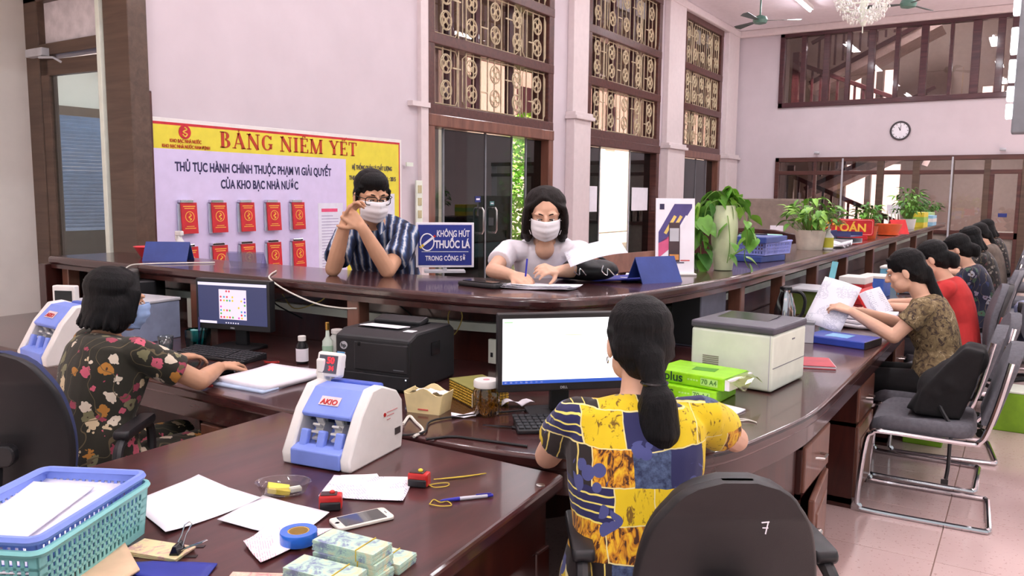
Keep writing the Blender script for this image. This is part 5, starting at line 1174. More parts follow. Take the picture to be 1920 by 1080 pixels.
cable([(-2.52,2.86,1.04),(-2.4,2.92,.93),(-2.3,2.94,.84),(-2.28,2.92,.78)], cable_k, 'dark cable hanging behind the black printer', .004); cable([(-2.14,2.86,1.04),(-2.2,2.9,.96),(-2.19,2.93,.88),(-2.12,2.9,.97),(-2.12,2.86,1.04)], cable_y, 'cream cord tied up under the counter right of the black printer', .003)
# no-smoking sign on a small stand
ns = thing('no_smoking_sign', 'blue no smoking sign with a crossed cigarette behind the counter', 'sign', (-2.63,3.44,ZK-.05), R(40))
obj('plate', MB().bb(-.155,.155,-.006,.006,.025,.265), paper_m, ns, bevel=.002); fld = obj('blue_field', MB().bb(-.143,.143,-.008,-.006,.037,.253), mat('sign_royal', (40,52,140), .4), ns)
text('lettering', 'KHÔNG HÚT', .048, paper_m, fld, (-.045,-.009,.19), ROT_MY, .02, .001, 'LEFT', .175); text('lettering', 'THUỐC LÁ', .056, paper_m, fld, (-.055,-.009,.13), ROT_MY, .03, .001, 'LEFT', .19); text('lettering', 'TRONG CÔNG SỞ', .036, paper_m, fld, (-.105,-.009,.062), ROT_MY, .02, .001, 'LEFT', .215); obj('rule', MB().bb(-.125,.125,-.009,-.008,.108,.111), paper_m, fld)
m = MB(); m.tube([(-.095+.036*math.cos(t),-.009,.16+.045*math.sin(t)) for t in np.arange(24)*PI/12], .0035, 5, True); obj('ban_ring', m, paper_m, fld); cgr = R(38); rmc = [[math.cos(cgr),0,-math.sin(cgr)],[0,1,0],[math.sin(cgr),0,math.cos(cgr)]]
obj('cigarette', MB().box((-.09,-.010,.165),(.085,.002,.012), rm=rmc), paper_m, fld); obj('filter_tip', MB().box((-.124,-.0105,.138),(.025,.002,.013), rm=rmc), mat('filter_yellow', (226,190,50)), fld); obj('ember', MB().box((-.056,-.0105,.192),(.012,.002,.012), rm=rmc), red_m, fld)
m = MB(); m.box((0,.05,.0),(.22,.12,.01)); m.bb(-.01,.01,.0,.012,0,.1); obj('stand', m, lgrey_m, ns); ns.location.z = ZK+.005
# black flat case, papers, bag, folder
o = thing('flat_case', 'flat black case lying at the counter edge left of the woman in white', 'case', (-2.10,3.02,ZK), R(-8)); obj('case', MB().prism(rrect(.24,.085,.02,3), 0, .022), black_m, o, bevel=.008); obj('flap', MB().prism(rrect(.2,.06,.015,3), .022, .027), glossk_m, o, bevel=.003)
for k in range(4): sheet('paper_sheet', [(-2.02+.01*k,2.99+.012*k),(-2.03+.01*k,3.16),(-1.70+.012*k,3.22-.01*k),(-1.69,3.08+.01*k)], ('bottom','second','third','top')[k]+' sheet of the papers the woman in white is signing', print_m if k == 3 else paper_m, z=ZK+.004*k, group='papers under the signing hand', curl=.008)
bg_ = thing('handbag', 'black leather handbag with metal clasps on the counter', 'bag', (-1.80,3.50,ZK+.012), R(38)); mb = MB()
mb.ell((0,0,.045),(.155,.085,.05), n=20); mb.ell((-.03,0,.06),(.1,.07,.05), n=16); mb.ell((.06,.0,.05),(.09,.07,.05), n=16); blob('bag_body', mb, black_m, bg_, .006, 3)
for x in (-.075,.06):
    m = MB(); m.tube(catmull([(x,-.075,.075),(x-.01,-.09,.05),(x+.015,-.095,.03),(x+.02,-.085,.06),(x+.05,-.09,.03)],4), .003, 6); obj('clasp', m, chrome_m, bg_, smooth=True)
m = MB(); m.tube(catmull([(-.1,.0,.08),(-.06,.03,.11),(.05,.03,.11),(.1,.0,.085)],5), .007, 8); obj('strap', m, black_m, bg_, smooth=True)
sheet('blue_folder', [(-1.95,3.42),(-2.0,3.62),(-1.62,3.78),(-1.56,3.58)], 'blue plastic folder under the black handbag', mat('royal_blue_card', (44,54,150)), z=ZK+.006, thick=.006, cat='folder', curl=.02)
for k in range(2): sheet('paper_sheet', [(-1.70+.03*k,3.66+.1*k),(-1.76+.03*k,3.86+.1*k),(-1.56,3.92+.06*k),(-1.52,3.76+.06*k)], ('white sheets beside the blue tent sign','folded white sheets behind the blue tent sign')[k], paper_m, z=ZK+.002, thick=.008, curl=.01)
o = thing('wooden_clipboard', 'brown wooden board propped up behind the papers right of the woman in white', 'board', (-1.83,3.98,ZK), R(38)); obj('board', MB().box((0,0,.06),(.42,.012,.11), rm=Euler((R(-24),R(-5),0)).to_matrix()), cabl_m, o, bevel=.003); obj('prop', MB().bb(-.02,.02,0,.05,0,.05), cabl_m, o)
# app poster stand
ps = thing('poster_stand', 'white counter poster stand advertising a phone app', 'poster', (-1.60,4.12,ZK), R(35))
obj('foot', MB().bb(-.11,.11,-.06,.05,0,.012), white_m, ps, bevel=.004); bd = obj('poster', MB().box((0,.0,.21),(.21,.008,.40), rm=Euler((R(-5),0,0)).to_matrix()), paper_m, ps); q = np.array(Euler((R(-5),0,0)).to_matrix())
def pp(name, poly, m_, dz=-.0045): v = [(x, dz, z) for x,z in poly]; n = len(v); mb = MB(); V = [np.array((0,0,.21))+q@np.array((x,y,z)) for x,y,z in v]+[np.array((0,0,.21))+q@np.array((x,y-.001,z)) for x,y,z in v]; mb.add(V, [tuple(range(n)), tuple(range(2*n-1,n-1,-1))]+[(j,(j+1)%n,n+(j+1)%n,n+j) for j in range(n)]); return obj(name, mb, m_, bd)
pur = mat('poster_indigo', (84,74,132)); pp('diagonal_band', [(-.09,.02),(-.005,.17),(.09,.17),(.09,.15),(.0,.0),(-.09,-.04)], pur); pp('pink_corner', [(-.09,-.04),(-.03,.0),(-.03,-.07),(-.09,-.12)], mat('poster_pink', (206,90,130))); pp('red_rule', [(.03,-.13),(.08,-.13),(.08,-.135),(.03,-.135)], red_m); pp('base_rule', [(-.09,-.142),(.05,-.142),(.05,-.147),(-.09,-.147)], mat('poster_navy', (50,44,80)))
ph_ = pp('phone_picture', [(-.035,.07),(.025,.07),(.025,-.14),(-.035,-.14)], mat('poster_brown', (74,56,60)), -.0058); pp('phone_screen', [(-.03,.04),(.02,.04),(.02,-.03),(-.03,-.03)], lgrey_m, -.0068); pp('phone_strip', [(-.03,-.1),(.02,-.1),(.02,-.13),(-.03,-.13)], mat('poster_orange', (220,150,80)), -.0068); pp('corner_logo', [(-.085,.17),(-.06,.17),(-.06,.14),(-.085,.14)], mat('poster_navy', (50,44,80)))
for k in range(3):
    ox = -.062+.032*k; dx, dz = .055, .095; pp('headline_strip', [(ox,.015),(ox+dx,.015+dz),(ox+dx+.014,.015+dz-.008),(ox+.014,.007)], (mat('poster_yellow', (230,200,110)), mat('poster_yellow', (230,200,110)), paper_m)[k], -.0055)
# ---------------------------------------------------------------- plants and the rest of the counter top
def leaf_mesh(L=.07, Wd=.055, fold=.25, droop=.3):
    m = MB(); rows = [(0,.0),(.06,.55),(.2,.95),(.4,1.0),(.6,.8),(.8,.45),(1,.0)]; V = []
    for t, w_ in rows:
        for s_ in (-1,0,1): V.append((s_*w_*Wd/2, t*L-(.12*L if t == 0.06 and s_ else 0), abs(s_)*w_*Wd*fold*.5-droop*L*t*t))
    f = [(i*3+j, i*3+j+1, i*3+4+j, i*3+3+j) for i in range(len(rows)-1) for j in range(2)]
    m.add(V, f); return m
leafA = leaf_mesh(); leafB = leaf_mesh(.085, .045, .3, .4)
vs = thing('trailing_pothos', 'tall pale green vase with trailing pothos vines on the counter', 'plant', (-1.47,4.55,ZK))
obj('vase', MB().lathe([(.042,0),(.052,.004),(.06,.06),(.072,.17),(.076,.24),(.07,.33),(.056,.37),(.05,.372),(.05,.36),(.045,.34)], n=32, caps=False), mat('celadon', (206,216,176), .35, var=.06), vs, smooth=True); obj('soil', MB().lathe([(.05,.345),(.001,.35)], n=20), soil_m, vs)
rr = random.Random(11); l0 = {}
def vine(root, pts, n, sc, mats, side=.03, rad=.0028):
    C = catmull([np.array(p) for p in pts], 6); m = MB(); m.tube(C, rad, 5); obj('vine', m, stem_m, root, smooth=True)
    for k in range(n):
        t = (k+.6)/n; p = C[min(len(C)-1, int(t*(len(C)-1)))]; a = rr.uniform(0, 2*PI); s_ = sc*rr.uniform(.75,1.25); mi = rr.choice(mats)
        rot = (R(rr.uniform(-70,-15)), R(rr.uniform(-25,25)), a); key = mi.name
        loc = tuple(p+np.array((math.cos(a+PI/2)*side*.3, math.sin(a+PI/2)*side*.3, rr.uniform(-.005,.015))))
        if key not in l0: l0[key] = obj('leaf', leafA, mi, root, loc=loc, rot=rot, smooth=80); l0[key].scale = (s_,)*3
        else: part_copy(l0[key], root, loc, rot, (s_,)*3)
c_, s__ = math.cos(R(30)), math.sin(R(30))   # view-facing left is (-c,-s)
def V(side, depth, z): return (side*.866+depth*-.5, side*.5+depth*.866, z)
L2 = [leaf_m, leaf2_m]
vine(vs, [V(0,0,.35),V(-.03,0,.43),V(-.06,0,.45),V(-.1,.0,.42),V(-.14,0,.36),V(-.16,0,.28),V(-.17,0,.2)], 15, 1.35, L2)
vine(vs, [V(0,0,.35),V(-.05,-.04,.4),V(-.11,-.04,.36),V(-.13,-.05,.25),V(-.14,-.05,.13),V(-.13,-.05,.04)], 18, 1.35, [leaf_m, leafd_m])
vine(vs, [V(0,0,.35),V(-.07,.03,.38),V(-.15,.02,.3),V(-.19,.02,.2),V(-.2,.02,.1),V(-.18,.02,.03)], 18, 1.35, [leaf_m, leafd_m])
vine(vs, [V(0,0,.35),V(.02,0,.44),V(.03,0,.47),V(.05,0,.43)], 9, 1.4, L2); vine(vs, [V(0,0,.35),V(.05,0,.42),V(.1,-.02,.4),V(.13,-.03,.3),V(.15,-.03,.22),V(.17,-.03,.17)], 11, 1.4, L2)
vine(vs, [V(0,0,.35),V(.06,-.06,.38),V(.1,-.08,.28),V(.11,-.08,.18),V(.1,-.08,.08),V(.13,-.08,.02)], 9, 1.3, L2); vine(vs, [V(0,-.02,.35),V(.0,-.08,.3),V(.01,-.095,.2),V(.01,-.1,.12),V(-.0,-.1,.05)], 4, 1.2, [leaf_m])
# stacked blue tray baskets with folders
fb = thing('tray_basket', 'lilac blue perforated tray basket holding folders beside the pothos', 'basket', (-1.52,5.45,ZK+.045), R(80)); basket_part('mesh_sides', mat('lilac_plastic', (150,160,232), .4), .40, .28, .085, 0, .05, fb, 3, .021, .006)
for k, (z, m_, lab) in enumerate(((.0,bl_m,'blue box file under the lilac tray basket'),(.125,bl_m,'blue box file lying on top of the lilac tray basket'))):
    o = thing('box_file', lab, 'folder', (-1.52+.02*k,5.40-.02*k,ZK+z), R(78+4*k), 'blue box files'); obj('cover', MB().bb(-.17,.17,-.12,.12,0,.042), m_, o, bevel=.006); obj('spine', MB().bb(.17,.176,-.12,.12,.002,.04), black_m, o, bevel=.002)
o = thing('folder', 'pale mint folder on the lilac tray basket', 'folder', (-1.56,5.62,ZK+.135), R(75)); obj('cover', MB().bb(-.12,.12,-.1,.1,0,.03), mat('folder_mint', (150,214,196), .5), o, bevel=.004); obj('clip', MB().bb(-.12,-.08,-.1,.1,.03,.04), black_m, o, bevel=.004)
# potted plants
def potted(loc, label, pot_m, pr, ph, nl, spread, hgt, mats, lw, individually=True, cat='plant'):
    r = thing('potted_plant', label, cat, loc); obj('pot', MB().lathe([(pr*.78,0),(pr*.8,.004),(pr*.97,ph*.93),(pr,ph),(pr*.95,ph),(pr*.9,ph*.9)], n=24, caps=False), pot_m, r, smooth=True); obj('soil', MB().lathe([(pr*.92,ph*.88),(.001,ph*.9)], n=18), soil_m, r)
    q = random.Random(int(loc[1]*77)); st = MB(); fl = MB(); first = {}
    for k in range(nl):
        a = q.random()*2*PI; d = spread*math.sqrt(q.random()); z = ph+hgt*(.25+.75*q.random())*(1-.35*(d/spread)**2); p = np.array((d*math.cos(a), d*math.sin(a), z))
        st.tube(catmull([np.array((.2*d*math.cos(a),.2*d*math.sin(a),ph*.88)), p*np.array((.5,.5,1))*1.0*np.array((1,1,.7)), p], 3), .0018, 4)
        rot = (R(q.uniform(-35,35)), R(q.uniform(-20,20)), a-PI/2+q.uniform(-.6,.6)); s_ = lw*q.uniform(.7,1.25); mi = q.choice(mats)
        if individually:
            if mi.name not in first: first[mi.name] = obj('leaf', leafB, mi, r, loc=tuple(p), rot=rot, smooth=80); first[mi.name].scale = (s_,)*3
            else: part_copy(first[mi.name], r, tuple(p), rot, (s_,)*3)
        else:
            M_ = np.array(Euler(rot).to_matrix())*s_; fl.add(leafB.v[0]@M_.T+p, leafB.f, 0 if q.random() < .5 else 1)
    obj('stems', st, stem_m, r)
    if not individually: tag(obj('foliage', fl, mats[:2], r), kind='stuff')
    return r
potted((-1.50,6.85,ZK), 'leafy bright green plant in a white pot behind the lilac basket', mat('pot_white', (224,212,196), .4), .125, .16, 120, .22, .28, [leaf2_m, leaf_m], 1.0)
potted((-1.43,9.15,ZK), 'small bushy green plant in an orange pot right of the red sign', mat('pot_orange', (226,100,52), .45), .105, .13, 90, .16, .26, [leafd_m, leaf_m], .8, False)
o = thing('orange_pot', 'empty round orange pot beyond the small bushy plant', 'pot', (-1.36,10.1,ZK)); obj('pot', MB().lathe([(.09,0),(.1,.004),(.14,.11),(.145,.13),(.135,.13),(.1,.02)], n=24, caps=False), mat('pot_orange', (226,100,52)), o, smooth=True); obj('saucer', MB().lathe([(.1,0),(.12,.01),(.12,.016),(.001,.012)], n=20), mat('pot_orange', (226,100,52)), o)
potted((-1.42,12.4,ZK), 'tall thin-leaved potted plant on the far half of the counter', white_m, .10, .14, 120, .20, .46, [leafd_m, leaf_m], 1.0, False); potted((-1.5,15.6,ZK), 'dark green potted plant at the far end of the counter', mat('pot_dark', (90,80,74)), .12, .16, 80, .22, .25, [leafd_m, leafd_m], 1.0, False)
o = thing('hand_sanitizer', 'clear pump bottle with a green and orange label beside the white pot', 'bottle', (-1.37,6.9,ZK)); obj('bottle_body', MB().lathe([(.036,0),(.042,.006),(.042,.11),(.016,.14),(.015,.155)], n=20), mat('clear_gel', (226,226,222), .2), o, smooth=True); obj('label_band', MB().lathe([(.0425,.02),(.0432,.02),(.0432,.1),(.0425,.1)], n=20, caps=False), mat('label_lime', (196,190,60)), o, smooth=True); obj('pump', MB().lathe([(.018,.155),(.018,.17),(.006,.172),(.006,.2)], n=12).bb(-.035,.01,-.008,.008,.2,.212), white_m, o)
# red KE TOAN sign
sg = thing('department_sign', 'red desk sign with gold lettering reading TOÁN behind the white pot', 'sign', (-1.62,8.75,ZK), R(14)); obj('board', MB().prism(rrect(.62,.17,.02,3), -.008, .008, rm=[[1,0,0],[0,0,-1],[0,1,0]], c=(0,0,.125)), mat('sign_red', (200,36,44), .4), sg, bevel=.003); obj('foot', MB().bb(-.25,.25,-.05,.05,0,.04), mat('sign_red', (200,36,44)), sg, bevel=.004); text('lettering', 'KẾ TOÁN', .11, mat('sign_gold', (246,196,70), .4), sg, (-.25,-.0095,.085), ROT_MY, .03, .001, 'LEFT', .48)
m = MB(); m.tube([(x,-.009,z+.125) for x,z in rrect(.59,.145,.02,3)], .003, 4, True); obj('border_line', m, mat('sign_pale', (240,150,140)), sg)
tent((-1.33,10.6,ZK), R(40), 'red tent sign beyond the orange pots', .2, .17, mat('tent_red', (210,40,44), .4), group='tent signs')
# desk trays and papers on the counter's middle stretch
o = thing('document_tray', 'grey stacked document tray below the red sign', 'tray', (-1.44,7.9,ZK), R(82)); 
for k in range(2): obj('tray', MB().bb(-.17,.17,-.12,.12,.01+.06*k,.016+.06*k).bb(-.17,.17,.114,.12,.01+.06*k,.06+.06*k).bb(-.17,-.164,-.12,.12,.01+.06*k,.05+.06*k).bb(.164,.17,-.12,.12,.01+.06*k,.05+.06*k), (lgrey_m, mat('tray_navy', (60,64,110)))[k], o)
obj('corner_post', MB().bb(-.17,-.16,.11,.12,0,.11).bb(.16,.17,.11,.12,0,.11), grey_m, o)
for k in range(3): sheet('paper_stack', [(-1.52+.02*k,7.15+.12*k),(-1.54+.02*k,7.42+.12*k),(-1.32,7.45+.12*k),(-1.30+.01*k,7.16+.12*k)], ('pile of white papers right of the pump bottle','loose papers overlapping the pile by the pump bottle','crumpled papers at the counter edge near the document tray')[k], paper_m, z=ZK+.006*k, thick=.012, curl=.03)
sheet('paper_stack', [(-1.45,10.9),(-1.47,11.3),(-1.28,11.3),(-1.28,10.9)], 'white papers at the edge of the counter beyond the red tent sign', paper_m, z=ZK, thick=.012)
def carton(loc, d, m_, label, lid): r = thing('carton', label, 'box', loc, R(88), 'cartons on the far counter'); obj('box', MB().bb(-d[0]/2,d[0]/2,-d[1]/2,d[1]/2,0,d[2]), m_, r, bevel=.004); obj('band', MB().bb(-d[0]/2-.002,d[0]/2+.002,-d[1]/2-.002,d[1]/2+.002,d[2]*.35,d[2]*.7), lid, r); return r
carton((-1.42,13.3,ZK), (.42,.26,.22), mat('box_yellow', (226,206,60), .5), 'yellow and green carton on the far counter', mat('box_lime', (150,200,90))); carton((-1.42,14.4,ZK), (.4,.3,.16), mat('box_sky', (150,200,226), .5), 'pale blue carton on the far counter', white_m); carton((-1.5,14.95,ZK), (.4,.3,.2), mat('box_pale_green', (176,214,150), .5), 'pale green carton near the end of the counter', mat('box_sky', (150,200,226)))
o = thing('wire_rack', 'pale slanted brochure rack on the far counter', 'rack', (-1.55,12.0,ZK), R(70)); m = MB()
for k in range(4): m.box((-.15+.1*k,0,.13),(.012,.012,.28), rm=Euler((0,R(-18),0)).to_matrix())
obj('rods', m, ivory_m, o); obj('foot', MB().bb(-.2,.2,-.06,.06,0,.012), ivory_m, o)

# behind the public side: grey cabinet and a wooden settle
cb = thing('steel_cabinet', 'grey two-door steel cabinet standing in the hall behind the counter', 'cabinet', (-3.28,12.0,0), R(6)); obj('carcass', MB().bb(-.5,.5,-.22,.22,0,1.5), mat('cabinet_taupe', (140,124,114), .5), cb, bevel=.006)
for x0, x1 in ((-.49,-.2),(-.19,.49)): obj('door', MB().bb(x0,x1,-.235,-.22,.05,1.48), mat('cabinet_taupe', (140,124,114)), cb, bevel=.004)
obj('shelf_tag', MB().bb(.12,.3,-.26,-.25,.98,1.12), paper_m, cb); obj('door_handle', MB().bb(-.15,-.13,-.25,-.235,.75,.9), steel_m, cb)
se = thing('wooden_settle', 'dark wooden settle back showing between the pothos and the white pot', 'bench', (-2.55,8.6,0), R(10)); obj('back', MB().prism([(-.62,0),(.62,0),(.62,.5),(.3,.56),(0,.58),(-.3,.56),(-.62,.5)], -.03,.03, rm=[[1,0,0],[0,0,-1],[0,1,0]], c=(0,0,.62)), deskd_m, se, bevel=.01); obj('seat', MB().bb(-.62,.62,0,.5,.4,.45), deskd_m, se, bevel=.01)
for x in (-.57,.57): obj('leg', MB().bb(x-.04,x+.04,-.03,.05,0,.62), deskd_m, se); obj('leg', MB().bb(x-.04,x+.04,.42,.5,0,.4), deskd_m, se)
# ---------------------------------------------------------------- people
A = lambda *p: np.array(p, float)
def unit(v): v = np.array(v, float); return v/np.linalg.norm(v)
def head_shape(mb, c, F, s=1.0):
    P = lambda x, y, z: c+F@(A(x,y,z)*s)
    E = lambda p, r: mb.ell(P(*p), A(*r)*s, F, 14)
    E((0,-.012,.03),(.075,.094,.086)); E((0,.02,-.028),(.063,.070,.084)); E((0,.05,-.086),(.032,.033,.026))
    for x in (-1,1):
        E((x*.034,.03,-.058),(.032,.045,.042)); E((x*.036,.056,-.022),(.026,.025,.026)); E((x*.03,.074,.026),(.028,.014,.010)); E((x*.079,-.006,-.012),(.009,.019,.031)); E((x*.011,.097,-.031),(.010,.010,.008))
    mb.cap(P(0,.086,.012), P(0,.106,-.026), .0085*s, .0125*s, 10); E((0,.086,-.057),(.023,.010,.006)); E((0,.084,-.067),(.019,.010,.007))
def hand(mb, w_, d, n, side, curl=.5, s=1.0, spread=.12, thumb=.5):
    """w_ wrist, d pointing direction, n palm normal (fingers curl towards n), side +1: thumb on the d x n side"""
    d = unit(d); n = unit(n-d*np.dot(n,d)); l = np.cross(d, n)*side
    kn = []
    for k, (o, ln) in enumerate(((.030,.074),(.010,.082),(-.010,.076),(-.028,.060))):
        b = w_+d*.012*s+l*o*.55*s; q = w_+(d*(.088-.006*abs(k-1))+l*o)*s; mb.cap(b, q, .0155*s, .0125*s, 8)
        p = q; a = curl*.55; dd = unit(d+l*(1.5-k)*spread)
        for j, fr in enumerate((.46,.31,.23)):
            v = dd*math.cos(a)+n*math.sin(a); p2 = p+v*ln*fr*s; mb.cap(p, p2, (.0092-.0008*j)*s, (.0086-.0009*j)*s, 8); p = p2; a += curl*.75
    b = w_+(d*.022+l*.02)*s; v = unit(d*.7+l*.75+n*.25); p = b
    for j, ln in enumerate((.042,.034,.027)):
        p2 = p+v*ln*s; mb.cap(p, p2, (.0135-.002*j)*s, (.0115-.002*j)*s, 8); p = p2; v = unit(v+d*.35*thumb+n*.3*thumb-l*.25*thumb)
    mb.ell(w_+d*.045*s, A(.036,.014,.05)*s, np.array([l, n, d]).T, 12)
def spine_rings(pel, mid, nek, rgt, spec, nseg=24, p=2.3):
    C = catmull([pel, mid, nek], 12); out = []
    for t, rx, ry, oy in spec:
        i = min(len(C)-1, int(round(t*(len(C)-1)))); c = C[i]; u = unit(C[min(i+1,len(C)-1)]-C[max(i-1,0)]); r = unit(rgt-u*np.dot(rgt,u)); f = np.cross(u, r)
        out.append(oring(c+f*oy, rx, ry, np.array([r,f,u]).T, nseg, p))
    return out
FEM = [(0,.175,.125,0),(.14,.168,.12,0),(.36,.138,.104,.0),(.56,.150,.112,.012),(.72,.158,.118,.018),(.86,.158,.092,.004),(.94,.12,.072,-.002),(1.0,.062,.055,0)]
MAL = [(0,.165,.12,0),(.2,.160,.115,0),(.45,.160,.112,.01),(.68,.180,.122,.012),(.85,.185,.10,0),(.94,.13,.075,0),(1.0,.068,.06,0)]
def person(label, base, pel, mid, nek, head, hfw, rgt, arms, legs, shirt_m, low_m, skin=skin_m, male=False, sleeve=.62, vox=.0055, group=None, s=1.0, hs=1.0, hup=(0,0,1), collar=True, hands=None, slimf=1.0, scoop=0):
    base = A(*base); pel, mid, nek, head = (A(*q)-base for q in (pel, mid, nek, head)); rgt = unit(rgt)
    root = thing('person', label, 'person', tuple(base), 0, group); F = frame(hfw, hup); spec = [(t, rx*slimf, ry*slimf, oy) for t, rx, ry, oy in (MAL if male else FEM)]
    b = MB(); head_shape(b, head, F, hs); k = 1.12 if male else 1.0
    b.cap(nek-unit(nek-mid)*.03, head+F@A(0,-.02,-.06)*hs, .052*k, .047*k, 14)
    b.loft(spine_rings(pel, mid, nek, rgt, [(t, rx*.93, ry*.92, oy) for t, rx, ry, oy in spec]))
    if scoop:
        fx = unit(np.cross(A(0,0,1), rgt)); b.ell(nek+fx*.05-A(0,0,.035), (scoop*1.0,.04,scoop*1.1), frame(fx), 16)
    sh = MB(); sh.loft(spine_rings(pel, mid, nek, rgt, [(t, rx*1.04+.004, ry*1.05+.005, oy) for t, rx, ry, oy in spec[:-1]]+[(1.0, .07*k, .062*k, 0)]))
    for (s_, e_, w_, hd) in arms:
        s_, e_, w_ = A(*s_)-base, A(*e_)-base, A(*w_)-base
        b.cap(s_, e_, .045*k, .037*k, 12); b.cap(e_, e_*.6+w_*.4, .037*k, .036*k, 12); b.cap(e_*.6+w_*.4, w_, .036*k, .025*k, 12)
        if hd: hand(b, w_, *hd)
        inner = nek*.35+s_*.65-A(0,0,.02); sh.cap(inner, s_, .056*k, .060*k, 14); sl = s_+(e_-s_)*sleeve; sh.tube([s_-unit(e_-s_)*.01, s_*.5+sl*.5, sl], [.056*k, .062*k, .064*k], 16)
    lo = MB(); rl = []
    for (h_, kn, an, toe) in legs:
        h_, kn, an, toe = (A(*q)-base for q in (h_, kn, an, toe)); b.cap(h_, kn, .07, .05, 12); b.cap(kn, an, .048, .034, 12); b.cap(an-A(0,0,.03), toe, .034, .028, 10)
        lo.cap(h_, kn, .088, .066, 14); lo.tube([kn, kn*.5+an*.5, an+unit(kn-an)*.06], [.066,.058,.05], 14); rl.append((an, toe))
    lo.ell(pel-A(0,0,.0), (.165,.135,.11), frame(np.cross(A(0,0,1), rgt)), 18)
    blob('body', b, skin, root, vox, 4)
    blob('shirt', sh, shirt_m, root, max(vox,.006), 5)
    if legs: blob('trousers', lo, low_m, root, max(vox,.008), 5)
    for an, toe in rl:
        q = MB(); d = unit(toe-an); q.cap(an-A(0,0,.035)-d*.03, toe, .04, .033, 12); blob('shoe', q, black_m, root, .007, 3)
    return root, head, F
def face(root, head, F, s=1.0, look=(0,-.3), brows=True, lids=.6):
    P = lambda x, y, z: head+F@(A(x,y,z)*s)
    for x in (-1,1):
        m = MB(); m.ell(P(x*.031,.0775,.0), A(.0125,.0095,.0042)*s, F, 12); o = obj('eye', m, mat('eye_white', (226,216,212), .2), root, smooth=True)
        m = MB(); m.ell(P(x*.031+look[0]*.004,.083,.0+look[1]*.001), A(.0048,.005,.0042)*s, F, 10); obj('iris', m, mat('iris_dark', (24,16,14), .15), o, smooth=True)
        m = MB(); m.tube([P(x*(.016+.006*k), .0885-.0016*k*k*.6-.002, .0045-.0008*k) for k in range(5)], .0022*s, 5); obj('lash', m, hair_m, o)
        if brows:
            m = MB(); m.tube([P(x*(.014+.0085*k), .0895-.0019*k*k*.55, .025+.0045*math.sin(k*.9)) for k in range(5)], [.0022,.0032,.0034,.0028,.0015], 5); obj('eyebrow', m, hair_m, root)
def mask(root, head, F, s=1.0, m_=None):
    mb = MB(); mm = m_ or mask_m
    def fn(u, v):
        a = (u*2-1)*1.18; b = v*2-1; taper = 1-.12*max(0,-b)
        x = .073*math.sin(a)*taper; y = .014+.099*math.cos(a)+.017*math.exp(-(a/.28)**2)*(1 if b > -.2 else .5)*(.6+.4*b)-.010*b*b-.016*max(0,-b)+.0022*math.sin(b*11)*math.cos(a)
        return head+F@(A(x, y, -.051+.054*b*(1-.18*abs(math.sin(a))))*s)
    mb.grid(fn, 22, 16); o = obj('face_mask', mb, mm, root, smooth=80, solid=.002)
    for x in (-1,1):
        for z in (-.012,-.085):
            t = MB(); t.tube(catmull([head+F@(A(x*.067,.045,z)*s), head+F@(A(x*.077,.02,z*.6-.015)*s), head+F@(A(x*.084,-.012,-.005 if z > -.05 else -.03)*s)],4), .0016, 5); obj('ear_loop', t, mm, o)
def hair_short(root, head, F, s=1.0, m_=None):
    P = lambda x, y, z: head+F@(A(x,y,z)*s); mb = MB(); E = lambda p, r: mb.ell(P(*p), A(*r)*s, F, 16)
    E((0,-.018,.052),(.083,.098,.078)); E((0,-.045,.0),(.078,.068,.078)); E((0,-.06,-.035),(.062,.045,.045)); E((.005,.03,.078),(.066,.058,.044))
    for x in (-1,1): mb.cap(P(x*.076,.018,.03), P(x*.077,.012,-.018), .012*s, .007*s, 8)
    rr = random.Random(2)
    for k in range(22):
        x = -.07+.14*k/21; mb.cap(P(x*.8,.0,.118-5*x*x), P(x+.006,.082-abs(x)*.5-x*x*2,.066+rr.uniform(-.008,.006)-abs(x)*.1), .010*s, .005*s, 6)
    return blob('hair', mb, m_ or hair_m, root, .0045, 2)
def hair_bob(root, head, F, s=1.0, length=.11, vol=1.0, m_=None, fringe=True, rough=0):
    P = lambda x, y, z: head+F@(A(x,y,z)*s); mb = MB(); E = lambda p, r: mb.ell(P(*p), A(*r)*s, F, 16)
    E((0,-.028,.05),(.086*vol,.094,.080)); E((0,-.05,-.02),(.086*vol,.065,.10)); E((0,-.055,-.03-length*.4),(.082*vol,.052*vol,.05+length*.5))
    for x in (-1,1): E((x*.070*vol,-.02,-.03-length*.25),(.028*vol,.05,.055+length*.55)); [(mb.cap(P(x*.004+.012,.0+.010*k,.120-.005*k), P(x*(.070+.001*k)*vol,.004+.007*k,.050-.002*k), .013*s, .011*s, 8), mb.cap(P(x*(.070+.001*k)*vol,.004+.007*k,.050-.002*k), P(x*.086*vol,-.012+.007*k,-.045-length*.5), .013*s, .010*s, 8)) for k in range(6)]
    if fringe:
        for k in range(7): x = -.055+.012*k; mb.cap(P(.016,.05,.108), P(x*1.1,.086-abs(x)*.5,.066-abs(x)*.15), .009*s, .004*s, 6)
    rr = random.Random(int(abs(head[0])*100)+4)
    for k in range(40):
        a = R(200*(k/39)-190); rx = .088*vol; x = rx*math.cos(a); y = -.03+.075*math.sin(a); zb = -.06-length*rr.uniform(.75,1.15)
        mb.cap(P(x*.94,y*.9,-.02), P(x*rr.uniform(.9,1.12), y*rr.uniform(.9,1.15)-.012, zb), .013*s, .006*s, 6)
    return blob('hair', mb, m_ or hair_m, root, .005, 2)
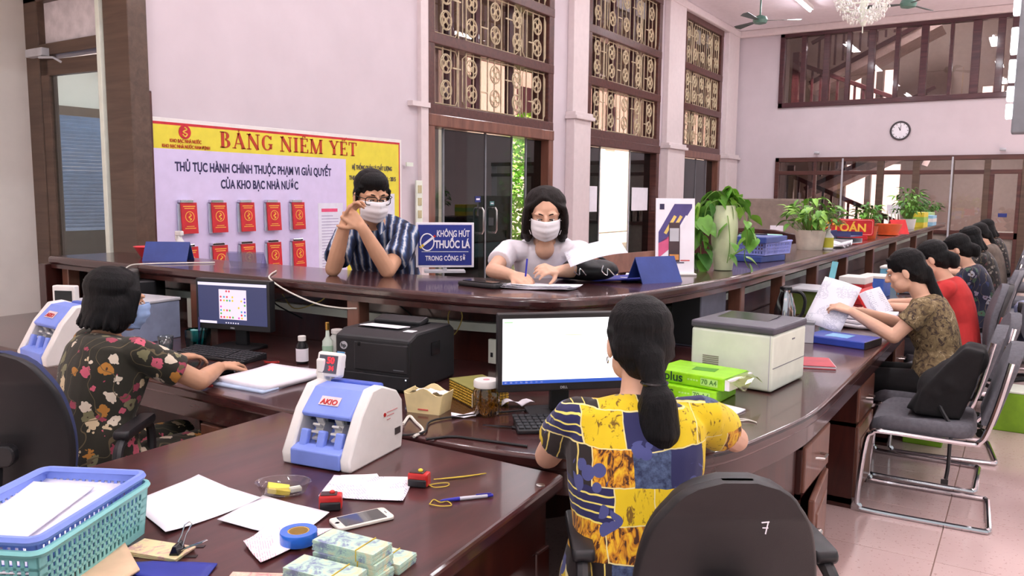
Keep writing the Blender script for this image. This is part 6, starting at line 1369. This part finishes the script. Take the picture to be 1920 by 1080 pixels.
def hair_tied(root, head, F, tail, s=1.0, m_=None, vox=.005, bun=0):
    """hair drawn back; tail = list of (point, radius) in the person's own space"""
    P = lambda x, y, z: head+F@(A(x,y,z)*s); mb = MB(); E = lambda p, r: mb.ell(P(*p), A(*r)*s, F, 16)
    E((0,-.016,.044),(.085,.099,.083)); E((0,-.045,.0),(.082,.07,.085)); E((0,-.06,-.045),(.06,.045,.05))
    for x in (-1,1): mb.cap(P(x*.03,.066,.085), P(x*.074,.0,.034), .011*s, .011*s, 8); mb.cap(P(x*.074,.0,.03), P(x*.066,-.05,-.03), .013*s, .016*s, 8)
    for (p, r), (q, r2) in zip(tail[:-1], tail[1:]): mb.cap(A(*p), A(*q), r, r2, 12)
    return blob('hair', mb, m_ or hair_m, root, vox, 3)
# --- man leaning on the counter
W3 = lambda p, b: A(*p)-A(*b)
base = (-2.96,3.47,0)
nohand = None
r_, h_, F_ = person('man in glasses, white mask and navy striped shirt leaning elbows on the counter', base, (-3.06,3.50,.95), (-3.04,3.40,1.18), (-2.955,3.235,1.365), (-2.885,3.15,1.505), (.90,-.50,-.26), (-.84,-.54,0),
    [((-3.08,3.16,1.30),(-2.985,2.965,1.135),(-2.865,2.935,1.375),((.35,.25,.9),A(.75,.2,-.1),-1,.9,1.0,.05)), ((-2.79,3.33,1.30),(-2.715,3.075,1.135),(-2.765,2.945,1.355),((-.62,-.25,.62),A(-.1,.75,-.55),1,1.0,1.0,.05))],
    [((-3.1,3.5,.9),(-3.1,3.48,.48),(-3.1,3.5,.09),(-3.02,3.36,.04)),((-2.93,3.62,.9),(-2.93,3.6,.48),(-2.93,3.62,.09),(-2.85,3.48,.04))], stripe_m, mat('dark_trousers', (40,42,54), .85), skin_m, True, .72, .005, hs=1.1, slimf=1.08)
face(r_, h_, F_, 1.1, (.5,-.6)); mask(r_, h_, F_, 1.1); hair_short(r_, h_, F_, 1.1)
gl = MB(); P = lambda x, y, z: h_+F_@(A(x,y,z)*1.1)
for x in (-.033,.033): gl.tube([P(x+q[0], .101-abs(x+q[0])*.16, .002+q[1]) for q in rrect(.054,.036,.012,3)], .0024, 6, True)
gl.tube([P(-.008,.101,.008),P(0,.103,.010),P(.008,.101,.008)], .0022, 6)
for x in (-1,1): gl.tube([P(x*.06,.091,.012),P(x*.079,.06,.012),P(x*.085,.0,.008),P(x*.084,-.025,-.006)], .0022, 6)
g_ = obj('glasses', gl, glossk_m, r_, smooth=True)
cl_ = MB()   # shirt collar points
for x in (-1,1): cl_.add([h_+F_@A(x*.02,.045,-.145), h_+F_@A(x*.062,.01,-.115), h_+F_@A(x*.075,.04,-.165), h_+F_@A(x*.035,.068,-.19)], [(0,1,2,3)])
obj('collar', cl_, stripe_m, r_, solid=.004)
# --- woman in white writing on the counter
base = (-2.14,3.68,0)
r_, h_, F_ = person('woman in a white mask and white T-shirt writing at the counter', base, (-2.19,3.76,.93), (-2.15,3.70,1.10), (-2.09,3.57,1.285), (-2.045,3.50,1.425), (.50,-.80,-.30), (-.84,-.54,0),
    [((-2.245,3.475,1.235),(-2.20,3.26,1.15),(-2.00,3.13,1.150),((.62,-.12,-.12),A(.2,.35,-.75),-1,.9,.95,.05)), ((-1.93,3.66,1.235),(-1.84,3.46,1.16),(-1.85,3.27,1.165),((-.05,-.8,.2),A(-.5,.2,-.7),1,.8,.95,.05))],
    [((-2.27,3.72,.9),(-2.27,3.72,.48),(-2.27,3.75,.09),(-2.2,3.6,.04)),((-2.10,3.83,.9),(-2.10,3.83,.48),(-2.10,3.86,.09),(-2.03,3.72,.04))], whitecloth_m, mat('dark_trousers', (40,42,54)), skin2_m, False, .6, .005, hs=1.06, scoop=.05)
face(r_, h_, F_, 1.06, (.2,-.9)); mask(r_, h_, F_, 1.06); hair_bob(r_, h_, F_, 1.06, .08, 1.16, hairb_m, False)
pn_ = thing('pen', 'blue pen in the hand of the woman in white', 'pen', (-1.925,3.115,1.105)); m = MB(); m.cyl((0,0,.0),(.0,.02,.125),.0042,n=8); obj('barrel', m, mat('pen_blue', (50,50,170)), pn_, smooth=True); m = MB(); m.cyl((0,0,0),(0,-.0016,-.01),.0035,.001,n=8); obj('tip', m, lgrey_m, pn_)
mb = MB(); mb.grid(lambda u, v: ((u-.5)*.27, (v-.5)*.19, .02*math.sin(u*2.5)+.01*v), 8, 6); tag(obj('held_paper', mb, print_m, None, smooth=True, solid=.001, loc=(-1.70,3.38,1.245), rot=(R(14),R(-12),R(35))), 'white sheet lifted over the handbag by the woman in white', 'paper')
# --- woman at the white screen, seen from behind
base = (-.80,1.84,0)
r_, h_, F_ = person('woman with a ponytail in a yellow and navy patchwork blouse, seen from behind', base, (-.765,1.78,.53), (-.79,1.82,.76), (-.825,1.905,1.0), (-.85,1.955,1.135), (-.62,.78,-.12), (.79,.61,0),
    [((-.955,1.80,.945),(-1.095,1.905,.792),(-1.19,2.13,.79),((-.2,.9,-.05),A(0,0,-1),-1,.5)), ((-.685,2.005,.945),(-.665,2.235,.83),(-.855,2.46,.79),((-.6,.75,-.05),A(0,0,-1),1,.5))],
    [((-.86,1.76,.5),(-1.02,2.12,.5),(-1.0,2.13,.1),(-1.08,2.24,.04)),((-.70,1.88,.5),(-.85,2.22,.5),(-.83,2.22,.1),(-.9,2.33,.04))], patch_m, blackcloth_m, skin2_m, False, .5, .0055, slimf=1.06)
bl_ = lambda *q: A(*q)-A(*base); bk_ = h_-F_@A(0,.1,.03)
hair_tied(r_, h_, F_, [(tuple(bk_), .04),(tuple(bk_+A(.025,-.022,-.06)), .028),(tuple(bk_+A(.04,-.035,-.11)), .05),(tuple(bk_+A(.045,-.04,-.18)), .058),(tuple(bk_+A(.045,-.035,-.24)), .035),(tuple(bk_+A(.045,-.03,-.265)), .012)], 1.02)
m = MB(); q0 = bk_+A(.025,-.022,-.06); m.tube([q0+A(.031*math.cos(t),.031*math.sin(t),0) for t in np.arange(12)*PI/6], .005, 6, True); obj('hair_tie', m, glossk_m, r_, smooth=True)
m = MB(); e_ = h_+F_@A(-.085,-.003,-.045); m.tube([e_+F_@A(0,.009*math.cos(t),.009*math.sin(t)) for t in np.arange(10)*PI/5], .0014, 5, True); obj('earring', m, chrome_m, r_)
# --- woman in the floral blouse
base = (-2.88,1.66,0)
r_, h_, F_ = person('woman with short black hair in a dark floral blouse using a mouse', base, (-2.86,1.60,.52), (-2.87,1.63,.76), (-2.885,1.69,.985), (-2.895,1.745,1.105), (.22,.97,-.14), (.985,-.10,0),
    [((-2.715,1.70,.935),(-2.635,1.905,.80),(-2.80,2.12,.795),((-.25,.95,-.02),A(0,0,-1),-1,.7)), ((-3.06,1.72,.935),(-3.16,1.90,.80),(-3.12,2.14,.795),((.1,.95,-.05),A(0,0,-1),1,.5))],
    [((-2.95,1.62,.5),(-2.97,2.04,.5),(-2.95,2.04,.1),(-2.95,2.17,.04)),((-2.77,1.62,.5),(-2.76,2.04,.5),(-2.76,2.04,.1),(-2.76,2.17,.04))], floral_m, floral_m, skin_m, False, .66, .0055, slimf=1.1)
face(r_, h_, F_); mask(r_, h_, F_, 1.0, mat('mask_blue', (150,176,220), .8)); hair_bob(r_, h_, F_, 1.03, .035, 1.16, hair_m, False)
# --- clerks in the right-hand row
def clerk(label, y, x, shirt_m, low_m, lean=0, vox=.008, hair='tail', fw=(-.95,-.02,-.34), s=1.0, hx=0, arms=None, hands=True, hm=None):
    base = (x+.02, y, 0); nk = (x-.04-lean, y, .995); hd = (x-.135-lean+hx, y-.01, 1.125)
    if arms is None: arms = [((x-.02-lean, y-.155, .945),(x-.16-lean,y-.19,.80),(x-.40-lean,y-.14,.80),((-.9,.2,-.05),A(0,0,-1),-1,.6) if hands else None), ((x-.02-lean,y+.155,.945),(x-.16-lean,y+.19,.80),(x-.38-lean,y+.12,.80),((-.9,-.2,-.05),A(0,0,-1),1,.6) if hands else None)]
    r, h, F = person(label, base, (x+.06,y,.53), (x+.04-lean*.5,y,.78), nk, hd, fw, (0,1,0), arms, [((x+.03,y-.09,.52),(x-.36,y-.1,.52),(x-.34,y-.1,.1),(x-.46,y-.1,.04)),((x+.03,y+.09,.52),(x-.36,y+.1,.52),(x-.34,y+.1,.1),(x-.46,y+.1,.04))], shirt_m, low_m, skin2_m, False, .55, vox, 'clerks seated along the counter')
    if vox < .01: face(r, h, F)
    bk = h-F@A(0,.095,.03)
    if hair == 'tail': hair_tied(r, h, F, [(tuple(bk), .035),(tuple(bk+A(.03,0,-.06)), .026),(tuple(bk+A(.06,-.0,-.14)), .035),(tuple(bk+A(.075,0,-.22)), .026),(tuple(bk+A(.075,0,-.28)), .01)], 1.0, hm, max(.005,vox*.8))
    elif hair == 'bun': hair_tied(r, h, F, [(tuple(bk+A(0,0,.02)), .035),(tuple(bk+A(.03,0,.0)), .042),(tuple(bk+A(.035,0,-.03)), .036)], 1.0, hm, max(.005,vox*.8))
    else: hair_bob(r, h, F, 1.0, .08, 1.05, hm)
    return r
x = -.42; y = 4.88
clerk('woman in a khaki print top reading a sheet of paper at the right-hand desks', y, x, khaki_m, blackcloth_m, 0, .0055, 'tail', arms=[((x-.02,y-.155,.945),(x-.15,y-.20,.785),(x-.37,y-.18,.90),((-.85,.1,.25),A(.1,.3,-1),-1,.8)), ((x-.02,y+.155,.945),(x-.15,y+.19,.80),(x-.36,y+.02,.88),((-.85,-.3,.2),A(.1,-.3,-1),1,.8))])
mb = MB(); mb.grid(lambda u, v: ((u-.5)*.21, (v-.5)*.29, .012*math.sin(u*3)), 6, 6); tag(obj('held_paper', mb, print_m, None, smooth=True, solid=.001, loc=(-.90,4.74,.925), rot=(R(62),R(14),R(-8))), 'white sheet held up by the woman in the khaki print top', 'paper')
clerk('woman in a red top with her hair tied back, second clerk in the row', 6.02, -.40, redcloth_m, mat('grey_trousers', (70,66,72), .85), 0, .007, 'bun')
clerk('woman in a navy floral blouse looking down, third clerk in the row', 7.3, -.34, navyfl_m, blackcloth_m, 0, .009, 'bun')
clerk('woman in a dark print blouse, fourth clerk in the row', 9.2, -.36, darkfl_m, mat('wine_skirt', (96,30,40), .85), 0, .012, 'bob')
clerk('woman in a taupe jacket, fifth clerk in the row', 10.9, -.36, mat('taupe_cloth', (112,100,92), .85, var=.15), blackcloth_m, 0, .014, 'tail')
clerk('woman in a grey speckled top, farthest clerk in the row', 12.6, -.36, darkfl_m, blackcloth_m, 0, .014, 'bob')
# ---------------------------------------------------------------- chairs
def pad(w_, d, h, c, n=5, puff=.5):
    """cushion: rounded slab"""
    rings = []; 
    for t in (-1,-.8,-.3,.3,.8,1):
        k = math.sqrt(max(0,1-t*t*puff*.25)) if abs(t) < 1 else .93; z = c[2]+t*h/2
        rings.append([(c[0]+x*k, c[1]+y*k, z) for x,y in rrect(w_, d, min(w_,d)*.22, 5)])
    return MB().loft(rings)
def cantilever(loc, rz, label, seat_m, back_mat=None, group='cantilever chairs'):
    r = thing('cantilever_chair', label, 'chair', loc, rz, group); fr = MB(); hw = .235
    side = lambda s_: [(s_*hw,-.31,.80),(s_*hw,-.27,.60),(s_*hw,-.235,.47),(s_*hw,-.21,.425),(s_*hw,-.16,.41),(s_*hw,.18,.415),(s_*hw,.235,.40),(s_*hw,.262,.35),(s_*hw,.285,.08),(s_*hw,.272,.03),(s_*hw,.22,.013),(s_*hw,-.22,.013),(s_*hw*.98,-.262,.014),(s_*hw*.86,-.275,.014)]
    a = catmull(side(-1), 4); b = catmull(side(1), 4); fr.tube(a+[A(0,-.275,.014)]+b[::-1], .0125, 8); obj('tube_frame', fr, chrome_m, r, smooth=True)
    m = pad(.46,.46,.07,(0,.03,.455)); 
    for v in m.v: v[:,2] -= .06*np.clip((v[:,1]-.16)/.1,0,1)**2
    obj('seat', m, seat_m, r, smooth=True)
    m = MB(); rings = []
    for t in np.linspace(0,1,9):
        z = .50+.36*t; w_ = .22*(1-.10*t)*(1 if t < .72 else math.sqrt(max(.05,1-((t-.72)/.29)**2))); yb = -.235-.10*t; rings.append([(x*w_/.22, yb+y-.035*(1-(x/.22)**2)*.6, z) for x,y in rrect(.44,.055,.026,4)])
    m.loft(rings); obj('backrest', m, back_mat or seat_m, r, smooth=True)
    return r
c0 = cantilever((-.345,4.36,0), PI/2+R(3), 'grey cantilever chair with a black backpack on it, nearest in the row', seatg_m)
def more(loc, rz, label, m_=None):
    c = copy_tree(c0); place(c, loc, rz, label); return c
more((-.42,4.92,0), PI/2, 'grey cantilever chair under the woman in the khaki print top'); more((-.37,5.47,0), PI/2+R(8), 'empty grey cantilever chair between the khaki and red clerks'); 
more((-.16,8.2,0), PI/2+R(6), 'empty grey cantilever chair beyond the navy floral clerk'); more((-.36,9.2,0), PI/2, 'grey cantilever chair under the fourth clerk'); more((-.16,10.0,0), PI/2, 'empty grey cantilever chair beside the fourth clerk'); more((-.36,10.9,0), PI/2, 'grey cantilever chair under the clerk in taupe'); more((-.36,12.6,0), PI/2, 'grey cantilever chair under the farthest clerk')
cantilever((.02,8.95,0), PI/2, 'navy blue upholstered cantilever chair among the grey ones', seatb_m)
def office(loc, rz, label, fab, arms=True, group='black swivel chairs', mark=False, hb=.46, wb=.43, shell_m=None):
    """swivel chair; sitter faces +Y, the hard back shell faces -Y"""
    r = thing('swivel_chair', label, 'chair', loc, rz, group)
    m = MB(); m.cyl((0,0,.06),(0,0,.40),.026,n=14); m.cyl((0,0,.06),(0,0,.2),.036,n=14); obj('gas_lift', m, black_m, r, smooth=True)
    for k in range(5):
        a = 2*PI*k/5+.3; c, s_ = math.cos(a), math.sin(a); q = MB(); q.tube([(.02*c,.02*s_,.10),(.16*c,.16*s_,.09),(.28*c,.28*s_,.07)], [.024,.02,.015], 8); leg = obj('base_arm', q, black_m, r, smooth=True)
        q = MB(); 
        for o_ in (-.012,.012): q.cyl((.28*c-s_*(o_-.006),.28*s_+c*(o_-.006),.028),(.28*c-s_*(o_+.006),.28*s_+c*(o_+.006),.028),.028,n=14)
        obj('castor', q, glossk_m, leg, smooth=True)
    obj('seat', pad(.47,.46,.08,(0,.02,.455)), fab, r, smooth=True); obj('seat_pan', MB().prism(rrect(.40,.38,.06,4), .395, .42), black_m, r, bevel=.006)
    def shell(front, m_, nm, th, k=1.0):
        rings = []
        for t in np.linspace(0,1,29):
            z = .52+hb*t; w_ = wb/2*k*(.80+.22*math.sin(PI*min(1,t*1.05+.1)))*(1 if t < .66 else max(.03,1-((t-.66)/.3401)**2.6)**.42); w_ *= (1 if t > .12 else .78+.22*math.sqrt(t/.12))
            y0 = -.235-.07*t+.03*math.sin(PI*t)-.0; rings.append([(x*w_/.22, y0+front+y-.05*(1-(x/.22)**2)*.8, z) for x,y in rrect(.44,th,th*.45,4)])
        return obj(nm, MB().loft(rings), m_, r, smooth=True)
    sh_ = shell(-.03, shell_m or black2_m, 'back_shell', .03); shell(.0, fab, 'backrest', .05, .96)
    b = MB(); b.prism(rrect(.13,.07,.03,4), -.018,.018, rm=[[1,0,0],[0,0,-1],[0,1,0]], c=(0,-.345,.70)); b_ = obj('back_bracket', b, black_m, r, bevel=.006)
    b = MB(); b.tube(catmull([(0,-.345,.70),(0,-.355,.57),(0,-.30,.44),(0,-.12,.395)],5), [.022]*16, 8); obj('back_bar', b, black_m, r, smooth=True)
    if arms:
        for s_ in (-1,1):
            q = MB(); q.tube(catmull([(s_*.22,-.12,.42),(s_*.285,-.15,.46),(s_*.29,-.17,.58),(s_*.285,-.12,.66),(s_*.28,.05,.675),(s_*.275,.16,.65),(s_*.28,.15,.54),(s_*.26,.1,.44),(s_*.21,.06,.42)],5), .017, 8); ar = obj('armrest', q, black_m, r, smooth=True)
            q = pad(.055,.26,.03,(s_*.283,.01,.688)); obj('arm_pad', q, black_m, ar, smooth=True)
    if mark:
        m = MB(); m.box((0,0,0),(.022,.0015,.003), rm=Euler((0,R(-6),0)).to_matrix()); m.box((.004,0,-.017),(.003,.0015,.034), rm=Euler((0,R(12),0)).to_matrix()); m.box((.0,0,-.016),(.016,.0015,.0025)); o = obj('scratched_mark', m, paper_m, r, loc=(.045,-.378,.885), rot=(R(-4),0,0)); o.scale = (.7,1,.7)
    return r
office((-.64,1.845,0), R(33), 'black swivel chair with a hard plastic back in the right foreground', black_m, True, mark=True, hb=.435, wb=.385)
office((-2.86,1.46,0), R(36), 'black swivel chair with blue fabric at the left edge behind the floral blouse', mat('chair_blue_cloth', (50,58,96), .85), True, hb=.5, wb=.40)
office((.16,7.6,0), PI/2+R(30), 'dark swivel chair on castors at the right edge', seatb_m, False)
office((-.41,6.02,0), PI/2+R(6), 'black shelled swivel chair with grey cushion under the woman in red', seatg_m, False, 'swivel chairs in the clerks row')
g0 = office((-.36,7.3,0), PI/2, 'grey swivel chair under the woman in navy floral', seatg_m, False, 'swivel chairs in the clerks row', shell_m=mat('grey_shell', (104,102,108), .5))
for loc, rz, lab in (((-.12,6.66,0), PI/2+R(25), 'empty grey swivel chair right of the navy floral clerk'), ((-.02,8.7,0), PI/2-R(12), 'empty grey swivel chair behind the row, beyond the dark one'), ((-.12,11.7,0), PI/2+R(15), 'farthest empty grey swivel chair')): place(copy_tree(g0), loc, rz, lab)

# ---------------------------------------------------------------- backpack, boxes and clutter along the right-hand desks
bp = thing('backpack', 'black backpack leaning on the nearest grey chair with a strap hanging down', 'backpack', (-.26,4.36,.49)); mb = MB()
mb.prism([(-.15,.0),(.05,.0),(.10,.16),(.13,.33),(.05,.345),(-.03,.25),(-.12,.12)], -.125, .125, rm=[[1,0,0],[0,0,1],[0,1,0]]); mb.prism([(-.19,.01),(-.1,.01),(-.06,.14),(-.12,.13)], -.095, .095, rm=[[1,0,0],[0,0,1],[0,1,0]]); mb.ell((-.06,0,.11),(.095,.135,.11), None, 16); mb.ell((.07,0,.27),(.075,.125,.085), Euler((0,R(20),0)).to_matrix(), 16); mb.ell((0,0,.16),(.10,.14,.12), Euler((0,R(30),0)).to_matrix(), 16); blob('bag_body', mb, blackcloth_m, bp, .008, 14)
m = MB(); m.tube(catmull([(-.06,-.08,.1),(-.03,-.13,.04),(.02,-.18,-.03),(.02,-.215,-.09),(.02,-.225,-.2),(.015,-.23,-.26)],5), .009, 6); m.box((.01,-.23,-.275),(.03,.01,.022)); obj('strap', m, black_m, bp, smooth=True); m = MB(); m.tube(catmull([(.03,-.05,.3),(.05,0,.34),(.03,.05,.3)],5), .008, 6); obj('grab_handle', m, black_m, bp, smooth=True); m = MB(); m.tube(catmull([(-.1,-.09,.06),(-.1,0,.14),(-.1,.09,.06)],5), .003, 5); obj('zip', m, grey_m, bp)
def bin_(loc, d, label, m_): r = thing('storage_box', label, 'box', loc, R(90), 'lime boxes on the floor'); obj('box', MB().bb(-d[0]/2,d[0]/2,-d[1]/2,d[1]/2,0,d[2]), m_, r, bevel=.006); obj('lid', MB().bb(-d[0]/2-.005,d[0]/2+.005,-d[1]/2-.005,d[1]/2+.005,d[2],d[2]+.012), ivory_m, r, bevel=.003); return r
bin_((-.47,5.62,0), (.3,.22,.24), 'lime green box on the floor behind the nearest chair', mat('lime_card', (130,176,40), .5)); bin_((-.02,6.25,0), (.26,.22,.26), 'lime green box on the floor at the right edge', mat('lime_card', (130,176,40)))
# desk of the khaki clerk
o = thing('box_file', 'blue box file with a glossy pale label in front of the khaki clerk', 'folder', (-.80,4.52,ZD), R(-12), 'blue box files'); obj('cover', MB().bb(-.16,.16,-.11,.11,0,.04), mat('file_blue', (52,74,170), .3), o, bevel=.006); obj('label', MB().bb(-.07,.05,-.06,.05,.04,.0412), mat('label_aqua', (130,190,230), .3), o); obj('spine', MB().bb(.16,.166,-.11,.11,.002,.038), black_m, o)
for k in range(3): sheet('paper_stack', [(-.95+.03*k,5.05+.02*k),(-.97,5.40+.02*k),(-.68+.02*k,5.42),(-.66,5.08+.03*k)], ('bottom','middle','top')[k]+' layer of the paper pile in front of the khaki clerk', print_m if k == 2 else paper_m, z=ZD+.022*k, lift=.012, thick=.02, curl=.012)
o = thing('open_ledger', 'thick open ledger propped up beside the red clerk', 'ledger', (-.80,5.62,ZD), R(84)); obj('pages', MB().box((0,0,.10),(.34,.05,.18), rm=Euler((R(-32),0,0)).to_matrix()), print_m, o, bevel=.004); obj('cover', MB().box((0,.03,.10),(.36,.012,.20), rm=Euler((R(-32),0,0)).to_matrix()), red_m, o)
m = MB(); rr = random.Random(21); mb = MB()
for k in range(7): mb.ell((rr.uniform(-.07,.07),rr.uniform(-.06,.06),rr.uniform(.03,.08)),(rr.uniform(.03,.06),rr.uniform(.03,.05),rr.uniform(.02,.05)), Euler((rr.random()*3,rr.random()*3,0)).to_matrix(), 8)
tag(blob('plastic_bag', mb, mat('bag_plastic', (206,202,208), .25, var=.15, scale=18, bump=.6, bscale=30), None, .009, 1), 'crumpled pale plastic bag on the desk beyond the held sheet', 'bag').location = (-1.06,5.45,ZD)
o = thing('plastic_cup', 'small clear cup holding an aqua ruler on the desk', 'cup', (-1.0,5.12,ZD)); obj('cup', MB().lathe([(.001,.003),(.035,.003),(.042,.13)], n=18, caps=False), glass('cup_milky', (214,220,226), .15, 1.5), o, smooth=True); obj('ruler', MB().box((.0,.01,.2),(.035,.003,.38), rm=Euler((R(-6),R(8),0)).to_matrix()), mat('ruler_aqua', (130,206,220), .3), o)
o = thing('carton', 'red and white carton under the counter near the red clerk', 'box', (-1.05,6.35,ZD), R(85), 'cartons under the counter'); obj('box', MB().bb(-.11,.11,-.09,.09,0,.15), mat('carton_red', (180,34,40), .5), o, bevel=.004); obj('flap', MB().bb(-.112,.112,-.092,.092,.15,.2), white_m, o, bevel=.004)
o = thing('carton', 'olive green carton under the counter behind the steel flask', 'box', (-1.2,5.62,ZD), R(85), 'cartons under the counter'); obj('box', MB().bb(-.14,.14,-.12,.12,0,.16), mat('carton_olive', (96,112,50), .5), o, bevel=.004); obj('tray_lid', MB().bb(-.17,.17,-.14,.14,.16,.175), lgrey_m, o, bevel=.003)
o = thing('small_carton', 'small grey carton at the foot of the held sheet', 'box', (-.98,4.45,ZD), R(10)); obj('box', MB().bb(-.05,.05,-.04,.04,0,.1), lgrey_m, o, bevel=.003); obj('lid', MB().bb(-.052,.052,-.042,.042,.1,.112), grey_m, o)
for k, (y, c, lab) in enumerate(((6.9,(70,110,200),'blue carton under the counter by the navy floral clerk'),(7.9,(120,190,220),'pale blue carton under the counter in the middle of the row'),(9.0,(226,226,226),'white carton under the counter farther along the row'),(10.2,(60,80,190),'dark blue carton under the counter near the far clerks'))):
    o = thing('carton', lab, 'box', (-1.0,y,ZD), R(85+4*k), 'cartons under the counter'); obj('box', MB().bb(-.12,.12,-.09,.09,0,.15), mat('carton_%d' % k, c, .5), o, bevel=.004); obj('lid', MB().bb(-.124,.124,-.094,.094,.15,.17), white_m if k != 2 else blue_m, o, bevel=.003)
for k, y in enumerate((6.2,7.2,8.6,9.4,11.2)): sheet('paper_stack', [(-.86,y),(-.88,y+.3),(-.66,y+.32),(-.64,y+.02)], ('papers in front of the red clerk','papers in front of the navy floral clerk','papers on the desk before the fourth clerk','papers in front of the fourth clerk','papers in front of the clerk in taupe')[k], paper_m, z=ZD, lift=.012, thick=.02)
# bag of papers on the swivel chair at the right edge
mb = MB(); 
for k in range(6): mb.ell((rr.uniform(-.12,.12),rr.uniform(-.12,.12),rr.uniform(.06,.16)),(rr.uniform(.07,.12),rr.uniform(.06,.1),rr.uniform(.03,.07)), Euler((rr.random(),rr.random(),0)).to_matrix(), 10)
tag(blob('document_bag', mb, mat('bag_bluegrey', (150,156,190), .3, var=.2, scale=14, bump=.5, bscale=24), None, .01, 1), 'blue-grey plastic bag of papers on the swivel chair at the right edge', 'bag').location = (.12,7.55,.50)
